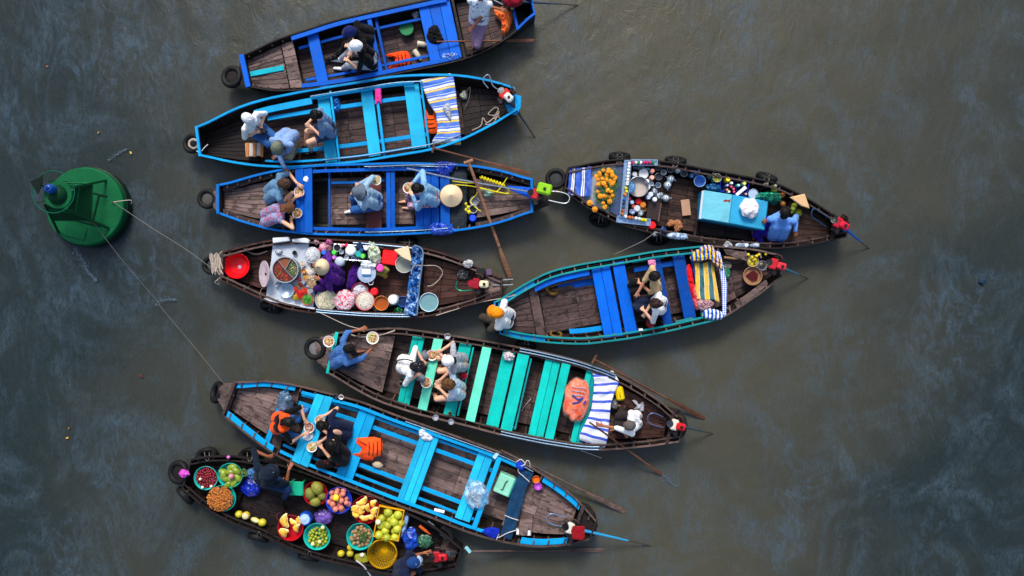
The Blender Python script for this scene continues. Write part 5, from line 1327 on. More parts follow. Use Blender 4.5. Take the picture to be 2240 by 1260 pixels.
# ------------------------------------------------------------------ D: soup kitchen
RED = plain('#e0101c', .3, name='red_plastic'); WH = plain('#e6eaf0', .3, name='white_plastic'); PINK = plain('#f06a80', .35, name='pink_plastic')
t = vessel('wash_basin', 'big empty red plastic basin on the bow of the soup boat', 'basin', 517, 581, .42, 28.5, .13, .007, RED, r2=.66)
part('sticker', MB().disc(.032, 0, 18), plain('#b8b4e0', .4, var=.6, name='sticker_print'), t, loc=(.02, -.02, .012))
def counter():
    pts = [(597, 536), (677, 530), (676, 548), (690, 640), (686, 676), (582, 655), (588, 600), (594, 570)]
    o = slabthing('metal_counter', 'wide aluminium counter carrying the soup pot', 'counter', pts, .40, .03, ALU, bevel=.006)
counter()
for pts, lb in (([(599, 521), (634, 519), (637, 528), (600, 533)], 'left of the two white boxes on the upper rail of the soup boat'), ([(641, 524), (672, 521), (680, 526), (678, 533), (642, 530)], 'right of the two white boxes on the upper rail of the soup boat')):
    slabthing('foam_box', lb, 'box', pts, .55, .10, plain('#d6dce4', .5, name='white_foam'), group='white boxes on the rail', bevel=.012)
slabthing('metal_edge', 'bright metal edge strip along the lower side of the counter', 'edge strip', [(579, 652), (690, 673), (689, 677), (578, 657)], .47, .05, plain('#e0e8f2', .25, metal=.4, name='bright_aluminium'))
# big pot with three compartments
def soup_pot():
    x, y, z = 624, 590, .62; r = 28*mpp(z); t = thing('soup_pot', 'large aluminium pot with three compartments of soup', 'pot', (*P(x, y, z)[:2], z-.22), 0)
    part('pot_body', MB().lathe([(0, 0), (r*.95, 0), (r, .02), (r, .215), (r*1.04, .22), (r*.96, .222), (r*.94, .03), (0, .03)], 44), plain('#4a5560', .3, metal=.5, name='dark_aluminium'), t, smooth=True)
    part('rim', MB().tube([(r*1.0*math.cos(2*math.pi*i/40), r*math.sin(2*math.pi*i/40), .222) for i in range(40)], .008, 6, closed=True), plain('#cdd8e4', .2, metal=.5, name='bright_rim'), t, smooth=True)
    def wedge(a0, a1, m, nm):
        b = MB(); b.v.append((.0, 0, .19)); n = 14
        for i in range(n+1):
            a = R(a0+(a1-a0)*i/n); b.v.append((r*.95*math.cos(a), r*.95*math.sin(a), .19))
        for i in range(n): b.f.append((0, 1+i, 2+i))
        part(nm, b, m, t)
    wedge(62, 128, plain('#8a5238', .15, var=.25, name='brown_broth'), 'broth')
    wedge(-48, 62, plain('#5a5040', .15, var=.4, name='greenish_broth'), 'broth')
    wedge(128, 312, plain('#6a3028', .15, var=.5, name='red_broth'), 'broth')
    for a in (62, 128, -48):
        e = (r*.97*math.cos(R(a)), r*.97*math.sin(R(a))); L = math.hypot(*e)
        part('divider', MB().box((e[0]/2, e[1]/2, .2), (L, .006, .05), rz=R(a)), plain('#aeb8c4', .25, metal=.6, name='divider_steel'), t)
    rs = random.Random(2)
    for nm, m, n, rng in (('tomato_pieces', plain('#b8321e', .3, name='tomato'), 44, (150, 290)), ('herb_pieces', plain('#4c7a30', .4, name='herb'), 50, (-30, 50)), ('green_pieces', plain('#6a6a30', .4, name='green_bits'), 22, (150, 290)), ('pale_pieces', plain('#c8b890', .4, name='tofu'), 14, (-30, 50))):
        b = MB()
        for i in range(n):
            a = R(rs.uniform(*rng)); q = r*rs.uniform(.35, .88); s_ = rs.uniform(.006, .016); b.ell((q*math.cos(a), q*math.sin(a), .192), (s_, s_*rs.uniform(.5, 1), s_*.5), 6, 4)
        o = part(nm, b, m, t, smooth=True); tag(o, kind='stuff')
    for a in (100, -80): part('handle', MB().tube([(r*1.0*math.cos(R(a-12)), r*math.sin(R(a-12)), .19), (r*1.14*math.cos(R(a)), r*1.14*math.sin(R(a)), .2), (r*math.cos(R(a+12)), r*math.sin(R(a+12)), .19)], .006, 5), plain('#20242a', .4, name='pot_handle'), t)
soup_pot()
t = vessel('pot_lid', 'round aluminium lid tilted up beside the soup pot', 'lid', 581, 599, .56, 29, .05, .004, plain('#dcc8d4', .3, metal=.15, var=.3, name='polished_lid'), r2=.25, tilt=(0, R(-52), 0), ridge=False)
part('knob', MB().ell((0, 0, .012), .022, 10, 6), BLK, t, smooth=True)
vessel('metal_bowl', 'empty aluminium bowl on the lower corner of the counter', 'bowl', 627, 635, .50, 16.5, .07, .005, plain('#a8bcd0', .25, metal=.5, name='brushed_aluminium'), r2=.62, ridge=False)
t = vessel('noodle_basin', 'aluminium basin heaped with white rice noodles at the top of the counter', 'basin', 683, 558, .52, 17.5, .07, .005, ALU, fill=(plain('#b0b4bc', .6, name='rice_noodle_mass'), 'noodles'), fz=.85, dome=.05)  # mass darker than its strands, standing in for shaded gaps
strands(t, 'noodle_strands', .125, .068, 60, plain('#eceef0', .45, name='rice_noodle'), .004, 3, .05)
# ingredient tray with many small heaps
def tray():
    x, y, z = 674, 607, .46; t = thing('ingredient_tray', 'steel tray of sliced toppings next to the soup pot', 'tray', (*P(x, y, z)[:2], z-.05), R(-4)); w_, h_ = .22, .34
    b = MB(); b.box((0, 0, .005), (w_, h_, .01))
    for sx in (-1, 1): b.box((sx*w_/2, 0, .02), (.008, h_, .04))
    for sy in (-1, 1): b.box((0, sy*h_/2, .02), (w_, .008, .04))
    part('tray_base', b, ALU, t)
    for k, (cx, cy, r, c, nm) in enumerate(((-.02, .12, .075, '#e4dccb', 'sliced_onion'), (.05, .10, .06, '#dcd0c8', 'bean_curd'), (-.05, .0, .05, '#d8a040', 'yellow_noodles'), (.05, .0, .055, '#cbb6a0', 'mushrooms'), (-.03, -.07, .05, '#9a8070', 'sausage'), (.05, -.1, .055, '#b08a60', 'fried_shallots'))):
        part(nm+'_heap', MB().ell((cx, cy, .015), (r, r*.85, .035), 12, 6, jit=.3, seed=k), plain(c, .5, name='topping_mass'), t, smooth=True)
        scatter_bits(t, nm+'_pieces', r, .03, 26, plain(c, .5, name='topping'), .011, k, cx=cx, cy=cy, dome=.02)
    return t
tray()
for x, y, z, r, c, f, lb in ((682, 621, .52, 9.5, '#b8a890', '#b09068', 'bowl of fried shallots at the tray corner'), (657, 623, .52, 6.5, '#b86a3a', '#6a3018', 'small cup of brown sauce beside the tray'),
        (655, 644, .5, 10.5, '#9a1018', '#c81818', 'bowl of red chillies beside the empty aluminium bowl'), (666, 636, .53, 6.5, '#e84a20', '#e03818', 'small orange-red cup above the green herb bowl'),
        (647, 650, .50, 8, '#3a3a18', '#b8a020', 'bowl of yellow-green chopped peppers'), (672, 655, .51, 12.5, '#e03a28', '#3f8a28', 'red bowl of green herbs on the counter edge')):
    t = vessel('condiment_bowl', lb, 'bowl', x, y, z, r, .06, .004, plain(c, .35, name='bowl_plastic'), fill=(plain(f, .5, name='condiment_mass'), 'contents'), fz=.8, dome=.012, seg=22, group='condiment bowls on the counter')
    scatter_bits(t, 'chopped_pieces', r*mpp(z)*.78, .05, 34, plain(f, .45, var=.35, name='chopped'), .009, int(x), dome=.012)
can(680, 637, .52, 5.5, .1, 'little grey-lidded jar beside the red bowl of herbs', body='#8a8a90', lid='#8c8e98')
can(664, 619, .52, 3.6, .09, 'little blue-lidded jar on the ingredient tray', body='#6a90b8', lid='#7aa0c8'); can(653, 612, .52, 3.4, .09, 'little red-lidded jar on the ingredient tray', body='#c01828', lid='#e02030')
t = vessel('noodle_basin', 'white basin full of pale rice noodles below the counter end', 'basin', 713, 656, .46, 24, .13, .006, plain('#b8c8dc', .3, name='pale_blue_basin'), fill=(plain('#a39b7c', .7, name='noodle_mass'), 'noodles'), fz=.88, dome=.03)  # darker mass colour paints the shade between the strands
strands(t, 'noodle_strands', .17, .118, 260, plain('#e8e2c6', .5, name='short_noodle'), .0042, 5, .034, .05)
o = bag('flower_cloth_bundle', 'pink and white speckled cloth bundle next to the noodle basin', 'bundle', 756, 657, .40, .19, .19, .16, cloth('#d8c8d0', '#d83a5a', 'blotch', 28., thr=.53), seed=4, jit=.2, knot=False)
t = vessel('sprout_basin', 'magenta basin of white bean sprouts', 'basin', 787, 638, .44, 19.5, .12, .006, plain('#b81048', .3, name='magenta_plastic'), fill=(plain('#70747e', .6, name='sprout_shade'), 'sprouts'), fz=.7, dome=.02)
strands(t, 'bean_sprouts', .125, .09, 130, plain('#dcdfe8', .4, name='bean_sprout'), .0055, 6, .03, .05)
t = vessel('noodle_basin', 'pink basin full of fine white rice noodles', 'basin', 798, 658, .48, 21, .14, .006, PINK, fill=(plain('#b4aa9a', .7, name='white_noodle_mass'), 'noodles'), fz=.9, dome=.03)  # mass colour toned down to act as shade under the strands
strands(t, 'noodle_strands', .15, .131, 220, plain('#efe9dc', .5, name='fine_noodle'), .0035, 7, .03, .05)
vessel('water_bucket', 'orange bucket of brown broth with a wire handle', 'bucket', 834, 663, .46, 16, .24, .005, plain('#e8901a', .3, name='orange_plastic'), r2=.8, fill=(plain('#a0521c', .15, name='brown_liquid'), 'liquid'), fz=.75, handle=(R(-90), '#a8a8ac'))
can(859, 656, .46, 12, .26, 'round white lidded tub beside the orange bucket', 'plastic_tub', 'tub', '#d8e2ea', '#e8f0f6')
vessel('plastic_bowl', 'blue bowl partly under the patterned blue cloth', 'bowl', 881, 660, .38, 12, .1, .005, plain('#1a58b8', .35, name='blue_bowl'), fill=(plain('#0c2a58', .4, name='dark_contents'), 'contents'), fz=.6)
can(818, 638, .44, 9, .1, 'small red cup with a pink rim in the soup boat', 'plastic_cup', 'cup', '#d0121c', '#e8202c')
vessel('water_bucket', 'white bucket of murky water under the conical hat in the soup boat', 'bucket', 884, 578, .46, 19, .24, .006, plain('#d6dae2', .3, name='white_bucket'), r2=.82, fill=(plain('#8f9488', .1, name='murky_water'), 'water'), fz=.86)
vessel('water_bucket', 'pale blue bucket of clear water at the stern end of the soup boat', 'bucket', 938, 661, .52, 20.5, .26, .007, plain('#8fc8e4', .3, name='pale_blue_bucket'), r2=.82, rimmat=plain('#e4f0f8', .3, name='white_rim'), fill=(plain('#6f9aa0', .08, name='clear_water'), 'water'), fz=.88)
t = thing('straw_hat_folded', 'conical straw hat seen from the side leaning on the white bucket', 'hat', P(886, 560, .60), 0)
b = MB(); pp = shape_at(886, 560, .6, [(862, 547), (894, 538), (901, 570), (899, 572), (880, 563)]); b.prism(pp, 0, .05); part('brim_cone', b, straw(), t, bevel=.01)
t = thing('lunch_box', 'bright red square lunch box with a carrying handle', 'box', (*P(852, 563, .45)[:2], .25), R(-8))
part('box_body', MB().box((0, 0, .09), (.27, .26, .18)), plain('#c8ccd4', .35, name='box_white'), t, bevel=.03); part('lid', MB().box((0, 0, .185), (.28, .27, .03)), plain('#f01c20', .3, name='red_lid'), t, bevel=.02)
part('carry_handle', MB().tube([(-.13, .1, .18), (-.12, .17, .22), (0, .19, .24), (.12, .17, .22), (.13, .1, .18)], .009, 6), BLK, t, smooth=True)
# glass case of jars on the upper side
def jar_case():
    t = thing('wire_shelf', 'wire shelf holding cups and tubs in the soup boat', 'shelf', (*P(772, 553, .45)[:2], .38), R(-4)); w_, h_ = .68, .27
    b = MB()
    for zz in (0, .12):
        for y in (-h_/2, h_/2): b.tube([(-w_/2, y, zz), (w_/2, y, zz)], .006, 5)
        for x in (-w_/2, -.12, .12, w_/2): b.tube([(x, -h_/2, zz), (x, h_/2, zz)], .006, 5)
    for i in range(18): b.tube([(-w_/2+w_*i/17, -h_/2, 0), (-w_/2+w_*i/17, h_/2, 0)], .003, 4)
    for x in (-w_/2, -.12, .12, w_/2):
        for y in (-h_/2, h_/2): b.tube([(x, y, 0), (x, y, .12)], .005, 5)
    part('wire_frame', b, plain('#bcc8d8', .25, metal=.6, name='chrome_wire'), t)
jar_case()
for x, y, r, bc, lc, lb in ((766, 548, 12, '#dfe6ee', '#f2f4f6', 'big round white tub in the wire shelf'), (800, 542, 6, '#e0e4e8', '#f4f6f8', 'small white-lidded tub at the end of the wire shelf'), (730, 552, 6, '#3ac83a', '#48e048', 'lime green cup in the wire shelf'),
        (784, 556, 8, '#1f9a98', '#2aa8a0', 'teal tub in the wire shelf'), (793, 560, 6, '#20a878', '#6ad838', 'green tub in the wire shelf'), (746, 537, 4, '#f0a0b8', '#f0a8c0', 'little pink cup on the wire shelf edge'), (756, 536, 4, '#e02848', '#e8304c', 'little red cup on the wire shelf edge'),
        (708, 552, 6, '#1f68d8', '#2a78e8', 'blue tub above the conical hat'), (730, 563, 5, '#d070e0', '#d880e8', 'violet cup in the wire shelf'), (742, 572, 11, '#aebccc', '#b8c8d8', 'metal pot with a lid under the wire shelf'), (786, 538, 8, '#0c2040', '#0e2850', 'navy tub in the wire shelf')):
    can(x, y, .55, r, .15, lb, 'plastic_tub', 'tub', bc, lc)
vessel('plastic_cup', 'white open cup with a dark inside in the wire shelf', 'cup', 737, 542, .56, 8.5, .13, .004, WH, fill=(BLK, 'contents'), fz=.7)
bag('pink_basket', 'pinkish bag of food above the wire shelf', 'bag', 714, 543, .42, .11, .10, .12, film('#e090a8', .9), seed=6)
t = vessel('steamer_pot', 'aluminium pot topped with white packets and blue wrapping', 'pot', 802, 598, .50, 20.5, .16, .006, plain('#a8b8d8', .28, metal=.4, name='pot_aluminium'), r2=.9, fill=(plain('#b8c8e0', .3, metal=.3, name='pot_lid_metal'), 'lid'), fz=.96, dome=.02)
part('packet', MB().box((0, .03, .19), (.17, .11, .05)), WH, t, bevel=.012); part('wrapping', MB().box((0, -.03, .18), (.15, .05, .03)), plain('#1f8ac8', .4, name='blue_print'), t, bevel=.01)
part('side_handle', MB().tube([(.03, -.17, .15), (.05, -.21, .15), (.11, -.20, .15), (.12, -.15, .15)], .006, 5), ALU, t)
bag('carrier_bag', 'pale green and white carrier bag behind the red lunch box', 'bag', 820, 554, .42, .11, .20, .12, film('#cfe0c0', .85), seed=9, rz=.3)
bag('carrier_bag', 'white and blue carrier bag over the steamer pot', 'bag', 806, 580, .50, .14, .06, .08, film('#e8f2fa', .95), seed=10, knot=False)
crumple('yellow_bag', 'pale yellow bag with a pink lid beside the lunch box', 'bag', [(823, 585), (840, 578), (852, 590), (845, 600), (832, 606), (822, 596)], .34, .10, film('#e0d060', .9), 11)
can(831, 586, .52, 8.5, .09, 'hot pink lid on the pale yellow bag', 'plastic_jar', 'jar', '#f048a0', '#ff50b0')
# blue patterned rolled cloth across boat
sheetcloth('rolled_cloth', 'rolled blue patterned cloth hung across the soup boat', 'cloth', [(903, 538, .56), (900, 560, .5), (898, 590, .5), (893, 620, .5), (890, 650, .5), (886, 672, .5), (882, 686, .56)], [(922, 540, .56), (924, 560, .52), (922, 590, .52), (920, 615, .52), (918, 640, .52), (912, 670, .52), (910, 692, .56)], .52, cloth('#0a5ca8', '#a8c4e4', 'blotch', 9., thr=.56), nv=18, nu=60, wave=.12)
tube_('awning_pole', 'white pole across the soup boat with the blue cloth tied to it', 'pole', [(906, 536, .62), (924, 546, .62), (924, 575, .62), (918, 620, .6), (912, 690, .58)], .014, STEEL)
rope([(900, 600, .55), (905, 582, .56), (930, 581, .5), (955, 582, .4), (968, 595, .35), (960, 612, .32), (945, 624, .32), (935, 626, .32)], .008, ROPE, 'pale rope loop on the stern deck of the soup boat')
bag('carrier_bag', 'knotted white carrier bag on the rail near the soup boat stern', 'bag', 1024, 577, .48, .09, .07, .09, film('#e8eaee', .95), seed=12)
bag('grey_bag', 'crumpled grey plastic bag on the stern deck of the soup boat', 'bag', 1013, 600, .28, .11, .09, .07, film('#4a4850', .95), seed=13, knot=False)
engine(1048, 621, 4, .5, 'dark red engine with a cream fuel tank on the soup boat', '#9a1428', '#e8dcb8', shaft=(1120, 618), handle=[(1000, 615, .55), (998, 630, .5), (1010, 636, .5), (1035, 634, .55)], starter='#a01830', handle_col='#2a9a78', tank_off=(.04, 0))
for dy in (-5, 5): tube_('engine_strut', 'grey strut of the soup boat engine tail, %s one' % ('upper' if dy < 0 else 'lower'), 'strut', [(1078, 619+dy, .5), (1122, 617+dy*1.2, .42)], .014, plain('#8a8c98', .5, name='strut_paint'))
slabthing('battery', 'black battery on the stern edge of the soup boat', 'battery', [(1042, 588), (1060, 586), (1064, 600), (1044, 603)], .58, .10, BLK, bevel=.01)
slabthing('exhaust_box', 'dull purple box beside the black battery', 'box', [(1064, 590), (1076, 588), (1076, 602), (1064, 602)], .56, .08, plain('#5a4668', .6, name='purple_paint'))
crumple('green_bag', 'green plastic at the lower rail of the soup boat', 'bag', [(862, 675), (872, 671), (882, 678), (880, 686), (864, 687)], .3, .05, film('#108a50', .9), 14)
rope([(574, 630, .4), (568, 642, .38), (575, 650, .38), (571, 658, .38), (566, 640, .4)], .005, ROPE, 'thin loop of cord beside the counter of the soup boat')
rope([(532, 542, .5), (545, 552, .45), (565, 556, .42), (585, 549, .42)], .006, ROPEG, 'grey cord hanging inside the upper rail of the soup boat')
crumple('cloth_pad', 'white floral cushion under the vendor in the soup boat', 'cushion', [(697, 625), (716, 623), (718, 636), (700, 642), (694, 636)], .34, .06, cloth('#b8c4d4', '#c83050', 'blotch', 16., thr=.68), 4)
# ------------------------------------------------------------------ E: drinks boat
STR2 = tri_stripes(('#0052c4', '#e8ecf2', '#0052c4', '#e8ecf2', '#0c1830', '#0052c4'), (.30, .10, .06, .12, .10, .32), .19)
sheetcloth('striped_tarpaulin', 'blue tarpaulin with thin white stripes folded on the bow of the drinks boat', 'tarpaulin', [(1245, 367), (1262, 366), (1280, 367), (1295, 364)], [(1242, 425), (1258, 428), (1274, 430), (1291, 430)], .50, STR2, nu=24, nv=24, wave=.03)
def marigolds():
    rs = random.Random(11); spots = [(1320, 372), (1332, 371), (1338, 376), (1305, 385), (1313, 383), (1328, 382), (1340, 384), (1346, 388), (1308, 392), (1318, 391), (1327, 392), (1336, 395), (1309, 403), (1321, 401), (1339, 403), (1344, 391),
        (1316, 398), (1325, 407), (1308, 419), (1330, 416), (1338, 419), (1313, 429), (1321, 429), (1329, 430), (1337, 433), (1340, 428), (1334, 441), (1320, 444), (1324, 452), (1330, 376), (1312, 378), (1342, 398)]
    gm = plain('#3f6a26', .6, name='leaf_green'); om = fruit('#f58a04', '#ffb41c', 14, .7, name='marigold_petals')
    b = MB()
    for k in range(7):
        rr = .008+.006*k
        for i in range(8+k*2):
            a = i*6.283/(8+k*2)+k*.5; b.ell((rr*math.cos(a), rr*math.sin(a), .034-.0045*k), (.008, .007, .005), 5, 4)
    me = b.mesh('flower_head', True); me.materials.append(om)
    pots = [(1318, 384, 10), (1336, 386, 9), (1322, 404, 10), (1310, 428, 10), (1333, 426, 10), (1324, 444, 9), (1340, 402, 9)]
    for i, (x, y, r) in enumerate(pots):
        t = thing('marigold_plant', 'potted marigold with orange blooms, %s at the drinks boat bow' % ('top left', 'top right', 'second row left', 'lower left', 'lower right', 'lowest', 'middle right')[i], 'plant', (*P(x, y, .40)[:2], .36), 0, 'potted marigolds')
        part('pot', MB().lathe([(0, 0), (.045, 0), (.06, .09), (.055, .095), (0, .08)], 18), plain('#2a1a18', .6, name='dark_pot'), t, smooth=True)
        lf = MB()
        for k in range(170):
            a = rs.random()*6.28; q = .02+.10*rs.random(); zz = .1+.12*rs.random(); d = a+rs.uniform(-1, 1)
            p = Vector((q*math.cos(a), q*math.sin(a), zz)); e = Vector((math.cos(d), math.sin(d), rs.uniform(-.3, .5)))*.03; s_ = Vector((-math.sin(d), math.cos(d), 0))*.008
            lf.add([p, p+e*.5+s_, p+e, p+e*.5-s_], [(0, 1, 2, 3)])
        part('foliage', lf, gm, t)
        own = [s for s in spots if min(range(len(pots)), key=lambda j: (pots[j][0]-s[0])**2+(pots[j][1]-s[1])**2) == i]
        for fx, fy in own:
            d = P(fx, fy, .60)-t.location; d.z = .2+rs.uniform(-.03, .03); part('flower_head', me, None, t, loc=d, rot=(rs.uniform(-.3, .3), rs.uniform(-.3, .3), rs.random()*6), scale=rs.uniform(.68, .98))
            part('stem', MB().tube([(d.x*.3, d.y*.3, .08), (d.x, d.y, d.z)], .004, 4), gm, t)
    for x, y in ((1290, 444), (1301, 458)):
        part('m', me, None) if False else tag(part('marigold_bloom', me, None, None, loc=P(x, y, .5), scale=1.1), 'single loose marigold bloom, %s on the lower rail of the drinks boat' % ('left one' if x < 1295 else 'right one'), 'flower')
marigolds()
# metal rack full of cans
rackm = plain('#93b4d8', .28, metal=.5, name='blue_steel_rack')
def rack(name, lb, pts, z, edge=.05):
    x = sum(p[0] for p in pts)/4; y = sum(p[1] for p in pts)/4; t = thing(name, lb, 'rack', P(x, y, z), 0); sh = shape_at(x, y, z, pts)
    part('shelf_base', MB().prism(sh, 0, .012), rackm, t)
    for i in range(4):
        a, b_ = Vector((*sh[i], .04)), Vector((*sh[(i+1) % 4], .04)); part('shelf_lip', MB().tube([a, b_], .010, 6), rackm, t)
rack('drinks_rack', 'narrow steel rack of cans across the drinks boat', [(1366, 352), (1380, 352), (1370, 478), (1355, 476)], .48)
rack('drinks_rack', 'steel rack of cans along the upper rail of the drinks boat', [(1380, 350), (1437, 351), (1437, 362), (1380, 362)], .48)
rack('drinks_rack', 'steel rack of cans along the lower rail of the drinks boat', [(1350, 473), (1422, 480), (1421, 494), (1348, 486)], .48)
slabthing('steel_sheet', 'sloping blue-grey steel panel beside the marigolds', 'panel', [(1345, 372), (1368, 355), (1355, 475), (1332, 462)], .44, .02, plain('#4a5a80', .35, metal=.4, var=.3, name='blue_grey_steel'))
cn = [(1377, 357), (1376.5, 364), (1375.5, 371), (1375, 378), (1374, 385), (1373.5, 392), (1373, 399), (1372.5, 402)]
for i, (x, y) in enumerate(cn): can(x, y, .62, 3.6, .12, 'white-capped can in the cross rack of the drinks boat', 'drink_can', 'can', '#d8dce4', '#f0f2f6', group='white cans in the cross rack')
for i, (x, y, c) in enumerate(((1370, 411, '#c8c818'), (1371, 418, '#e0d020'), (1368, 425, '#d07818'), (1367, 436, '#2858a0'), (1366, 444, '#203048'), (1365, 453, '#304868'), (1364, 460, '#a05828'), (1362, 467, '#c06820'))):
    can(x, y, .60, 3.6, .12, '%s can in the lower half of the cross rack' % ('yellow-green', 'yellow', 'orange', 'blue', 'near-black', 'slate blue', 'brown', 'orange-brown')[i], 'drink_can', 'can', c, c)
for i, (x, c) in enumerate(((1384, '#b02848'), (1392, '#e8c8d0'), (1398, '#108038'), (1402, '#f0f4f0'), (1409, '#b82060'), (1416, '#b82060'), (1423, '#b82060'), (1430, '#188040'))):
    can(x, 355, .60, 3.6, .12, {'#b82060': 'magenta can in the upper rail rack', '#b02848': 'crimson can at the left end of the upper rack', '#e8c8d0': 'pale pink can in the upper rail rack', '#108038': 'green can beside the pale pink one', '#f0f4f0': 'white can in the upper rail rack', '#188040': 'green can at the right end of the upper rack'}[c], 'drink_can', 'can', c, c, group='magenta cans in the upper rack' if c == '#b82060' else None)
for i, (x, y, c) in enumerate(((1369, 473, '#e8e8ec'), (1378, 475, '#c06830'), (1384, 476, '#b85c28'), (1392, 477, '#dfe4ea'), (1399, 478, '#cfd8e0'), (1405, 480, '#d8d010'), (1412, 481, '#d8d010'))):
    can(x, y, .60, 3.8, .12, ('big white jar at the left end of the lower rack', 'rust-coloured can in the lower rack', 'second rust-coloured can of the lower rack', 'white can after the rust-coloured pair', 'pale can left of the two yellow ones', 'left of the two yellow cans in the lower rack', 'right of the two yellow cans in the lower rack')[i], 'drink_can', 'can', c, c)
vessel('big_pot', 'big aluminium pot of pale milky liquid in the drinks boat', 'pot', 1397, 408, .56, 22.5, .22, .006, plain('#9aa0ac', .3, metal=.4, name='grey_aluminium'), r2=.92, fill=(plain('#b8aca4', .15, name='milky_water'), 'liquid'), fz=.45)
slabthing('blue_jug', 'pale blue plastic jug leaning in the big pot', 'jug', [(1375, 400), (1384, 397), (1391, 410), (1384, 424), (1375, 426)], .60, .10, film('#5a9ad0', .85), bevel=.03)
vessel('plastic_plate', 'white dish with sticks above the big pot', 'dish', 1408, 380, .42, 10.5, .05, .004, WH, fill=(WH, 'contents'), fz=.6)
can(1416, 396, .5, 5, .08, 'small white cup at the edge of the big pot', 'cup', 'cup', '#e0e4e8', '#f0f2f4')
can(1427, 388, .5, 5.5, .2, 'tall pinkish bottle standing beside the upper rack', 'sauce_bottle', 'bottle', '#d8a8b0', '#f0b8a0'); can(1428, 373, .5, 5, .18, 'salmon-capped bottle beside the upper rack', 'sauce_bottle', 'bottle', '#e0c8c8', '#f08878')
tube_('steel_tube', 'shiny steel flask lying under the upper rack', 'flask', [(1385, 366, .3), (1420, 370, .3)], .03, plain('#9ad0ea', .2, metal=.5, name='shiny_blue_steel'))
kt = plain('#bcd0e0', .25, metal=.35, name='kettle_enamel')
for i, (x, y, r, lb) in enumerate(((1467, 370, 7.5, 'steel cup nearest the upper rail knot'), (1497, 379, 8, 'steel cup right of the teapots'), (1441, 386, 8, 'dark steel cup near the pinkish bottle'), (1441, 366, 7, 'steel cup beside the upper rack end'), (1542, 374, 0, ''))):
    if r: vessel('steel_cup', lb, 'cup', x, y, .34, r, .1, .004, plain('#8a96a4', .3, metal=.6, name='cup_steel'), fill=(plain('#39404a', .3, name='cup_inside'), 'inside'), fz=.5, handle=(R(60*i), '#9aa4ae'))
def teapot(x, y, r_, lb, ang=0):
    r = r_*mpp(.35); t = thing('teapot', lb, 'teapot', (*P(x, y, .36)[:2], .16), R(ang), 'small teapots on the deck')
    part('body', MB().lathe([(0, 0), (r*.8, 0), (r, .05), (r*.9, .11), (r*.4, .14), (0, .14)], 22), kt, t, smooth=True)
    part('lid', MB().lathe([(0, .165), (r*.14, .16), (r*.16, .15), (r*.45, .146), (r*.5, .135), (0, .135)], 18), plain('#e4ecf2', .2, name='lid_enamel'), t, smooth=True)
    part('knob', MB().ell((0, 0, .168), .011, 8, 6), BLK, t, smooth=True)
    part('spout', MB().tube([(r*.85, 0, .05), (r*1.25, 0, .09), (r*1.5, 0, .13)], [.012, .009, .006], 6), kt, t, smooth=True)
    part('handle', MB().tube([(-r*.85, 0, .11), (-r*1.35, 0, .1), (-r*1.3, 0, .05), (-r*.9, 0, .04)], .005, 5), kt, t, smooth=True)
teapot(1470, 389, 8.5, 'small teapot nearest the upper rail', 160); teapot(1463, 403, 8.5, 'small teapot just below the first one', 90); teapot(1459, 432, 8, 'small teapot alone on the deck, spout to the right', 0); teapot(1434, 417, 8, 'small teapot beside the big pot', 100)
for x, y, r, c, lb in ((1397, 440, 7, '#e81420', 'round red lid below the big pot'), (1424, 508-83, 6, '#d0e0ee', 'white sugar jar under the teapot'), (1433, 436, 5.5, '#d8e4ec', 'white jar with a dark knob near the dark tray'), (1394, 456, 7.5, '#c8d0e0', 'pale jar of ice below the red lid'), (1407, 448, 7, '#c87820', 'orange spice bag below the red lid'), (1383, 442, 5, '#a8c8e8', 'blue and white jar by the cross rack'), (1419, 431, 5.5, '#c0cce8', 'pale milk carton left of the white jar')):
    can(x, y, .46, r, .12, lb, 'jar', 'jar', c, c)
can(1427, 493, .50, 9, .12, 'round red jar at the end of the lower rack', 'jar', 'jar', '#e01018', '#f01820')
slabthing('dark_tray', 'dark stained metal tray on the drinks boat deck', 'tray', [(1416, 440), (1444, 444), (1438, 484), (1412, 478)], .34, .05, plain('#3a2c2e', .4, metal=.3, var=.5, name='stained_tray'), bevel=.008)
slabthing('wooden_stick', 'pale wooden stick along the edge of the dark tray', 'stick', [(1444, 444), (1447, 444), (1441, 486), (1438, 485)], .37, .03, W_RAIL)
slabthing('wooden_block', 'pale wooden chopping board lying on the drinks boat deck', 'board', [(1488, 438), (1507, 436), (1511, 471), (1492, 473)], .20, .04, plain('#b08a70', .6, name='pale_wood'), bevel=.006)
crumple('burlap_rag', 'tan rag crumpled on the drinks boat deck', 'rag', [(1458, 489), (1468, 480), (1478, 482), (1484, 480), (1494, 492), (1490, 503), (1478, 508), (1472, 494), (1462, 496)], .18, .05, cloth('#b8825c', '#8a5838', 'blotch', 30.), 4)
vessel('plastic_basin', 'pale blue plastic bucket on the drinks boat deck', 'bucket', 1531, 396, .36, 12.5, .16, .005, plain('#5a92d8', .3, name='soft_blue_plastic'), rimmat=plain('#a8c8f0', .3, name='pale_rim'), r2=.75)
vessel('fruit_jar', 'clear jar of green fruit near the upper rail of the drinks boat', 'jar', 1569, 389, .46, 9.5, .2, .005, film('#b8d0c8', .7), r2=.9, fill=(food('#7a8a18', '#b8b020', '#5a6a10', 40.), 'fruit'), fz=.8)
t = thing('bottle_crate', 'blue plastic crate of sauce bottles beside the cool box', 'crate', (*P(1606, 407, .34)[:2], .14), R(-11))
b = MB(); w_, h_ = .52, .27
for sx in (-1, 1): b.box((sx*w_/2, 0, .1), (.02, h_, .2))
for sy in (-1, 1): b.box((0, sy*h_/2, .1), (w_, .02, .2))
for x in (-.17, 0, .17): b.box((x, 0, .08), (.008, h_, .12))
b.box((0, 0, .005), (w_, h_, .01)); part('crate_shell', b, plain('#0c2fb0', .35, name='blue_crate_plastic'), t)
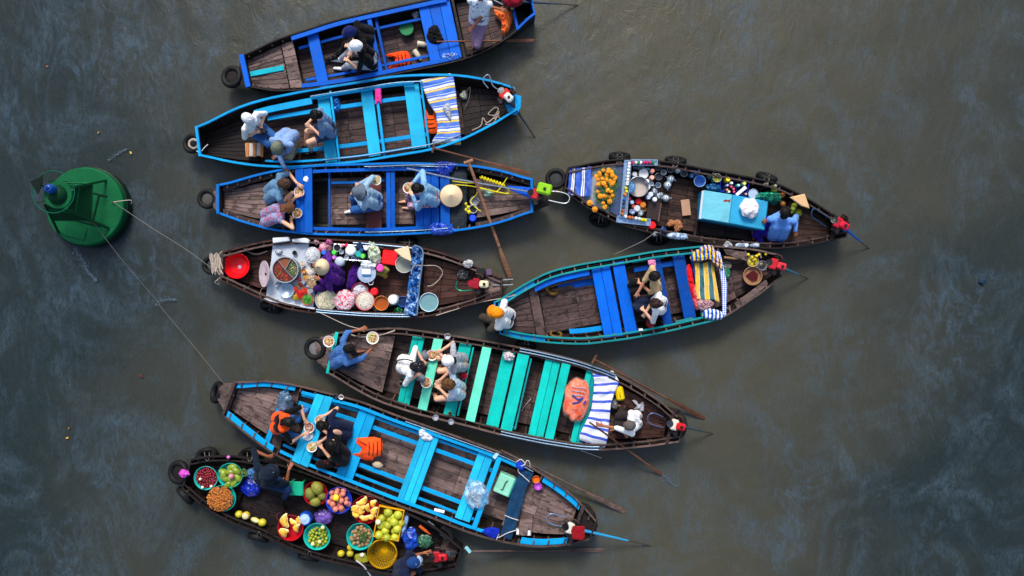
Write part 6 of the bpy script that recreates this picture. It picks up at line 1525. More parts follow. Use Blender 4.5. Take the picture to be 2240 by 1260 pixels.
for i, (x, y, r, c, lc, lb) in enumerate(((1593, 392, 6, '#c8b810', '#e8d820', 'yellow lidded jar in the blue crate'), (1601, 400, 3.5, '#c8e8e0', '#e0fff8', 'white capped bottle near the yellow jar'), (1616, 405, 3.5, '#70d8c0', '#a0f8e0', 'mint capped bottle in the middle of the crate'), (1629, 401, 4.5, '#c8d0a0', '#d8e070', 'jar with a pale green top at the crate end'),
        (1600, 408, 3, '#5a2020', '#e85a78', 'uppermost pink capped bottle'), (1605, 413, 3, '#5a2020', '#f06888', 'middle pink capped bottle'), (1606, 419, 3, '#5a2020', '#e85070', 'lowest pink capped bottle'), (1591, 415, 3.2, '#8a5a40', '#d89a70', 'tan capped bottle'), (1595, 419, 3.4, '#c8c0b0', '#e8e0c8', 'cream capped bottle'), (1592, 405, 2.6, '#a8a8d8', '#d0d0ff', 'lilac capped bottle'), (1632, 424, 3, '#8a6050', '#d8b090', 'tan bottle right of the spoon'))):
    can(x, y, .46, r, .22, lb+' in the crate' if 'crate' not in lb else lb, 'sauce_bottle', 'bottle', c, lc)
slabthing('label_strip', 'white packet lying across the blue crate', 'packet', [(1608, 425), (1629, 406), (1634, 412), (1613, 429)], .50, .015, WH)
vessel('cup_stack', 'clear lidded round box beside the pale cool box', 'box', 1648, 424, .44, 11, .12, .004, film('#c0d4ea', .9), fill=(plain('#a8bcd8', .3, name='box_contents'), 'contents'), fz=.9)
crumple('blue_pouch', 'teal-blue plastic pouch above the cool box', 'pouch', [(1546, 405), (1560, 400), (1576, 405), (1575, 418), (1548, 416)], .34, .08, film('#1878b8', .95), 22)
def cooler():
    z = .50; q = [(1540, 416), (1602, 426), (1594, 488), (1534, 478)]; q2 = [(1603, 426), (1680, 440), (1672, 503), (1595, 488)]
    allp = [(1538, 416), (1682, 440), (1674, 504), (1532, 479)]; x = sum(p[0] for p in allp)/4; y = sum(p[1] for p in allp)/4
    t = thing('cool_box', 'large pale turquoise cool box with two lids', 'cool box', (*P(x, y, z)[:2], .12), 0); c = P(x, y, z)
    part('box_body', MB().prism([((P(a, b_, z)-c).x, (P(a, b_, z)-c).y) for a, b_ in allp], 0, .36), paint('#1c8ab0', wear=.4), t, bevel=.012)
    ms = (paint('#6fc4d8', wear=.35, name='pale_turquoise_paint'), paint('#35a9d8', wear=.3, name='turquoise_paint'))
    for k, p4 in enumerate((q, q2)):
        part('lid', MB().prism([((P(a, b_, z)-c).x, (P(a, b_, z)-c).y) for a, b_ in p4], .36, .385), ms[k], t, bevel=.008)
    st = shape_at(x, y, z, [(1582, 439), (1587, 436), (1592, 438), (1598, 436), (1597, 443), (1590, 441), (1583, 442)]); part('rust_stain', MB().prism(st, .3855, .388), plain('#8a3a2a', .8, name='rust'), t)
    part('metal_edge', MB().prism(shape_at(x, y, z, [(1536, 417), (1541, 417), (1535, 479), (1529, 478)]), .34, .37), ALU, t)
cooler()
bag('ice_bag', 'white bag of ice on the turquoise lid of the cool box', 'bag', 1637, 456, .52, .165, .175, .17, plain('#e0dce4', .4, var=.1, name='white_ice_bag'), seed=2, jit=.22, knot=False)
crumple('green_bag', 'crinkled sea-green plastic bag beside the cool box', 'bag', [(1652, 432), (1662, 422), (1690, 421), (1706, 424), (1708, 440), (1690, 447), (1675, 440), (1656, 436)], .44, .12, film('#1aa080', 1.0), 23, folds=22)
for i, (x, y, r) in enumerate(((1737, 450, 7), (1746, 466, 9), (1730, 462, 7), (1694, 415, 7.5), (1741, 478, 7), (1735, 456, 6))):
    single('green_coconut', 'round yellow-green coconut near the woman in the striped blouse', 'coconut', MB().ell((0, 0, 0), r*.0082, 16, 10, jit=.06, seed=i), fruit('#8fa028', '#a8b840', 2), P(x, y, .28+.02*i), smooth=True, group='green coconuts by the vendor')
for x, y, lb in ((1711, 427, 'upper of two brown coconuts by the green bag'), (1712, 446, 'dark brown coconut by the vendor shoulder')):
    single('brown_coconut', lb, 'coconut', MB().ell((0, 0, 0), .055, 16, 10, jit=.05), fruit('#9a5a18', '#6a3c10', 2), P(x, y, .35), smooth=True)
hat = thing('conical_hat', 'pale conical hat standing on its side by the drinks boat rail', 'hat', P(1748, 440, .52), 0)
b = MB(); pp = shape_at(1748, 440, .52, [(1726, 432), (1759, 424), (1768, 450), (1770, 457), (1752, 451), (1738, 441)]); b.prism(pp, 0, .04); part('brim_cone', b, straw('#d8b080'), hat, bevel=.012)
crumple('net_bag', 'white net bag on the lower rail of the drinks boat near the teal boat', 'bag', [(1582, 537), (1590, 527), (1600, 532), (1602, 540), (1588, 542)], .48, .05, film('#e0e4ec', .9), 24)
for x0, x1, lb in ((1608, 1638, 'left of two white cloths rolled on the drinks boat lower rail'), (1640, 1662, 'right of two white cloths rolled on the drinks boat lower rail')):
    crumple('rolled_cloth', lb, 'cloth', [(x0, 536), (x0+8, 532), (x1, 533), (x1-4, 542), (x0+3, 541)], .48, .05, film('#c8dcf4', .9), 25)
crumple('rolled_cloth', 'blue and white plastic bundle tied to the drinks boat lower rail', 'cloth', [(1458, 514), (1470, 509), (1502, 512), (1502, 522), (1480, 524), (1462, 520)], .48, .06, film('#b8d4f8', .95), 26)
engine(1832, 492, 32, .56, 'red engine with a dark side at the drinks boat stern', '#b01830', '#c81838', shaft=(1905, 547), handle=[(1808, 496, .6), (1790, 484, .62), (1776, 474, .62), (1776, 462, .62), (1782, 457, .62), (1800, 468, .62), (1818, 480, .6)], shaft_col='#0a55b0', handle_col='#2a4a68', muffler=(.0, .15))
# ------------------------------------------------------------------ F contents
STR3 = tri_stripes(('#e8b818', '#e8dcb0', '#14606a', '#e8dcb0'), (.40, .06, .48, .06), .165)
sheetcloth('striped_mat', 'yellow and dark green striped mat in the teal boat', 'mat', [(1520, 577), (1530, 574), (1540, 575), (1552, 572), (1562, 584)], [(1522, 654), (1536, 656), (1550, 657), (1562, 656), (1574, 662)], .44, STR3, nu=26, nv=22, wave=.02)
crumple('plaid_sheet', 'crumpled yellow blue and white striped sheet at the teal boat upper rail', 'sheet', [(1512, 560), (1525, 545), (1545, 536), (1560, 540), (1575, 565), (1582, 590), (1570, 585), (1555, 568), (1530, 572), (1513, 570)], .52, .09, tri_stripes(('#e8ecf2', '#1f58d0', '#e8b818', '#1f58d0'), (.3, .25, .2, .25), .1) if False else cloth('#1050b8', '#f0c020', 'stripe', 4.5, thr=.55), 31, folds=12)
slabthing('plaid_edge', 'blue and white checked edge of the awning on the teal boat', 'awning', [(1566, 548), (1575, 552), (1590, 620), (1588, 690), (1580, 692), (1578, 620)], .52, .03, cloth('#1a60d0', '#f0f2f4', 'check', 9., thr=.5), bevel=.01)
crumple('plaid_sheet', 'crumpled white blue and green sheet at the teal boat lower rail', 'sheet', [(1538, 682), (1555, 675), (1580, 683), (1584, 695), (1565, 700), (1542, 696)], .50, .06, cloth('#e8eef6', '#0e50b8', 'stripe', 4.5), 32)
crumple('green_sheet', 'green plastic sheet under the lower corner of the teal boat awning', 'sheet', [(1534, 685), (1550, 688), (1572, 699), (1550, 701), (1536, 697)], .46, .04, cloth('#0f7a30'), 33)
crumple('red_vest', 'red life vest wedged behind the last blue bench of the teal boat', 'life vest', [(1501, 586), (1511, 583), (1518, 620), (1524, 670), (1516, 664), (1505, 620)], .36, .08, cloth('#e01820'), 34)
crumple('pink_vest', 'faded pink vest beside the red one in the teal boat', 'life vest', [(1512, 625), (1520, 624), (1526, 655), (1527, 680), (1518, 670)], .38, .07, cloth('#e06068'), 35)
crumple('brown_bundle', 'mottled brown-pink bundle at the end of the striped mat', 'bundle', [(1525, 657), (1550, 656), (1562, 664), (1548, 680), (1530, 678)], .42, .08, cloth('#8a5a6a', '#b89aa0', 'blotch', 22.), 36)
crumple('pink_cloth', 'pink cloth hung on the upper rail behind the man in beige', 'cloth', [(1417, 572), (1424, 568), (1433, 570), (1434, 585), (1422, 582)], .46, .03, cloth('#d880a8'), 37)
vessel('plastic_stool', 'round dark red stool beside the woman in white', 'stool', 1424, 706, .34, 11, .05, .012, plain('#8a1420', .35, name='dark_red_plastic'), r2=.9, ridge=False)
slabthing('folded_note', 'small white box on the lower rail of the teal boat', 'box', [(1396, 719), (1405, 718), (1406, 723), (1397, 724)], .50, .04, WH)
t = vessel('wicker_basket', 'round basket holding dark red liquid at the teal boat stern', 'basket', 1647, 603, .44, 21, .12, .014, plain('#a07858', .7, var=.35, name='wicker'), r2=.88, fill=(plain('#9a7050', .6, name='basket_floor'), 'basket_floor'), fz=.45)
part('red_contents', MB().prism(shape_at(1647, 603, .44, [(1633, 602), (1644, 594), (1652, 592), (1660, 600), (1658, 612), (1648, 615), (1640, 609)]), .07, .085), plain('#4a0d10', .3, name='dark_red'), t)
for x, y, r, c, f, lb in ((1647, 571, 13, '#a89878', '#d8c818', 'bowl of yellow fruit at the teal boat stern'), (1668, 581, 10.5, '#8890a0', '#3a3c48', 'steel bowl next to the fruit bowl')):
    vessel('bowl_set', lb, 'bowl', x, y, .46, r, .09, .006, plain(c, .35, name='bowl_paint'), fill=(food(f, f, '#5a4a10', 30.), 'contents'), fz=.6, dome=.02)
for i, (x, y) in enumerate(((1637, 557), (1645, 563), (1660, 557), (1652, 568), (1655, 560), (1675, 556))):
    single('yellow_fruit', 'small yellow fruit by the engine of the teal boat', 'fruit', MB().ell((0, 0, 0), .028, 12, 8), fruit('#e0c818', '#c8a810', 3), P(x, y, .5), smooth=True, group='yellow fruit on the teal boat stern')
bag('green_bag', 'sea-green and clear plastic bag behind the striped mat', 'bag', 1588, 596, .28, .07, .09, .09, film('#20a070', .9), seed=24, knot=False)
bag('clear_bag', 'greyish clear plastic bag above the sea-green one', 'bag', 1588, 580, .28, .10, .07, .07, film('#a09890', .7), seed=25, knot=False)
bottle(1583, 563, .45, 6, .32, .024, 'brown bamboo tube lying near the stern of the teal boat', '#8a6a48', '#6a4a30', alpha=1)
engine(1692, 580, 18, .56, 'red engine with a black top at the teal boat stern', '#c02030', '#d03040', shaft=(1772, 611), handle=None, shaft_col='#3a6a80', muffler=(.0, .16), tank_off=(.03, 0))
# ------------------------------------------------------------------ G contents
noodle_bowl(945, 777, .58, 12, 'bowl of noodles on the mint table held by the man with the dotted cap', seed=11, cols=('#d88a30', '#c05a38', '#e8d8b8')); noodle_bowl(932, 837, .58, 12, 'bowl of noodles on the mint table before the curly-haired person', seed=12, cols=('#d8b060', '#d87a58', '#e8d8b8'))
noodle_bowl(815, 739, .95, 14, 'bowl of noodles in the right hand of the vendor in the blue checked shirt', seed=13, cols=('#5a9a38', '#c84a28', '#e8d8b0'), soup='#c8b070'); noodle_bowl(719, 747, .85, 12.5, 'bowl of soup beside the left arm of the vendor in the blue checked shirt', seed=14, cols=('#e8b060', '#c8402a', '#e8d8b0'))
slabthing('upright_board', 'turquoise board standing beside the vendor bowl', 'board', [(729, 737), (738, 726), (741, 728), (736, 755), (729, 762)], .78, .03, TQ)
for x, y, lb in ((979, 736, 'white cup on the upper rail of the turquoise-bench boat'), (953, 914, 'left of two clear cups on the lower rail of the turquoise-bench boat'), (987, 923, 'right of two clear cups on the lower rail of the turquoise-bench boat')):
    vessel('plastic_cup', lb, 'cup', x, y, .52, 6.5, .06, .003, film('#d8dce8', 1.0), fill=(plain('#b8bcc8', .3, name='cup_bottom'), 'inside'), fz=.3)
vessel('ashtray', 'small round brass ashtray on the second turquoise bench', 'ashtray', 984, 904, .43, 3.6, .025, .004, plain('#a87830', .3, metal=.6, name='brass'), fill=(BLK, 'ash'), fz=.4)
bag('plastic_bag', 'white and red plastic bag on the upper end of a turquoise bench', 'bag', 1112, 779, .42, .10, .08, .09, cloth('#d8d0d4', '#c81c28', 'blotch', 14., thr=.6), seed=31)
bag('plastic_bag', 'small white plastic bag on the floor by the lower rail of the turquoise-bench boat', 'bag', 1120, 937, .12, .09, .05, .06, film('#c8ccd4', .8), seed=32)
vb = thing('vest_bag', 'clear bag stuffed with faded orange life vests', 'bag', P(1260, 872, .40), R(-98))
part('vest_bundle', MB().ell((0, 0, .1), (.39, .225, .13), 56, 36, jit=.16, seed=41, js=2.4), cloth('#f05a30', '#f88058', 'blotch', 9.), vb, smooth=True)
for k, xx in enumerate((-.24, -.17, -.10)): part('strap', MB().tube([(xx, -.13, .205), (xx+.01, -.05, .245), (xx, .04, .25), (xx+.01, .12, .23)][::1], .008, 5), plain('#9aa0b8', .6, name='grey_webbing'), vb, smooth=True)
for k, (p, q) in enumerate((((-.08, -.1), (-.02, .02)), ((-.02, .02), (-.06, .10)), ((-.06, .10), (.03, .03)), ((.03, .03), (.06, -.08)), ((-.02, .16), (.05, .12)))):
    part('blue_webbing', MB().tube([(p[0], p[1], .245), (q[0], q[1], .255)], .014, 6), plain('#1c3a9a', .6, name='blue_webbing_fabric'), vb, smooth=True)
part('clear_film', MB().ell((0, 0, .1), (.42, .245, .15), 40, 26, jit=.16, seed=41, js=2.4), film('#f0d8d0', .12), vb, smooth=True)
STR4 = tri_stripes(('#e0e2ea', '#1448c8', '#dfe2ea', '#c0c8dc', '#e4e6ec'), (.30, .30, .16, .04, .20), .155)
sheetcloth('striped_tarpaulin', 'white tarpaulin with blue stripes draped across the turquoise-bench boat', 'tarpaulin', [(1296, 815), (1300, 835), (1298, 860), (1294, 890), (1288, 910), (1278, 930), (1268, 950), (1268, 968)], [(1342, 812), (1355, 835), (1344, 860), (1336, 885), (1334, 910), (1332, 935), (1328, 965), (1322, 986)], .48, STR4, drape=.08, wave=.025)
t = thing('jerry_can', 'yellow jerry can with a blue cap beside the striped tarpaulin', 'jerry can', (*P(1356, 861, .45)[:2], .26), R(-80))
part('can_body', MB().box((0, 0, .1), (.26, .15, .2)), plain('#e8c808', .35, name='yellow_plastic'), t, bevel=.03); part('cap', MB().lathe([(0, .05), (.03, .045), (.032, 0), (0, 0)], 12, c=(-.14, 0, .12)), plain('#1c50b8', .3, name='blue_cap'), t, smooth=True)
part('handle', MB().tube([(-.06, 0, .2), (-.04, 0, .235), (.04, 0, .235), (.07, 0, .2)], .012, 6), plain('#e8c808', .35, name='yellow_plastic'), t, smooth=True)
crumple('grey_towel', 'pale grey towel lying on the stern deck above the rower in white', 'towel', [(1383, 877), (1392, 876), (1398, 884), (1408, 879), (1408, 900), (1396, 897), (1386, 896), (1392, 888)], .30, .04, cloth('#b0b0bc'), 42)
bag('grey_bag', 'grey plastic bag next to the jerry can', 'bag', 1343, 882, .26, .07, .1, .08, film('#808890', .9), seed=43, knot=False)
engine(1478, 928, 15, .54, 'red engine with a pale starter at the turquoise-bench boat stern', '#e0d8c8', '#c81420', shaft=(1566, 950), handle=[(1452, 936, .58), (1425, 928, .6), (1417, 918, .6), (1420, 907, .6), (1432, 904, .6), (1450, 912, .58)], starter='#2a3440', muffler=(.03, .15), handle_col='#5a6a90')
oar([(1300, 786), (1545, 918)], 'brown oar lashed along the upper rail near the turquoise-bench boat stern', W_OAR, zz=(.62, .0), blade=.36, wide=.04)
oar([(1290, 924), (1458, 1046)], 'oar worked by the grey-haired rower in white', W_OAR, zz=(.9, -.05), blade=.22, wide=.03, tee=False, r=.016)
rope([(1140, 900, .13), (1150, 885, .13), (1162, 872, .13)], .005, ROPEW, 'thin white stick on the floor of the turquoise-bench boat', name='stick', cat='stick')
tube_('pole_rope', 'pale cord trailing in the water by the striped tarpaulin', 'cord', [(1270, 985, .3), (1300, 996, .15), (1316, 1002, .05)], .006, ROPEW)
crumple('baseball_cap', 'dark red cap hanging behind the curly-haired person', 'cap', [(1003, 818), (1012, 813), (1022, 818), (1020, 828), (1008, 831)], .52, .07, cloth('#a01428'), 44)
rope([(768, 732, .55), (790, 737, .5), (830, 733, .5), (858, 725, .5), (864, 722, .5)], .011, ROPE, 'pale rope behind the noodle vendor on the upper rail')
bottle(875, 836, .46, 0, .0001+.12, .055, 'black camera bag on the turquoise bench behind the man with the dotted cap', '#101216', '#101216', alpha=1, name='camera_bag')
# ------------------------------------------------------------------ H contents
noodle_bowl(676, 936, .60, 11.5, 'bowl of soup before the person in the orange life jacket', seed=21, spoon=1.4, cols=('#b8b8b8', '#b01818', '#d8a890'), soup='#902818'); noodle_bowl(682, 978, .60, 11.5, 'bowl of noodles nearest the person in black', seed=22, cols=('#d8b060', '#d8a040', '#f0e4c0'), soup='#c8a868'); noodle_bowl(699, 920, .60, 11, 'bowl half hidden by the head of the woman in navy', seed=23)
crumple('tissue', 'white napkin between the bowls on the sky-blue table', 'napkin', [(666, 947), (685, 948), (679, 964), (662, 960)], .52, .012, cloth('#e8ecf4'), 51)
vest(806, 978, .42, 0, 'orange life vest lying on the sky-blue bench with black straps', .44, .34, 4, '#ff5a20', group=None)
vest(795, 985, .38, 14, 'second orange life vest half under the upper one', .40, .30, 0, '#ff4a18', group=None)
t = thing('handbag', 'small beige handbag with a dark handle beside the orange vests', 'handbag', P(827, 1016, .34), R(-10)); part('bag_body', MB().ell((0, 0, .03), (.10, .06, .04), 16, 10, jit=.15), cloth('#b8a890'), t, smooth=True); part('strap', MB().tube([(-.08, .02, .05), (-.07, .09, .07), (.05, .09, .07), (.08, .02, .05)], .006, 5), BLK, t, smooth=True)
bag('carrier_bag', 'dark grey shiny bin bag behind the person in the orange life jacket', 'bag', 626, 877, .42, .14, .19, .17, film('#5a7a9a', .85), seed=52, knot=True)
single('water_bottle', 'blue water jug beside the sky-blue table', 'jug', MB().ell((0, 0, 0), (.11, .075, .07), 16, 10), film('#3a8ae0', .8), P(664, 897, .4), smooth=True)
crumple('white_cloth', 'white ring of cloth on the end of the middle sky-blue bench', 'cloth', [(917, 938), (926, 937), (944, 952), (944, 963), (928, 964), (917, 952)], .44, .05, cloth('#d8dee8'), 53)
bag('carrier_bag', 'clear plastic bag blown up on the rear sky-blue bench', 'bag', 1043, 1077, .42, .21, .26, .24, film('#b8d8f4', .35), seed=54, knot=False, rz=.3, jit=.3); crumple('plastic_film', 'white crumpled plastic inside the clear bag', 'plastic sheet', [(1024, 1085), (1034, 1072), (1046, 1082), (1056, 1100), (1048, 1108), (1038, 1102), (1034, 1090)], .46, .06, film('#e8f2fc', .9), 55, folds=26)
t = thing('tool_box', 'pale green rusty tool box with a dark handle', 'tool box', (*P(1103, 1062, .46)[:2], .2), R(-23))
part('box_body', MB().box((0, 0, .12), (.30, .36, .24)), paint('#8fdcc0', under='#6a3a20', wear=.55, name='pale_green_paint'), t, bevel=.015); part('side_trim', MB().box((.158, 0, .13), (.02, .36, .2)), paint('#20a8a8', wear=.4), t, bevel=.004)
part('handle', MB().tube([(-.03, -.10, .243), (-.0, -.07, .27), (.0, .07, .27), (.03, .10, .243)], .010, 6), plain('#4a4038', .5, name='handle_rust'), t, smooth=True)
sheetcloth('dark_blue_tarpaulin', 'dark blue tarpaulin rolled across the long sky-blue boat', 'tarpaulin', [(1140, 1025), (1125, 1060), (1112, 1100), (1103, 1140), (1094, 1175)], [(1168, 1035), (1150, 1070), (1142, 1105), (1130, 1145), (1118, 1182)], .46, cloth('#123a5c'), nu=24, nv=12, wave=.04)
crumple('blue_netting', 'bundle of bright blue cords at the lower rail of the long boat', 'netting', [(1052, 1163), (1070, 1154), (1092, 1157), (1090, 1172), (1078, 1178)], .46, .06, cloth('#0a30c8', '#061a78', 'stripe', 16.), 56)
crumple('blue_netting', 'blue cloth tied at the upper rail of the long boat', 'cloth', [(1128, 1012), (1140, 1010), (1148, 1022), (1140, 1030), (1130, 1022)], .50, .06, cloth('#0f3fc0'), 57)
rope([(1130, 1010, .54), (1140, 1005, .56), (1148, 1015, .54), (1136, 1022, .54), (1134, 1032, .5), (1145, 1042, .5), (1158, 1054, .48)], .008, ROPEW, 'white cord looped over the blue tarpaulin, upper end'); rope([(1104, 1127, .5), (1118, 1133, .5), (1134, 1138, .5)], .008, ROPEW, 'short white cord tied to the brown stool')
rope([(1160, 1022, .5), (1158, 1010, .56), (1152, 1008, .56), (1148, 1018, .54)], .008, ROPEW, 'white rope ring on the upper rail of the long boat'); rope([(1086, 1180, .5), (1092, 1168, .5), (1090, 1176, .5), (1110, 1166, .5), (1128, 1160, .48), (1130, 1155, .48)], .008, ROPEW, 'white cord on the lower end of the dark blue tarpaulin')
slabthing('wooden_stool', 'brown wooden stool with pale corners on the stern deck of the long boat', 'stool', [(1137, 1136), (1165, 1134), (1162, 1168), (1131, 1167)], .46, .12, W_LT, bevel=.006)
for x, y in ((1132, 1161), (1157, 1163)): slabthing('stool_corner', 'white patch on the %s lower corner of the brown stool' % ('left' if x < 1140 else 'right'), 'patch', [(x-2, y-6), (x+3, y-6), (x+3, y+5), (x-3, y+5)], .47, .10, WH)
vessel('plastic_scoop', 'small orange plastic bowl at the stern of the long boat', 'bowl', 1173, 1049, .42, 8.5, .06, .004, plain('#e07018', .35, name='orange_bowl'), r2=.6); vessel('plastic_scoop', 'small violet plastic bowl at the stern of the long boat', 'bowl', 1177, 1064, .42, 8.5, .05, .004, plain('#b04ac0', .35, name='violet_bowl'), r2=.6)
engine(1252, 1152, 17, .56, 'engine with a black starter under a dark red cloth on the long boat', '#d8d4c8', '#7a1018', shaft=(1438, 1197), handle=[(1228, 1152, .6), (1205, 1146, .62), (1197, 1138, .62), (1198, 1128, .62), (1210, 1124, .62), (1240, 1132, .6)], starter='#0c0e12', shaft_col='#2ea0d8', handle_col='#7a94b4')
slabthing('red_cloth', 'square dark red cloth over the engine of the long boat', 'cloth', [(1252, 1150), (1279, 1150), (1279, 1176), (1272, 1181), (1250, 1178)], .82, .05, cloth('#8a0c18'), bevel=.015)
oar([(1096, 985), (1370, 1121)], 'grey-brown oar lashed along the upper side of the long boat', W_RAIL, zz=(.55, .0), blade=.38, wide=.045, tee=False); oar([(1025, 1206), (1322, 1203)], 'oar lashed along the lower side of the long boat with a pale grip', W_RAIL, zz=(.35, .0), blade=.30, wide=.04, tee=False)
tube_('pipe_joint', 'pale blue plastic pipe joint on the oar end below the long boat', 'pipe', [(1019, 1197, .42), (1028, 1208, .40)], .035, plain('#8fd0dc', .3, name='pale_blue_pvc'))
can(548, 0, .5, 5, .06, 'x', 'x', 'x') if False else None
vessel('plastic_cup', 'white cup on the upper rail of the long boat', 'cup', 746, 869, .53, 5.5, .06, .003, WH); vessel('steel_cup', 'dark steel cup beside the white one on the upper rail', 'cup', 735, 867, .52, 5.5, .06, .003, plain('#3a4452', .3, metal=.4, name='dark_cup'))
tube_('white_pipe', 'short white pipe on the lower rail of the long boat', 'pipe', [(950, 1115, .46), (972, 1120, .46)], .03, WH)
slabthing('white_tag', 'pale blue tag on the upper rail near the rear bench', 'tag', [(1077, 1000), (1085, 990), (1092, 993), (1083, 1005)], .53, .02, plain('#a8d4e8', .4, name='pale_blue_card'))

# ------------------------------------------------------------------ small clutter the stalls are crowded with
def clutter(items, lbl):
    for i, (x, y, z, r, kind, c, f, what) in enumerate(items):
        lb = what+' '+lbl
        if kind == 'cup': vessel('plastic_cup', lb, 'cup', x, y, z, r, .07, .003, plain(c, .3, name='cup_plastic'), fill=(plain(f, .4, name='cup_fill'), 'contents'), fz=.6, seg=18, ridge=False)
        elif kind == 'bowl':
            t = vessel('small_bowl', lb, 'bowl', x, y, z, r, .05, .003, plain(c, .3, name='bowl_plastic'), r2=.6, fill=(plain(f, .5, name='bowl_fill'), 'contents'), fz=.75, dome=.012, seg=20, ridge=False)
            scatter_bits(t, 'chopped_pieces', r*mpp(z)*.7, .042, 22, plain(f, .45, var=.4, name='chopped'), .008, int(x+y), dome=.01)
        elif kind == 'jar': can(x, y, z, r, .12, lb, 'jar', 'jar', c, f)
        elif kind == 'bag': bag('small_bag', lb, 'bag', x, y, z-.08, r*.0084, r*.0078, .08, film(c, .9), seed=int(x*3+y), rz=i*1.3, jit=.4)
        elif kind == 'rag': crumple('rag', lb, 'rag', [(x-r, y-r*.5), (x-r*.2, y-r*.9), (x+r*.9, y-r*.4), (x+r*.7, y+r*.6), (x-r*.1, y+r*.9), (x-r*.9, y+r*.4)], z-.04, .05, cloth(c, f, 'blotch', 20.), int(x+y))
        elif kind == 'bottle': bottle(x, y, z, i*47, r*.017, .018, lb, c, f, alpha=.8)
clutter([(700, 545, .5, 5, 'jar', '#c8d0d8', '#d02030', 'red-lidded jar beside the rice noodle basin'), (694, 531, .5, 5, 'bag', '#f0b8c8', '', 'little pink bag by the upper rail'), (722, 530, .52, 6, 'bag', '#e070b0', '', 'rose-pink bag on the upper rail'),
  (747, 551, .54, 5, 'cup', '#c8d4e4', '#8a98a8', 'pale blue cup in the middle of the wire shelf'), (758, 564, .52, 5, 'cup', '#dfe6ee', '#a8b4c4', 'clear cup at the lower edge of the wire shelf'), (773, 566, .52, 5, 'cup', '#b0c0d4', '#405068', 'steel cup below the big white tub'), (790, 547, .56, 5, 'jar', '#1a3a60', '#20508a', 'dark blue jar by the end of the wire shelf'),
  (662, 577, .50, 6, 'bowl', '#d8dce4', '#d8c8a8', 'white bowl of garlic'), (689, 592, .50, 6, 'bowl', '#b8c0cc', '#c8b8a0', 'steel bowl of peanuts at the tray edge'), (690, 609, .50, 5.5, 'bowl', '#c8ccd4', '#8a9a50', 'bowl of pickles at the tray edge'), (664, 593, .51, 5, 'cup', '#b86a30', '#d89040', 'amber cup of fish sauce'),
  (646, 632, .50, 5.5, 'bowl', '#c02018', '#d83818', 'tiny red bowl of chilli paste'), (606, 622, .48, 5, 'cup', '#c8d0dc', '#8898a8', 'steel ladle cup under the tilted lid'), (610, 551, .46, 8, 'rag', '#c8ccd8', '#7888a8', 'grey-white rag on the counter top corner'), (644, 553, .46, 5, 'cup', '#2a3038', '#14181c', 'black cup on the counter above the pot'),
  (730, 583, .40, 6, 'bag', '#402080', '', 'dark violet bag against the vendor'), (776, 566, .44, 7, 'bag', '#90a8c0', '', 'blue-grey bag of ice under the wire shelf'), (826, 571, .46, 8, 'bag', '#f0f4f8', '', 'white bag between the lunch box and pot'), (815, 541, .50, 8, 'bag', '#b0a860', '', 'olive bag at the upper rail'),
  (718, 634, .40, 8, 'jar', '#c8d0dc', '#dfe4ea', 'white round box beside the vendor knee'), (843, 604, .30, 6, 'rag', '#b8a030', '#806818', 'mustard rag under the yellow bag'), (871, 667, .34, 5, 'bottle', '#20a060', '#e8e8e8', 'green bottle by the blue bowl'), (822, 676, .36, 6, 'rag', '#a8a0a0', '#504840', 'dirty rag by the lower rail')], 'in the soup boat')
clutter([(1402, 368, .40, 6, 'cup', '#c8d4e0', '#708090', 'steel cup above the white dish'), (1389, 381, .44, 6, 'jar', '#e8ecf0', '#c8d0d8', 'white jar against the cross rack'), (1418, 409, .42, 6, 'jar', '#b8c8d8', '#e0e8f0', 'pale jar right of the big pot'), (1425, 402, .42, 5, 'cup', '#dfe6f0', '#90a4b8', 'small white cup near the big pot'),
  (1440, 405, .40, 6, 'cup', '#aac0d4', '#405468', 'blue-grey cup left of the teapots'), (1442, 428, .40, 6, 'bag', '#d8e4f0', '', 'clear bag of straws by the dark tray'), (1386, 451, .44, 5, 'jar', '#8a3828', '#a04830', 'brick-red tin by the cross rack'), (1384, 464, .44, 7, 'rag', '#b8c8e0', '#4a70a8', 'pale blue rag by the lower rack'),
  (1401, 466, .44, 7, 'bag', '#c8e0f4', '', 'clear ice bag by the lower rack'), (1409, 458, .44, 5, 'cup', '#a87830', '#503818', 'brown coffee cup beside the dark tray'), (1377, 434, .46, 4.5, 'jar', '#c02030', '#e03040', 'red tin against the cross rack'), (1452, 377, .40, 6, 'cup', '#98a8b8', '#303c48', 'dark cup between steel cups'),
  (1484, 372, .40, 6, 'jar', '#8c98a4', '#aab4c0', 'steel tin under the upper rail'), (1514, 384, .38, 5, 'jar', '#205088', '#3070b0', 'blue tin by the pale blue bucket'), (1522, 377, .40, 8, 'bag', '#1a3a90', '', 'dark blue bag under the upper rail'), (1553, 386, .40, 6, 'jar', '#303c44', '#46545c', 'charcoal tin beside the fruit jar'),
  (1449, 505, .42, 8, 'bag', '#1c50a8', '', 'blue bag tied at the lower rail'), (1432, 512, .46, 6, 'bag', '#c8d8f0', '', 'white knotted bag at the lower rail'), (1620, 420, .48, 5, 'bottle', '#8a4030', '#e0c8a0', 'brown sauce bottle lying in the crate'), (1689, 408, .44, 6, 'bag', '#a8a890', '', 'khaki bag by the fender tyre'), (1676, 404, .46, 5, 'rag', '#c0b8a8', '#807060', 'twist of pale rag on the upper rail')], 'on the drinks boat')
clutter([(652, 1082-40, .3, 0.1, 'x', '', '', '')], '') if False else None
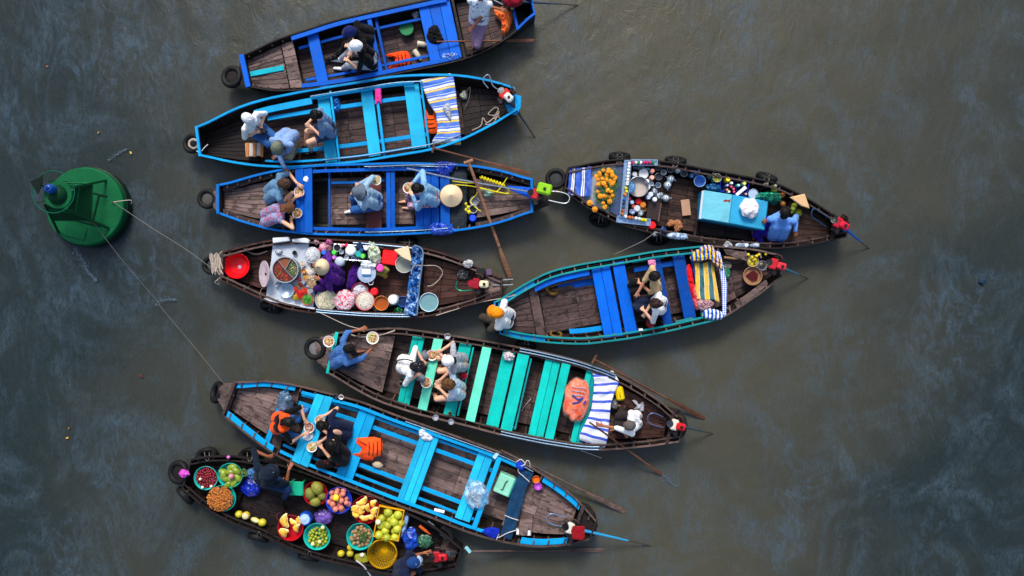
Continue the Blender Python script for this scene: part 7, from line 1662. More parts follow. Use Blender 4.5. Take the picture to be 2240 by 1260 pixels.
# ------------------------------------------------------------------ I: fruit boat
AQ = plain('#18b8b0', .3, name='turquoise_plastic'); DR = plain('#b00f1c', .3, name='dark_red_plastic_basin')
def basin(x, y, r, m, lb, z=.46, h=.13, lining=None): z = max(z, .46); return vessel('fruit_basin', lb, 'basin', x, y, z, r, h, .008, m, r2=.82, group=None)
def sph_mesh(name, m, r=(1, 1, 1), seg=14, rings=9, jit=0, seed=0, js=2):
    me = MB().ell((0, 0, 0), r, seg, rings, jit=jit, seed=seed, js=js).mesh(name, True); me.materials.append(m); return me
def pile(name, me, label, group, cx, cy, z, R_, rf, seed, tries=4000, nmax=300, dz=.0, cat='fruit', layers=1, flat=1., sc=(.9, 1.1), dome=.03, skip=0):
    """lay round fruit in a disc of radius R_ metres without overlap; each an object"""
    rs = random.Random(seed); c = P(cx, cy, z); placed = []
    for L in range(layers):
        cur = []
        for _ in range(tries):
            a = rs.random()*6.283; q = (R_-rf*(.8+.5*L))*math.sqrt(rs.random()); x, y = q*math.cos(a), q*math.sin(a)
            if all((x-p[0])**2+(y-p[1])**2 > (rf*1.86)**2 for p in cur): cur.append((x, y))
            if len(cur) >= nmax: break
        for x, y in cur:
            placed.append((x, y, z-.06+L*rf*1.15+dome*(1-(math.hypot(x, y)/R_)**2)+rs.uniform(-.005, .008)))
    for x, y, zz in placed:
        o = bpy.data.objects.new(name, me); link(o); o.location = (c.x+x, c.y+y, zz); o.rotation_euler = (rs.uniform(-.6, .6), rs.uniform(-.6, .6), rs.random()*6.28); s_ = rf*rs.uniform(*sc); o.scale = (s_, s_, s_*flat)
        tag(o, label, cat, group)
k_ = .0084
basin(450, 1046, 26, AQ, 'turquoise basin of small dark red fruit at the bow'); pile('red_fruit', sph_mesh('red_fruit', fruit('#a0102c', '#5a0818', 3, .25)), 'small dark red fruit in the turquoise basin at the bow', 'small dark red fruit', 450, 1046, .45, 24.5*k_, .022, 1, layers=2, nmax=100, tries=9000)
for i, (x, y) in enumerate(((438, 1048), (443, 1066), (462, 1064))): single('cut_fruit', 'peeled white fruit among the dark red fruit, %s one' % ('uppermost', 'lower left', 'lower right')[i], 'fruit', MB().ell((0, 0, 0), .027, 12, 8), plain('#e8dcc8', .4, name='white_flesh'), P(x, y, .50), smooth=True)
basin(503, 1040, 27, AQ, 'turquoise basin of green mangoes'); 
mg = sph_mesh('green_mango', fruit('#6f8a1e', '#8a9a2c', 2, .3), (1.35, .85, .8), 18, 12, .08, 3)
rs_ = random.Random(4)
for x, y, a in ((508, 1022, -10), (490, 1033, 20), (492, 1046, 30), (499, 1060, -50), (512, 1056, -60), (520, 1044, 60), (517, 1030, 40), (504, 1033, 0), (489, 1038, 80), (506, 1048, 10)):
    o = bpy.data.objects.new('green_mango', mg); link(o); o.location = P(x, y, .45+rs_.uniform(-.02, .02)); o.rotation_euler = (0, 0, R(-a)); o.scale = (.07,)*3; tag(o, 'green mango in the turquoise basin next to the red fruit', 'fruit', 'green mangoes in the basin')
single('pink_onion', 'single pinkish fruit on top of the green mangoes', 'fruit', MB().ell((0, 0, 0), .05, 14, 10), fruit('#c87890', '#d8a0a8', 2), P(506, 1042, .54), smooth=True)
basin(487, 1090, 29, AQ, 'turquoise basin heaped with clusters of small orange fruit', z=.38)
def orange_cluster():
    rs = random.Random(8); b = MB(); c = P(483, 1090, .44)
    for i in range(620):
        a = rs.random()*6.283; q = .235*math.sqrt(rs.random()); x = q*math.cos(a)*1.0; y = q*math.sin(a)*.95
        b.ell((x, y, .01+.09*(1-(q/.27)**2)+rs.uniform(0, .02)), .0155*rs.uniform(.8, 1.15), 7, 5)
    o = single('orange_berries', 'heap of tiny orange and brown fruit on stalks', 'fruit', b, food('#b85810', '#d88a20', '#6a2408', 34., .35, name='longan_skin'), c, smooth=True); tag(o, kind='stuff')
orange_cluster()
basin(690, 1080, 26.5, DR, 'dark red basin of green durians', z=.40)
dm = sph_mesh('durian', fruit('#75791e', '#8c8c34', 2, .6, bumpy=34.), (1.1, .9, .85), 26, 18, .16, 2, 6)
for i, (x, y, a, lb) in enumerate(((694, 1068, 60, 'largest durian at the top of the dark red basin'), (678, 1080, 70, 'durian at the left of the dark red basin'), (690, 1098, 0, 'lowest durian in the dark red basin'), (704, 1085, 40, 'durian deep at the right of the dark red basin'))):
    o = bpy.data.objects.new('durian', dm); link(o); o.location = P(x, y, .47-.03*(i == 3)); o.rotation_euler = (.3*i, .2, R(-a)); o.scale = (.115-.012*i,)*3; tag(o, lb, 'fruit')
basin(741, 1095, 29, plain('#1c40c8', .3, name='royal_blue_plastic'), 'royal blue basin of rose apples', z=.40)
pile('rose_apple', sph_mesh('rose_apple', fruit('#c8605c', '#d89070', 2, .3), (1, 1, .95), 16, 10, .1, 2), 'pink-brown rose apple in the royal blue basin', 'rose apples', 741, 1095, .46, 28*k_, .054, 5, layers=2, nmax=24, sc=(.8, 1.1))
single('yellow_fruit_cut', 'bright yellow cut fruit on the rose apples', 'fruit', MB().ell((0, 0, 0), (.055, .065, .05), 16, 12, jit=.4, seed=2), fruit('#f0b808', '#f8d020', 2), P(735, 1089, .58), smooth=True)
basin(635, 1155, 28.5, DR, 'dark red basin of opened yellow fruit segments', z=.40); basin(800, 1115, 30.5, DR, 'dark red basin heaped with cut pomelo wedges', z=.40)
flesh = fruit('#f0a010', '#f8cc50', 5, .4, name='yellow_pomelo_flesh'); rind = fruit('#7a8a28', '#98a838', 2)
def wedge(x, y, z, L, W_, a, lb, tip=0, group=None):
    t = thing('pomelo_wedge', lb, 'fruit', P(x, y, z), R(-a), group)
    big, sm = max(L, W_), min(L, W_)
    def bent(m, k=1.):
        out = []
        for px, py, pz in m.v:
            a_, b_ = (px, py) if L >= W_ else (py, px)
            b_ = b_+sm*.75*(a_/big)**2-sm*.2; b_ = b_*(1+.10*math.sin(a_/big*7+x))
            out.append((a_, b_, pz) if L >= W_ else (b_, a_, pz))
        m.v = out; return m
    part('flesh', bent(MB().ell((0, 0, .006), (L*.86, W_*.80, .034), 26, 12, jit=.30, seed=x, js=3.4)), flesh, t, smooth=True)
    part('rind', bent(MB().ell((0, 0, -.016), (L*1.04, W_*1.06, .030), 22, 8, jit=.06, seed=x)), plain('#f4e2a0', .5, name='pale_rind'), t, smooth=True); t.rotation_euler = (R(tip), 0, R(-a))
for i, (x, y, L, W_, a, tp) in enumerate(((622, 1140, .07, .125, -8, 0), (620, 1165, .08, .085, 30, 10), (641, 1142, .08, .035, 30, 30), (652, 1138, .035, .07, -20, -20), (648, 1155, .05, .085, 20, 15))):
    wedge(x, y, .47, L, W_, a, ('big curved', 'broad lowest', 'slim upper', 'small upright', 'ragged right-hand')[i]+' yellow segment in the lower dark red basin', tp)
names_ = ('long wedge at the top', 'pointed wedge at the top right', 'round cut half at the left', 'small bright wedge in the middle', 'crescent wedge right of the middle', 'broad crescent at the right', 'flat wedge at the lower left', 'wedge at the bottom', 'orange wedge left of the middle', 'short wedge at the lower right')
for i, (x, y, L, W_, a, tp) in enumerate(((793, 1098, .11, .055, -35, 10), (816, 1102, .05, .08, 20, 20), (778, 1114, .075, .085, 10, 0), (793, 1111, .055, .05, 0, 10), (804, 1112, .04, .085, -5, 20), (818, 1120, .055, .10, 15, 10), (779, 1126, .08, .05, 10, 0), (797, 1134, .10, .05, 5, 10), (788, 1121, .06, .055, 30, 0), (812, 1131, .06, .05, -20, 10))):
    wedge(x, y, .51, L, W_, a, 'pomelo '+names_[i]+' of its basin', tp)
basin(693, 1174, 29.5, AQ, 'turquoise basin of limes', z=.40); pile('lime', sph_mesh('lime', fruit('#5c9a1a', '#b8a020', 1.1, .3)), 'small green or yellow lime in the turquoise basin', 'limes', 695, 1176, .43, 24.5*k_, .030, 6, layers=2, nmax=48)
for i, (x, y) in enumerate(((706, 1154), (699, 1185), (684, 1190))): single('cut_lime', 'halved pale lime, %s of three on the limes' % ('uppermost', 'middle', 'lowest')[i], 'fruit', MB().ell((0, 0, 0), (.036, .036, .02), 14, 8), plain('#e8d890', .4, name='lime_flesh'), P(x, y, .50), smooth=True)
basin(787, 1174, 29.5, AQ, 'turquoise basin of sapodillas with leaves', z=.40); pile('sapodilla', sph_mesh('sapodilla', fruit('#b08860', '#8a7040', 2, .6)), 'round brown sapodilla in the turquoise basin', 'sapodillas', 789, 1175, .43, 26*k_, .036, 7, layers=2, nmax=40)
b = MB(); rs_ = random.Random(3)
for i in range(90):
    a = rs_.random()*6.28; q = .09*rs_.random(); p = Vector((q*math.cos(a), q*math.sin(a), .02*rs_.random())); d = rs_.random()*6.28; e = Vector((math.cos(d), math.sin(d), .2))*.045; s_ = Vector((-math.sin(d), math.cos(d), 0))*.008
    b.add([p, p+e*.5+s_, p+e, p+e*.5-s_], [(0, 1, 2, 3)])
tag(single('leaf_sprigs', 'dark green leaf sprigs on the sapodillas', 'leaves', b, plain('#2f5a28', .6, name='leaf'), P(795, 1172, .53)), kind='stuff')
def crate():
    x, y, z = 850, 1146, .50; t = thing('fruit_crate', 'yellow plastic crate full of round green pomelos', 'crate', (*P(x, y, z)[:2], .18), R(-11)); w_, h_ = .46, .56; b = MB()
    for sx in (-1, 1): b.box((sx*w_/2, 0, .15), (.02, h_+.02, .3))
    for sy in (-1, 1): b.box((0, sy*h_/2, .15), (w_-.02, .02, .3))
    b.box((0, 0, .01), (w_-.02, h_-.02, .02)); m = plain('#e0a010', .35, name='yellow_crate_plastic'); part('crate_shell', b, m, t, bevel=.005)
    part('rim', MB().tube([(-w_/2, -h_/2, .3), (w_/2, -h_/2, .3), (w_/2, h_/2, .3), (-w_/2, h_/2, .3)], .014, 6, closed=True), m, t)
crate()
pm = sph_mesh('green_pomelo', fruit('#9aa824', '#c0c038', 1.6, .35), (1, 1, .95), 20, 14, .07, 5)
pos = [(849, 1121, 10), (871, 1126, 10), (835, 1134, 9), (853, 1137, 8), (862, 1142, 10), (878, 1144, 8), (848, 1149, 9), (833, 1150, 8), (869, 1157, 10), (843, 1161, 9), (862, 1162, 7), (829, 1170, 9.5), (846, 1176, 9.5), (864, 1175, 9), (858, 1130, 7), (838, 1142, 7)]
wds = ('top left', 'top right', 'upper left side', 'upper middle', 'large pale middle', 'upper right side', 'middle left', 'far left', 'yellow right-hand', 'lower middle', 'lower inner', 'bottom left', 'bottom middle', 'bottom right', 'half-hidden upper', 'half-hidden left')
for (x, y, r), wd in zip(pos, wds):
    o = bpy.data.objects.new('green_pomelo', pm); link(o); zz = .45-(10-r)*.012; o.location = P(x, y, zz); s_ = r*.0083*1.0; o.scale = (s_,)*3; o.rotation_euler = (random.random(), random.random(), random.random()*6); tag(o, '%s green-yellow pomelo in the yellow crate' % wd, 'fruit', 'pomelos in the crate')
single('cut_lime', 'white cut lime half on the corner of the yellow crate', 'fruit', MB().ell((0, 0, 0), (.05, .05, .025), 18, 8), plain('#e8e8c0', .4, name='white_lime_flesh'), P(827, 1142, .54), smooth=True)
def yellow_basket():
    x, y, z = 836, 1213, .46; r = 32*mpp(z); t = thing('mesh_basket', 'big yellow mesh basket, empty, beside the man in the navy cap', 'basket', (*P(x, y, z)[:2], .18), 0)
    m = plain('#e8b808', .35, name='yellow_basket_plastic'); part('rim', MB().lathe([(r*1.0, .28), (r*1.02, .275), (r*1.01, .22), (r*.97, .22), (r*.96, .28)], 40), m, t, smooth=True)
    dk = plain('#9a7a08', .4, name='shaded_yellow_mesh') if False else m
    b = MB()
    for i in range(44):
        a = 2*math.pi*i/44; b.tube([(r*.97*math.cos(a), r*.97*math.sin(a), .26), (r*.82*math.cos(a), r*.82*math.sin(a), .02), (r*.1*math.cos(a), r*.1*math.sin(a), .01)], .0028, 4)
    for k in range(6): rr = r*(.1+.13*k); b.tube([(rr*math.cos(2*math.pi*i/28), rr*math.sin(2*math.pi*i/28), .012) for i in range(28)], .0026, 4, closed=True)
    for k in range(4): rr = r*(.84+.03*k); b.tube([(rr*math.cos(2*math.pi*i/28), rr*math.sin(2*math.pi*i/28), .05+.055*k) for i in range(28)], .0026, 4, closed=True)
    part('mesh_wall', b, m, t)
    part('hub', MB().disc(.02, .02, 14), m, t)
yellow_basket()
for i, (x, y, r, lb) in enumerate(((523, 1125, 8.5, 'whole yellow pomelo on the lower side of the fruit boat'), (574, 1143, 9, 'green-yellow pomelo right of the peeled one'), (766, 1211, 8, 'green-yellow pear-shaped fruit near the lower rail'), (766, 1197, 7, 'yellow fruit peeping from under the sapodilla basin'), (746, 1211, 8, 'yellow quince-like fruit on the lower rail'))):
    single('loose_fruit', lb, 'fruit', MB().ell((0, 0, 0), (r*k_, r*k_*.95, r*k_*.95), 18, 12, jit=.08, seed=i), fruit('#c8b820', '#b0a828', 2), P(x, y, .3), smooth=True)
t = thing('cut_pomelo', 'pomelo cut in half showing pale flesh on the lower side', 'fruit', P(538, 1128, .3), 0); part('rind', MB().ell((0, 0, -.01), .075, 18, 12), fruit('#c8a818', '#d8c030', 2), t, smooth=True); part('flesh', MB().ell((0, 0, .04), (.062, .062, .03), 18, 8), plain('#d8d0a0', .4, name='pale_flesh'), t, smooth=True)
t = thing('peeled_pomelo', 'peeled yellow pomelo rind lying open', 'fruit', P(559, 1138, .3), R(-25)); part('rind', MB().ell((0, 0, 0), (.09, .05, .04), 18, 10, jit=.2, seed=3), fruit('#d8c020', '#e8e090', 2), t, smooth=True); part('flesh', MB().ell((.01, 0, .02), (.06, .03, .03), 14, 8), plain('#ece8b8', .4, name='pith'), t, smooth=True)
slabthing('jackfruit_piece', 'large olive-green fruit husk with a white flower near the lower rail', 'fruit', [(775, 1212), (800, 1205), (808, 1228), (795, 1232), (778, 1226)], .36, .08, fruit('#8a8a20', '#a0a030', 2), bevel=.03)
single('white_flower', 'white and yellow cut fruit on the olive-green husk', 'fruit', MB().ell((0, 0, 0), (.045, .04, .015), 12, 6, jit=.3, seed=4), plain('#e8e0c8', .5, name='white_slice'), P(792, 1214, .38), smooth=True)
t = thing('water_can', 'blue water bottle with a pale lid beside the limes', 'bottle', P(671, 1131, .30), 0); part('body', MB().lathe([(0, 0), (.12, 0), (.125, .08), (.115, .14), (0, .15)], 24), film('#1a60e0', .95), t, smooth=True); part('lid', MB().lathe([(0, .17), (.02, .168), (.03, .16), (.09, .155), (.095, .14), (0, .14)], 24), plain('#a8c8f0', .3, name='pale_lid'), t, smooth=True)
bag('plastic_bag', 'violet netted bag of small fruit between the basins', 'bag', 709, 1128, .2, .17, .15, .12, film('#7858b8', .9), seed=61, knot=False, jit=.25)
bag('plastic_bag', 'royal blue plastic bag behind the fruit seller', 'bag', 552, 1063, .16, .19, .17, .16, film('#0a2fd0', .95), seed=62, knot=False, jit=.25); bag('plastic_bag', 'pale blue plastic bag top above the royal blue bag', 'bag', 552, 1034, .22, .09, .10, .12, film('#4a90d8', .8), seed=63, knot=False)
t = thing('plastic_stool', 'square sea-green plastic stool on the fruit boat deck', 'stool', (*P(648, 1069, .38)[:2], .12), R(-3)); part('seat', MB().box((0, 0, .25), (.26, .26, .025)), plain('#14b088', .4, var=.3, name='sea_green_plastic'), t, bevel=.012)
for sx in (-1, 1):
    for sy in (-1, 1): part('leg', MB().box((sx*.10, sy*.10, .12), (.03, .03, .24)), plain('#14b088', .4, name='sea_green_plastic2'), t)
bag('flower_bunch', 'bunch of bright purple flowers on the fruit boat bow tyre', 'flowers', 404, 1035, .5, .085, .075, .09, fruit('#a01898', '#d050c8', 12, .6, bumpy=60.), seed=64, knot=False, jit=.4); single('pink_flower', 'single small pink flower on the upper rail of the fruit boat', 'flower', MB().ell((0, 0, 0), (.036, .03, .02), 10, 6, jit=.5), plain('#d870c0', .5, name='pink_petals'), P(500, 1000, .5), smooth=True)
bag('plastic_bag', 'pale blue plastic sheet beside the yellow crate', 'bag', 887, 1143, .3, .05, .24, .12, film('#8ab0e8', .8), seed=65, knot=False, rz=-.25); bag('plastic_bag', 'big deep blue plastic bag right of the yellow crate', 'bag', 899, 1175, .26, .14, .2, .15, film('#0a4fd8', .95), seed=66, knot=False); bag('plastic_bag', 'green netted bag near the bottom-right fruit seller', 'bag', 929, 1182, .26, .15, .12, .1, film('#3a7858', .9), seed=67, knot=False)
bottle(917, 1150, .36, 38, .26, .028, 'bottle with an orange label beside the deep blue bag', '#c85a20', '#c02830', alpha=1); bottle(935, 1140, .36, 38, .24, .024, 'clear bottle lying by the upper rail of the fruit boat', '#a8b8c8', '#e8eaf0'); bottle(962, 1166, .34, 40, .24, .026, 'second clear bottle nearer the fruit boat stern', '#7a8c9a', '#1a1c20')
engine(963, 1212, -3, .5, 'red engine beside the man in the navy cap', '#a01828', '#c01828', shaft=(1030, 1204), handle=None, muffler=(-.02, .14)); 
tube_('black_tyre_roll', 'black inner tube lying at the fruit boat stern', 'tube', [(966, 1152, .4), (982, 1162, .4), (988, 1178, .4), (978, 1186, .4)], .05, rubber())
rope([(779, 1226, .5), (790, 1234, .48), (800, 1244, .42), (812, 1262, .3)], .013, ROPEW, 'thick pale rope running off the lower edge of the photo')
rope([(610, 1140, .16), (605, 1128, .16), (618, 1120, .16), (626, 1136, .16), (622, 1112, .16)], .005, plain('#a02838', .6, name='red_wire'), 'red wires on the deck above the opened yellow fruit')
slabthing('radio', 'small black radio with dials on the fruit boat deck', 'radio', [(617, 1106), (623, 1105), (620, 1136), (612, 1136)], .2, .05, BLK)
b = MB(); rs_ = random.Random(9)
for i in range(70):
    a = rs_.uniform(-1.4, 1.4); q = .14*rs_.random(); p = Vector((q*math.cos(a), q*math.sin(a)*.6, .03*rs_.random())); d = rs_.random()*6.28; e = Vector((math.cos(d), math.sin(d), .2))*.05; s_ = Vector((-math.sin(d), math.cos(d), 0))*.006
    b.add([p, p+e*.5+s_, p+e, p+e*.5-s_], [(0, 1, 2, 3)])
tag(single('herb_sprigs', 'thin green herb sprigs right of the mango basin', 'leaves', b, plain('#5a7a38', .6, name='herb_leaf'), P(527, 1032, .44)), kind='stuff')
# ------------------------------------------------------------------ bits floating on the river
for i, (x, y, r, c, lb) in enumerate(((103, 145, 4, '#a05838', 'small reddish leaf floating at the upper left'), (215, 290, 4, '#a08830', 'yellowish leaf floating above the buoy'), (286, 334, 5, '#c8a840', 'yellow leaf floating right of the buoy foam'), (147, 958, 5, '#d0a030', 'bright yellow scrap floating at the lower left'), (150, 937, 4, '#8a6838', 'brown scrap floating just above the yellow one'), (308, 822, 7, '#5a2c28', 'dark red twig floating left of the long boat'), (1030, 1165+35, 0, '', ''))):
    if r: single('floating_leaf', lb, 'leaf', MB().ell((0, 0, 0), (r*.006, r*.0034, .004), 10, 5, jit=.3, seed=i), plain(c, .6, name='wet_leaf'), P(x, y, .035), rz=i*1.1, smooth=True)
bag('floating_weed', 'dark blue-green clump floating at the right edge of the river', 'weed', 2148, 615, .0, .06, .07, .04, plain('#0a2a40', .6, name='dark_weed'), seed=70, knot=False)
# ------------------------------------------------------------------ people (pixel positions; hands/feet with heights)
SK1, SK2, SK3 = '#c88a6c', '#9a5c40', '#e0ab8c'
BLKH = hairm('#0b0908'); BRH = hairm('#3a2618'); GRYH = hairm('#55504e'); BRN = hairm('#5a3a20')
denim = cloth('#2a5a98'); denimd = cloth('#16243c'); black = cloth('#0a0b0f'); khaki = cloth('#8a8670')
# A
person('person in a navy cap and black clothes in the top boat', (806, 76), (768, 70), [(764, 118, .62), (760, 104, .62)], [(727, 130), (745, 122)], seat=.36, face=180, skin_c=SK3, shirt=black, sleeve=.5, pants=black, hair=BLKH, hat=('cap', cloth('#12205c'), cloth('#12205c')), shoes=BLK)
person('person in a white cap, black shirt and pale trousers in the top boat', (815, 132), (781, 101), [(766, 117, .62), (757, 133, .60)], [(745, 130), (752, 150)], seat=.36, face=185, skin_c=SK3, shirt=black, sleeve=.5, pants=cloth('#aab0bc'), hair=BRH, hat=('cap', cloth('#eceef2'), cloth('#eceef2')), shoes=WH)
person('barefoot rower in a white blouse with blue pattern, head outside the photo', (1047, 44, ), (1052, -18, 1.55), [(1100, 22, 1.1), (1019, 80, .85)], [(1056, 66, .38), (1040, 84, .38)], seat=.78, face=100, skin_c=SK2, shirt=cloth('#dfe6f0', '#2a78b8', 'spots', 17., thr=.26), sleeve=.4, pants=cloth('#8a7090'), plen=.6, hair=BLKH, stand=True)
# B
pb = person('man in a white cap and white shirt holding a camera in the second boat', (560, 281), (542, 259), [(568, 291, .66), (575, 281, .68)], [(612, 308), (604, 322)], seat=.34, face=38, skin_c=SK3, shirt=cloth('#f0f2f4'), sleeve=.5, pants=denim, hair=GRYH, hat=('cap', cloth('#dde2e8'), cloth('#dde2e8')), look=.7)
t = thing('camera', 'black camera in the hands of the man in the white cap', 'camera', P(577, 286, .70), R(-40)); part('camera_body', MB().box((0, 0, 0), (.12, .07, .07)), BLK, t, bevel=.01); part('lens', MB().lathe([(0, .06), (.03, .06), (.032, 0), (0, 0)], 16), plain('#202428', .2, name='lens_barrel'), t, smooth=True, rot=(R(90), 0, 0), loc=(0, -.03, 0))
rope([(556, 262, .98), (560, 275, .86), (572, 283, .73)], .010, BLK, 'black camera strap on the white shirt', name='camera_strap', cat='strap')
person('man in an olive cap and light blue shirt reaching down to the third boat', (634, 294), (607, 321), [(628, 380, .60), (600, 346, .5)], [(655, 328), (640, 340)], seat=.36, face=105, skin_c=SK2, shirt=cloth('#7f9fd0'), sleeve=1.0, pants=khaki, hair=GRYH, hat=('cap', cloth('#6a7464'), cloth('#6a7464')), look=.9)
person('woman with dark tied hair and a blue-grey top seated on the sky-blue bench', (722, 283), (692, 252), [(673, 270, .66), (676, 277, .64)], [(668, 322), (682, 334)], seat=.38, face=175, skin_c=SK3, shirt=cloth('#6a86ac'), sleeve=.45, pants=cloth('#2a3a5a'), plen=.3, hair=BLKH, hairlen='bun', shoes=BLK, look=.8)
# C
person('man with short brown hair and a grey-blue T-shirt at the royal blue table', (590, 425), (622, 402), [(655, 431, .62), (658, 404, .62)], [(632, 428), (634, 412)], seat=.36, face=0, skin_c=SK3, shirt=cloth('#5f86a8'), sleeve=.4, pants=black, hair=hairm('#4a3428'), look=.8, torso_w=1.15, scale=1.05)
person('woman with brown hair and a patterned pink and blue top at the royal blue table', (582, 477), (632, 455), [(645, 478, .62), (638, 441, .60)], [(625, 480), (628, 465)], seat=.36, face=0, skin_c=SK3, shirt=cloth('#b05878', '#7aa0c8', 'blotch', 26.), sleeve=0, pants=denimd, hair=hairm('#6a4228'), hairlen=.06, look=.9, elbows=((622, 492, .8), (600, 436, .9)))
person('woman in a grey bucket hat and pale blue jacket with a black camera bag', (824, 440), (787, 421), [(784, 400, .66), (773, 427, .64)], [(776, 460), (790, 462)], seat=.36, face=180, skin_c=SK3, shirt=cloth('#8fb0cc'), sleeve=1., pants=denim, hair=BLKH, hat=('bucket', cloth('#5a6878'), cloth('#5a6878')), look=.8, shoes=WH)
crumple('camera_bag', 'black bag slung on the back of the woman in the bucket hat', 'bag', [(798, 428), (806, 420), (815, 430), (812, 442), (800, 444)], .74, .06, cloth('#0b0d10'), 71)
person('woman in a pale blue jacket eating from a bowl in the third boat', (950, 432), (914, 412), [(899, 399, .72), (897, 425, .72)], [(892, 440), (900, 455)], seat=.40, face=183, skin_c=SK3, shirt=cloth('#7fb0d8'), sleeve=1., pants=cloth('#c8a8c0', '#6a4a70', 'spots', 30.), hair=BLKH, look=.9, elbows=((927, 380, .8), (922, 455, .8)))
# D
person('vendor in purple clothes and a conical hat among the noodle basins', (742, 606), (706, 584), [(690, 575, .60), (695, 612, .58)], [(752, 634), (735, 632)], seat=.22, face=183, skin_c=SK2, shirt=cloth('#3a1068', '#5a2090', 'blotch', 12.), sleeve=1., pants=cloth('#34105c'), hair=BLKH, hat=('cone', None, .145), look=.25)
crumple('purple_shawl', 'purple cloth spread beside the vendor in the conical hat', 'cloth', [(765, 590), (780, 578), (784, 600), (775, 628), (758, 632), (760, 610)], .34, .06, cloth('#3c1070'), 72)
# E
person('woman in a blue striped blouse kneeling by the cool box of the drinks boat', (1700, 516), (1716, 464), [(1741, 511, .42), (1678, 482, .54)], [(1650, 518), (1665, 530)], seat=.22, face=-85, skin_c=SK2, shirt=cloth('#2f74d8', '#7aa8e8', 'stripe', 22.), sleeve=1., pants=cloth('#2a1a98'), hair=BLKH, look=.6, torso_w=1.2, knees=((1670, 490, .4), (1690, 480, .4)), scale=1.05, elbows=((1742, 492, .4), (1684, 478, .4)))
# F
person('person in an orange cap and white hooded top on the bow of the teal boat', (1112, 697), (1088, 684), [(1080, 724, .36), (1070, 703, .38)], [(1092, 722, .12), (1083, 708, .12)], seat=.36, face=195, skin_c=SK2, shirt=cloth('#f4f4f6'), sleeve=1., pants=cloth('#3c342e'), hair=BLKH, hat=('cap', cloth('#f08c10'), cloth('#f08c10')), look=.5, torso_w=1.25, scale=1.08, elbows=((1085, 700, .3), (1100, 718, .3)), knees=((1088, 712, .45), (1084, 702, .45)))
person('man in a beige T-shirt and black trousers on the blue bench of the teal boat', (1434, 622), (1430, 604), [(1387, 654, .62), (1393, 617, .60)], [(1372, 632), (1380, 620)], seat=.42, face=170, skin_c=SK1, shirt=cloth('#c8aa80'), sleeve=.5, pants=black, hair=BLKH, look=.5, torso_w=1.15)
person('woman in a white T-shirt with brown tied hair in the teal boat', (1446, 668), (1433, 663), [(1409, 688, .6), (1403, 678, .62)], [(1385, 680), (1380, 660)], seat=.42, face=190, skin_c=SK3, shirt=cloth('#f4f6f8'), sleeve=.5, pants=denimd, hair=hairm('#2e1c18'), hairlen='bun', look=.7)
# G
person('noodle vendor in a blue checked shirt holding out a bowl', (733, 787), (765, 762), [(821, 757, .82), (793, 717, .72)], [(770, 790, .42), (775, 770, .42)], seat=.48, face=-10, skin_c=SK2, shirt=cloth('#2f5a98', '#4a78b8', 'check', 11.), sleeve=.7, pants=denimd, hair=BLKH, look=.6, elbows=((790, 795, .8), (758, 735, .8)), torso_w=1.2)
person('man in a white shirt and a dark dotted cap with a strap across his back', (880, 796), (911, 802), [(915, 822, .6), (929, 790, .62)], [(922, 826), (928, 770)], seat=.40, face=8, skin_c=SK3, shirt=cloth('#f4f5f7'), sleeve=.5, pants=cloth('#6a7480'), hair=hairm('#1a1412'), hat=('cap', cloth('#14161c', '#e8ecf0', 'spots', 22., thr=.1), cloth('#14161c')), look=.9)
rope([(866, 795, .80), (872, 788, .95), (888, 786, 1.04), (903, 790, .98)], .011, BLK, 'black strap across the white shirt of the man in the dotted cap', name='bag_strap', cat='strap')
person('person in a white cap and thin striped top on the turquoise bench', (1011, 793), (983, 789), [(960, 766, .64), (962, 772, .62)], [(955, 790), (960, 800)], seat=.40, face=178, skin_c=SK3, shirt=cloth('#d8dce4', '#2a3a5a', 'stripe', 40.), sleeve=.4, pants=cloth('#c8a898'), plen=.3, hair=BLKH, hat=('cap', cloth('#f2f2f4'), cloth('#f2f2f4')), look=.8)
person('curly brown-haired person in a pale blue-white shirt on the turquoise bench', (1006, 855), (982, 840), [(958, 832, .62), (957, 848, .6)], [(950, 845), (950, 862)], seat=.40, face=182, skin_c=SK3, shirt=cloth('#c4d6e8'), sleeve=.5, pants=cloth('#c8a898'), plen=.3, hair=BRN, hairlen='curly', look=.7)
person('grey-haired rower in a white shirt on the stern of the turquoise-bench boat', (1392, 918), (1376, 930), [(1376, 950, .78), (1292, 924, .92)], [(1351, 938, .34), (1362, 890, .34)], seat=.30, face=178, skin_c=SK2, shirt=cloth('#f2f4f7'), sleeve=.6, pants=cloth('#2a2224'), hair=GRYH, look=.5, elbows=((1384, 964, .7), (1340, 905, 1.0)), torso_w=1.1)
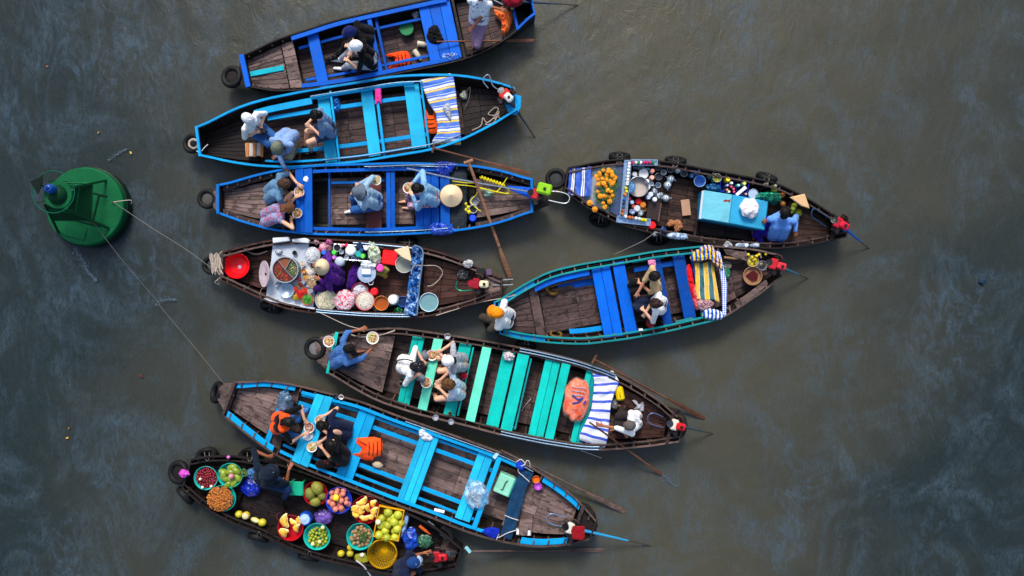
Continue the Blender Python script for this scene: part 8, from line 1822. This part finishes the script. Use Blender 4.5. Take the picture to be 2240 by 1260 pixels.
# H
person('person in an orange life jacket eating soup at the sky-blue table', (604, 926), (633, 922), [(671, 952, .62), (674, 921, .62)], [(652, 950), (655, 915)], seat=.38, face=8, skin_c=SK3, shirt=black, sleeve=.45, pants=denim, hair=BLKH, hairlen=.10, look=.8, vestc=cloth('#f8541c'), elbows=((632, 960, .75), (650, 888, .75)))
person('woman in a navy dress with a bare back at the sky-blue table', (757, 942), (706, 930), [(706, 908, .68), (700, 935, .64)], [(700, 955), (705, 965)], seat=.38, face=184, skin_c=SK3, shirt=cloth('#101c3c'), sleeve=.3, pants=cloth('#101c3c'), hair=BLKH, hairlen=0, look=.9, backless=True, elbows=((744, 897, .75), (735, 965, .7)), torso_w=1.15)
person('person all in black with patterned trousers at the sky-blue table', (752, 1000), (726, 972), [(697, 966, .64), (700, 976, .62)], [(690, 1000), (700, 1010)], seat=.38, face=190, skin_c=SK3, shirt=black, sleeve=.5, pants=cloth('#0c0c10', '#a01c28', 'blotch', 14., thr=.62), hair=BLKH, hairlen=.12, look=.8, torso_w=1.15)
# I
person('fruit seller in a dark navy top gripping the rail of the long boat', (574, 1049), (590, 1036), [(638, 1020, .56), (592, 992, .56)], [(622, 1088, .18), (606, 1062, .18)], seat=.30, face=-48, skin_c=SK2, shirt=cloth('#0c1c2e', '#9ab0c0', 'spots', 12., thr=.05), sleeve=.5, pants=cloth('#12305a'), hair=BLKH, hat=('bucket', cloth('#0c1a2c', '#a8c0d0', 'spots', 11., thr=.06), None), look=.3, elbows=((614, 1058, .7), (555, 1006, .8)), torso_w=1.3, scale=1.08, knees=((612, 1058, .6), (596, 1046, .6)))
person('man in a navy cap and navy shirt at the bottom edge beside the red engine', (872, 1246), (903, 1229), [(902, 1260, .6), (936, 1209, .60)], [(915, 1240), (920, 1250)], seat=.30, face=5, skin_c=SK2, shirt=cloth('#16203e'), sleeve=.5, pants=denimd, hair=BLKH, hat=('cap', cloth('#123a78'), cloth('#a8c0dc')), look=.6, elbows=((880, 1275, .7), (905, 1214, .55)), torso_w=1.2)
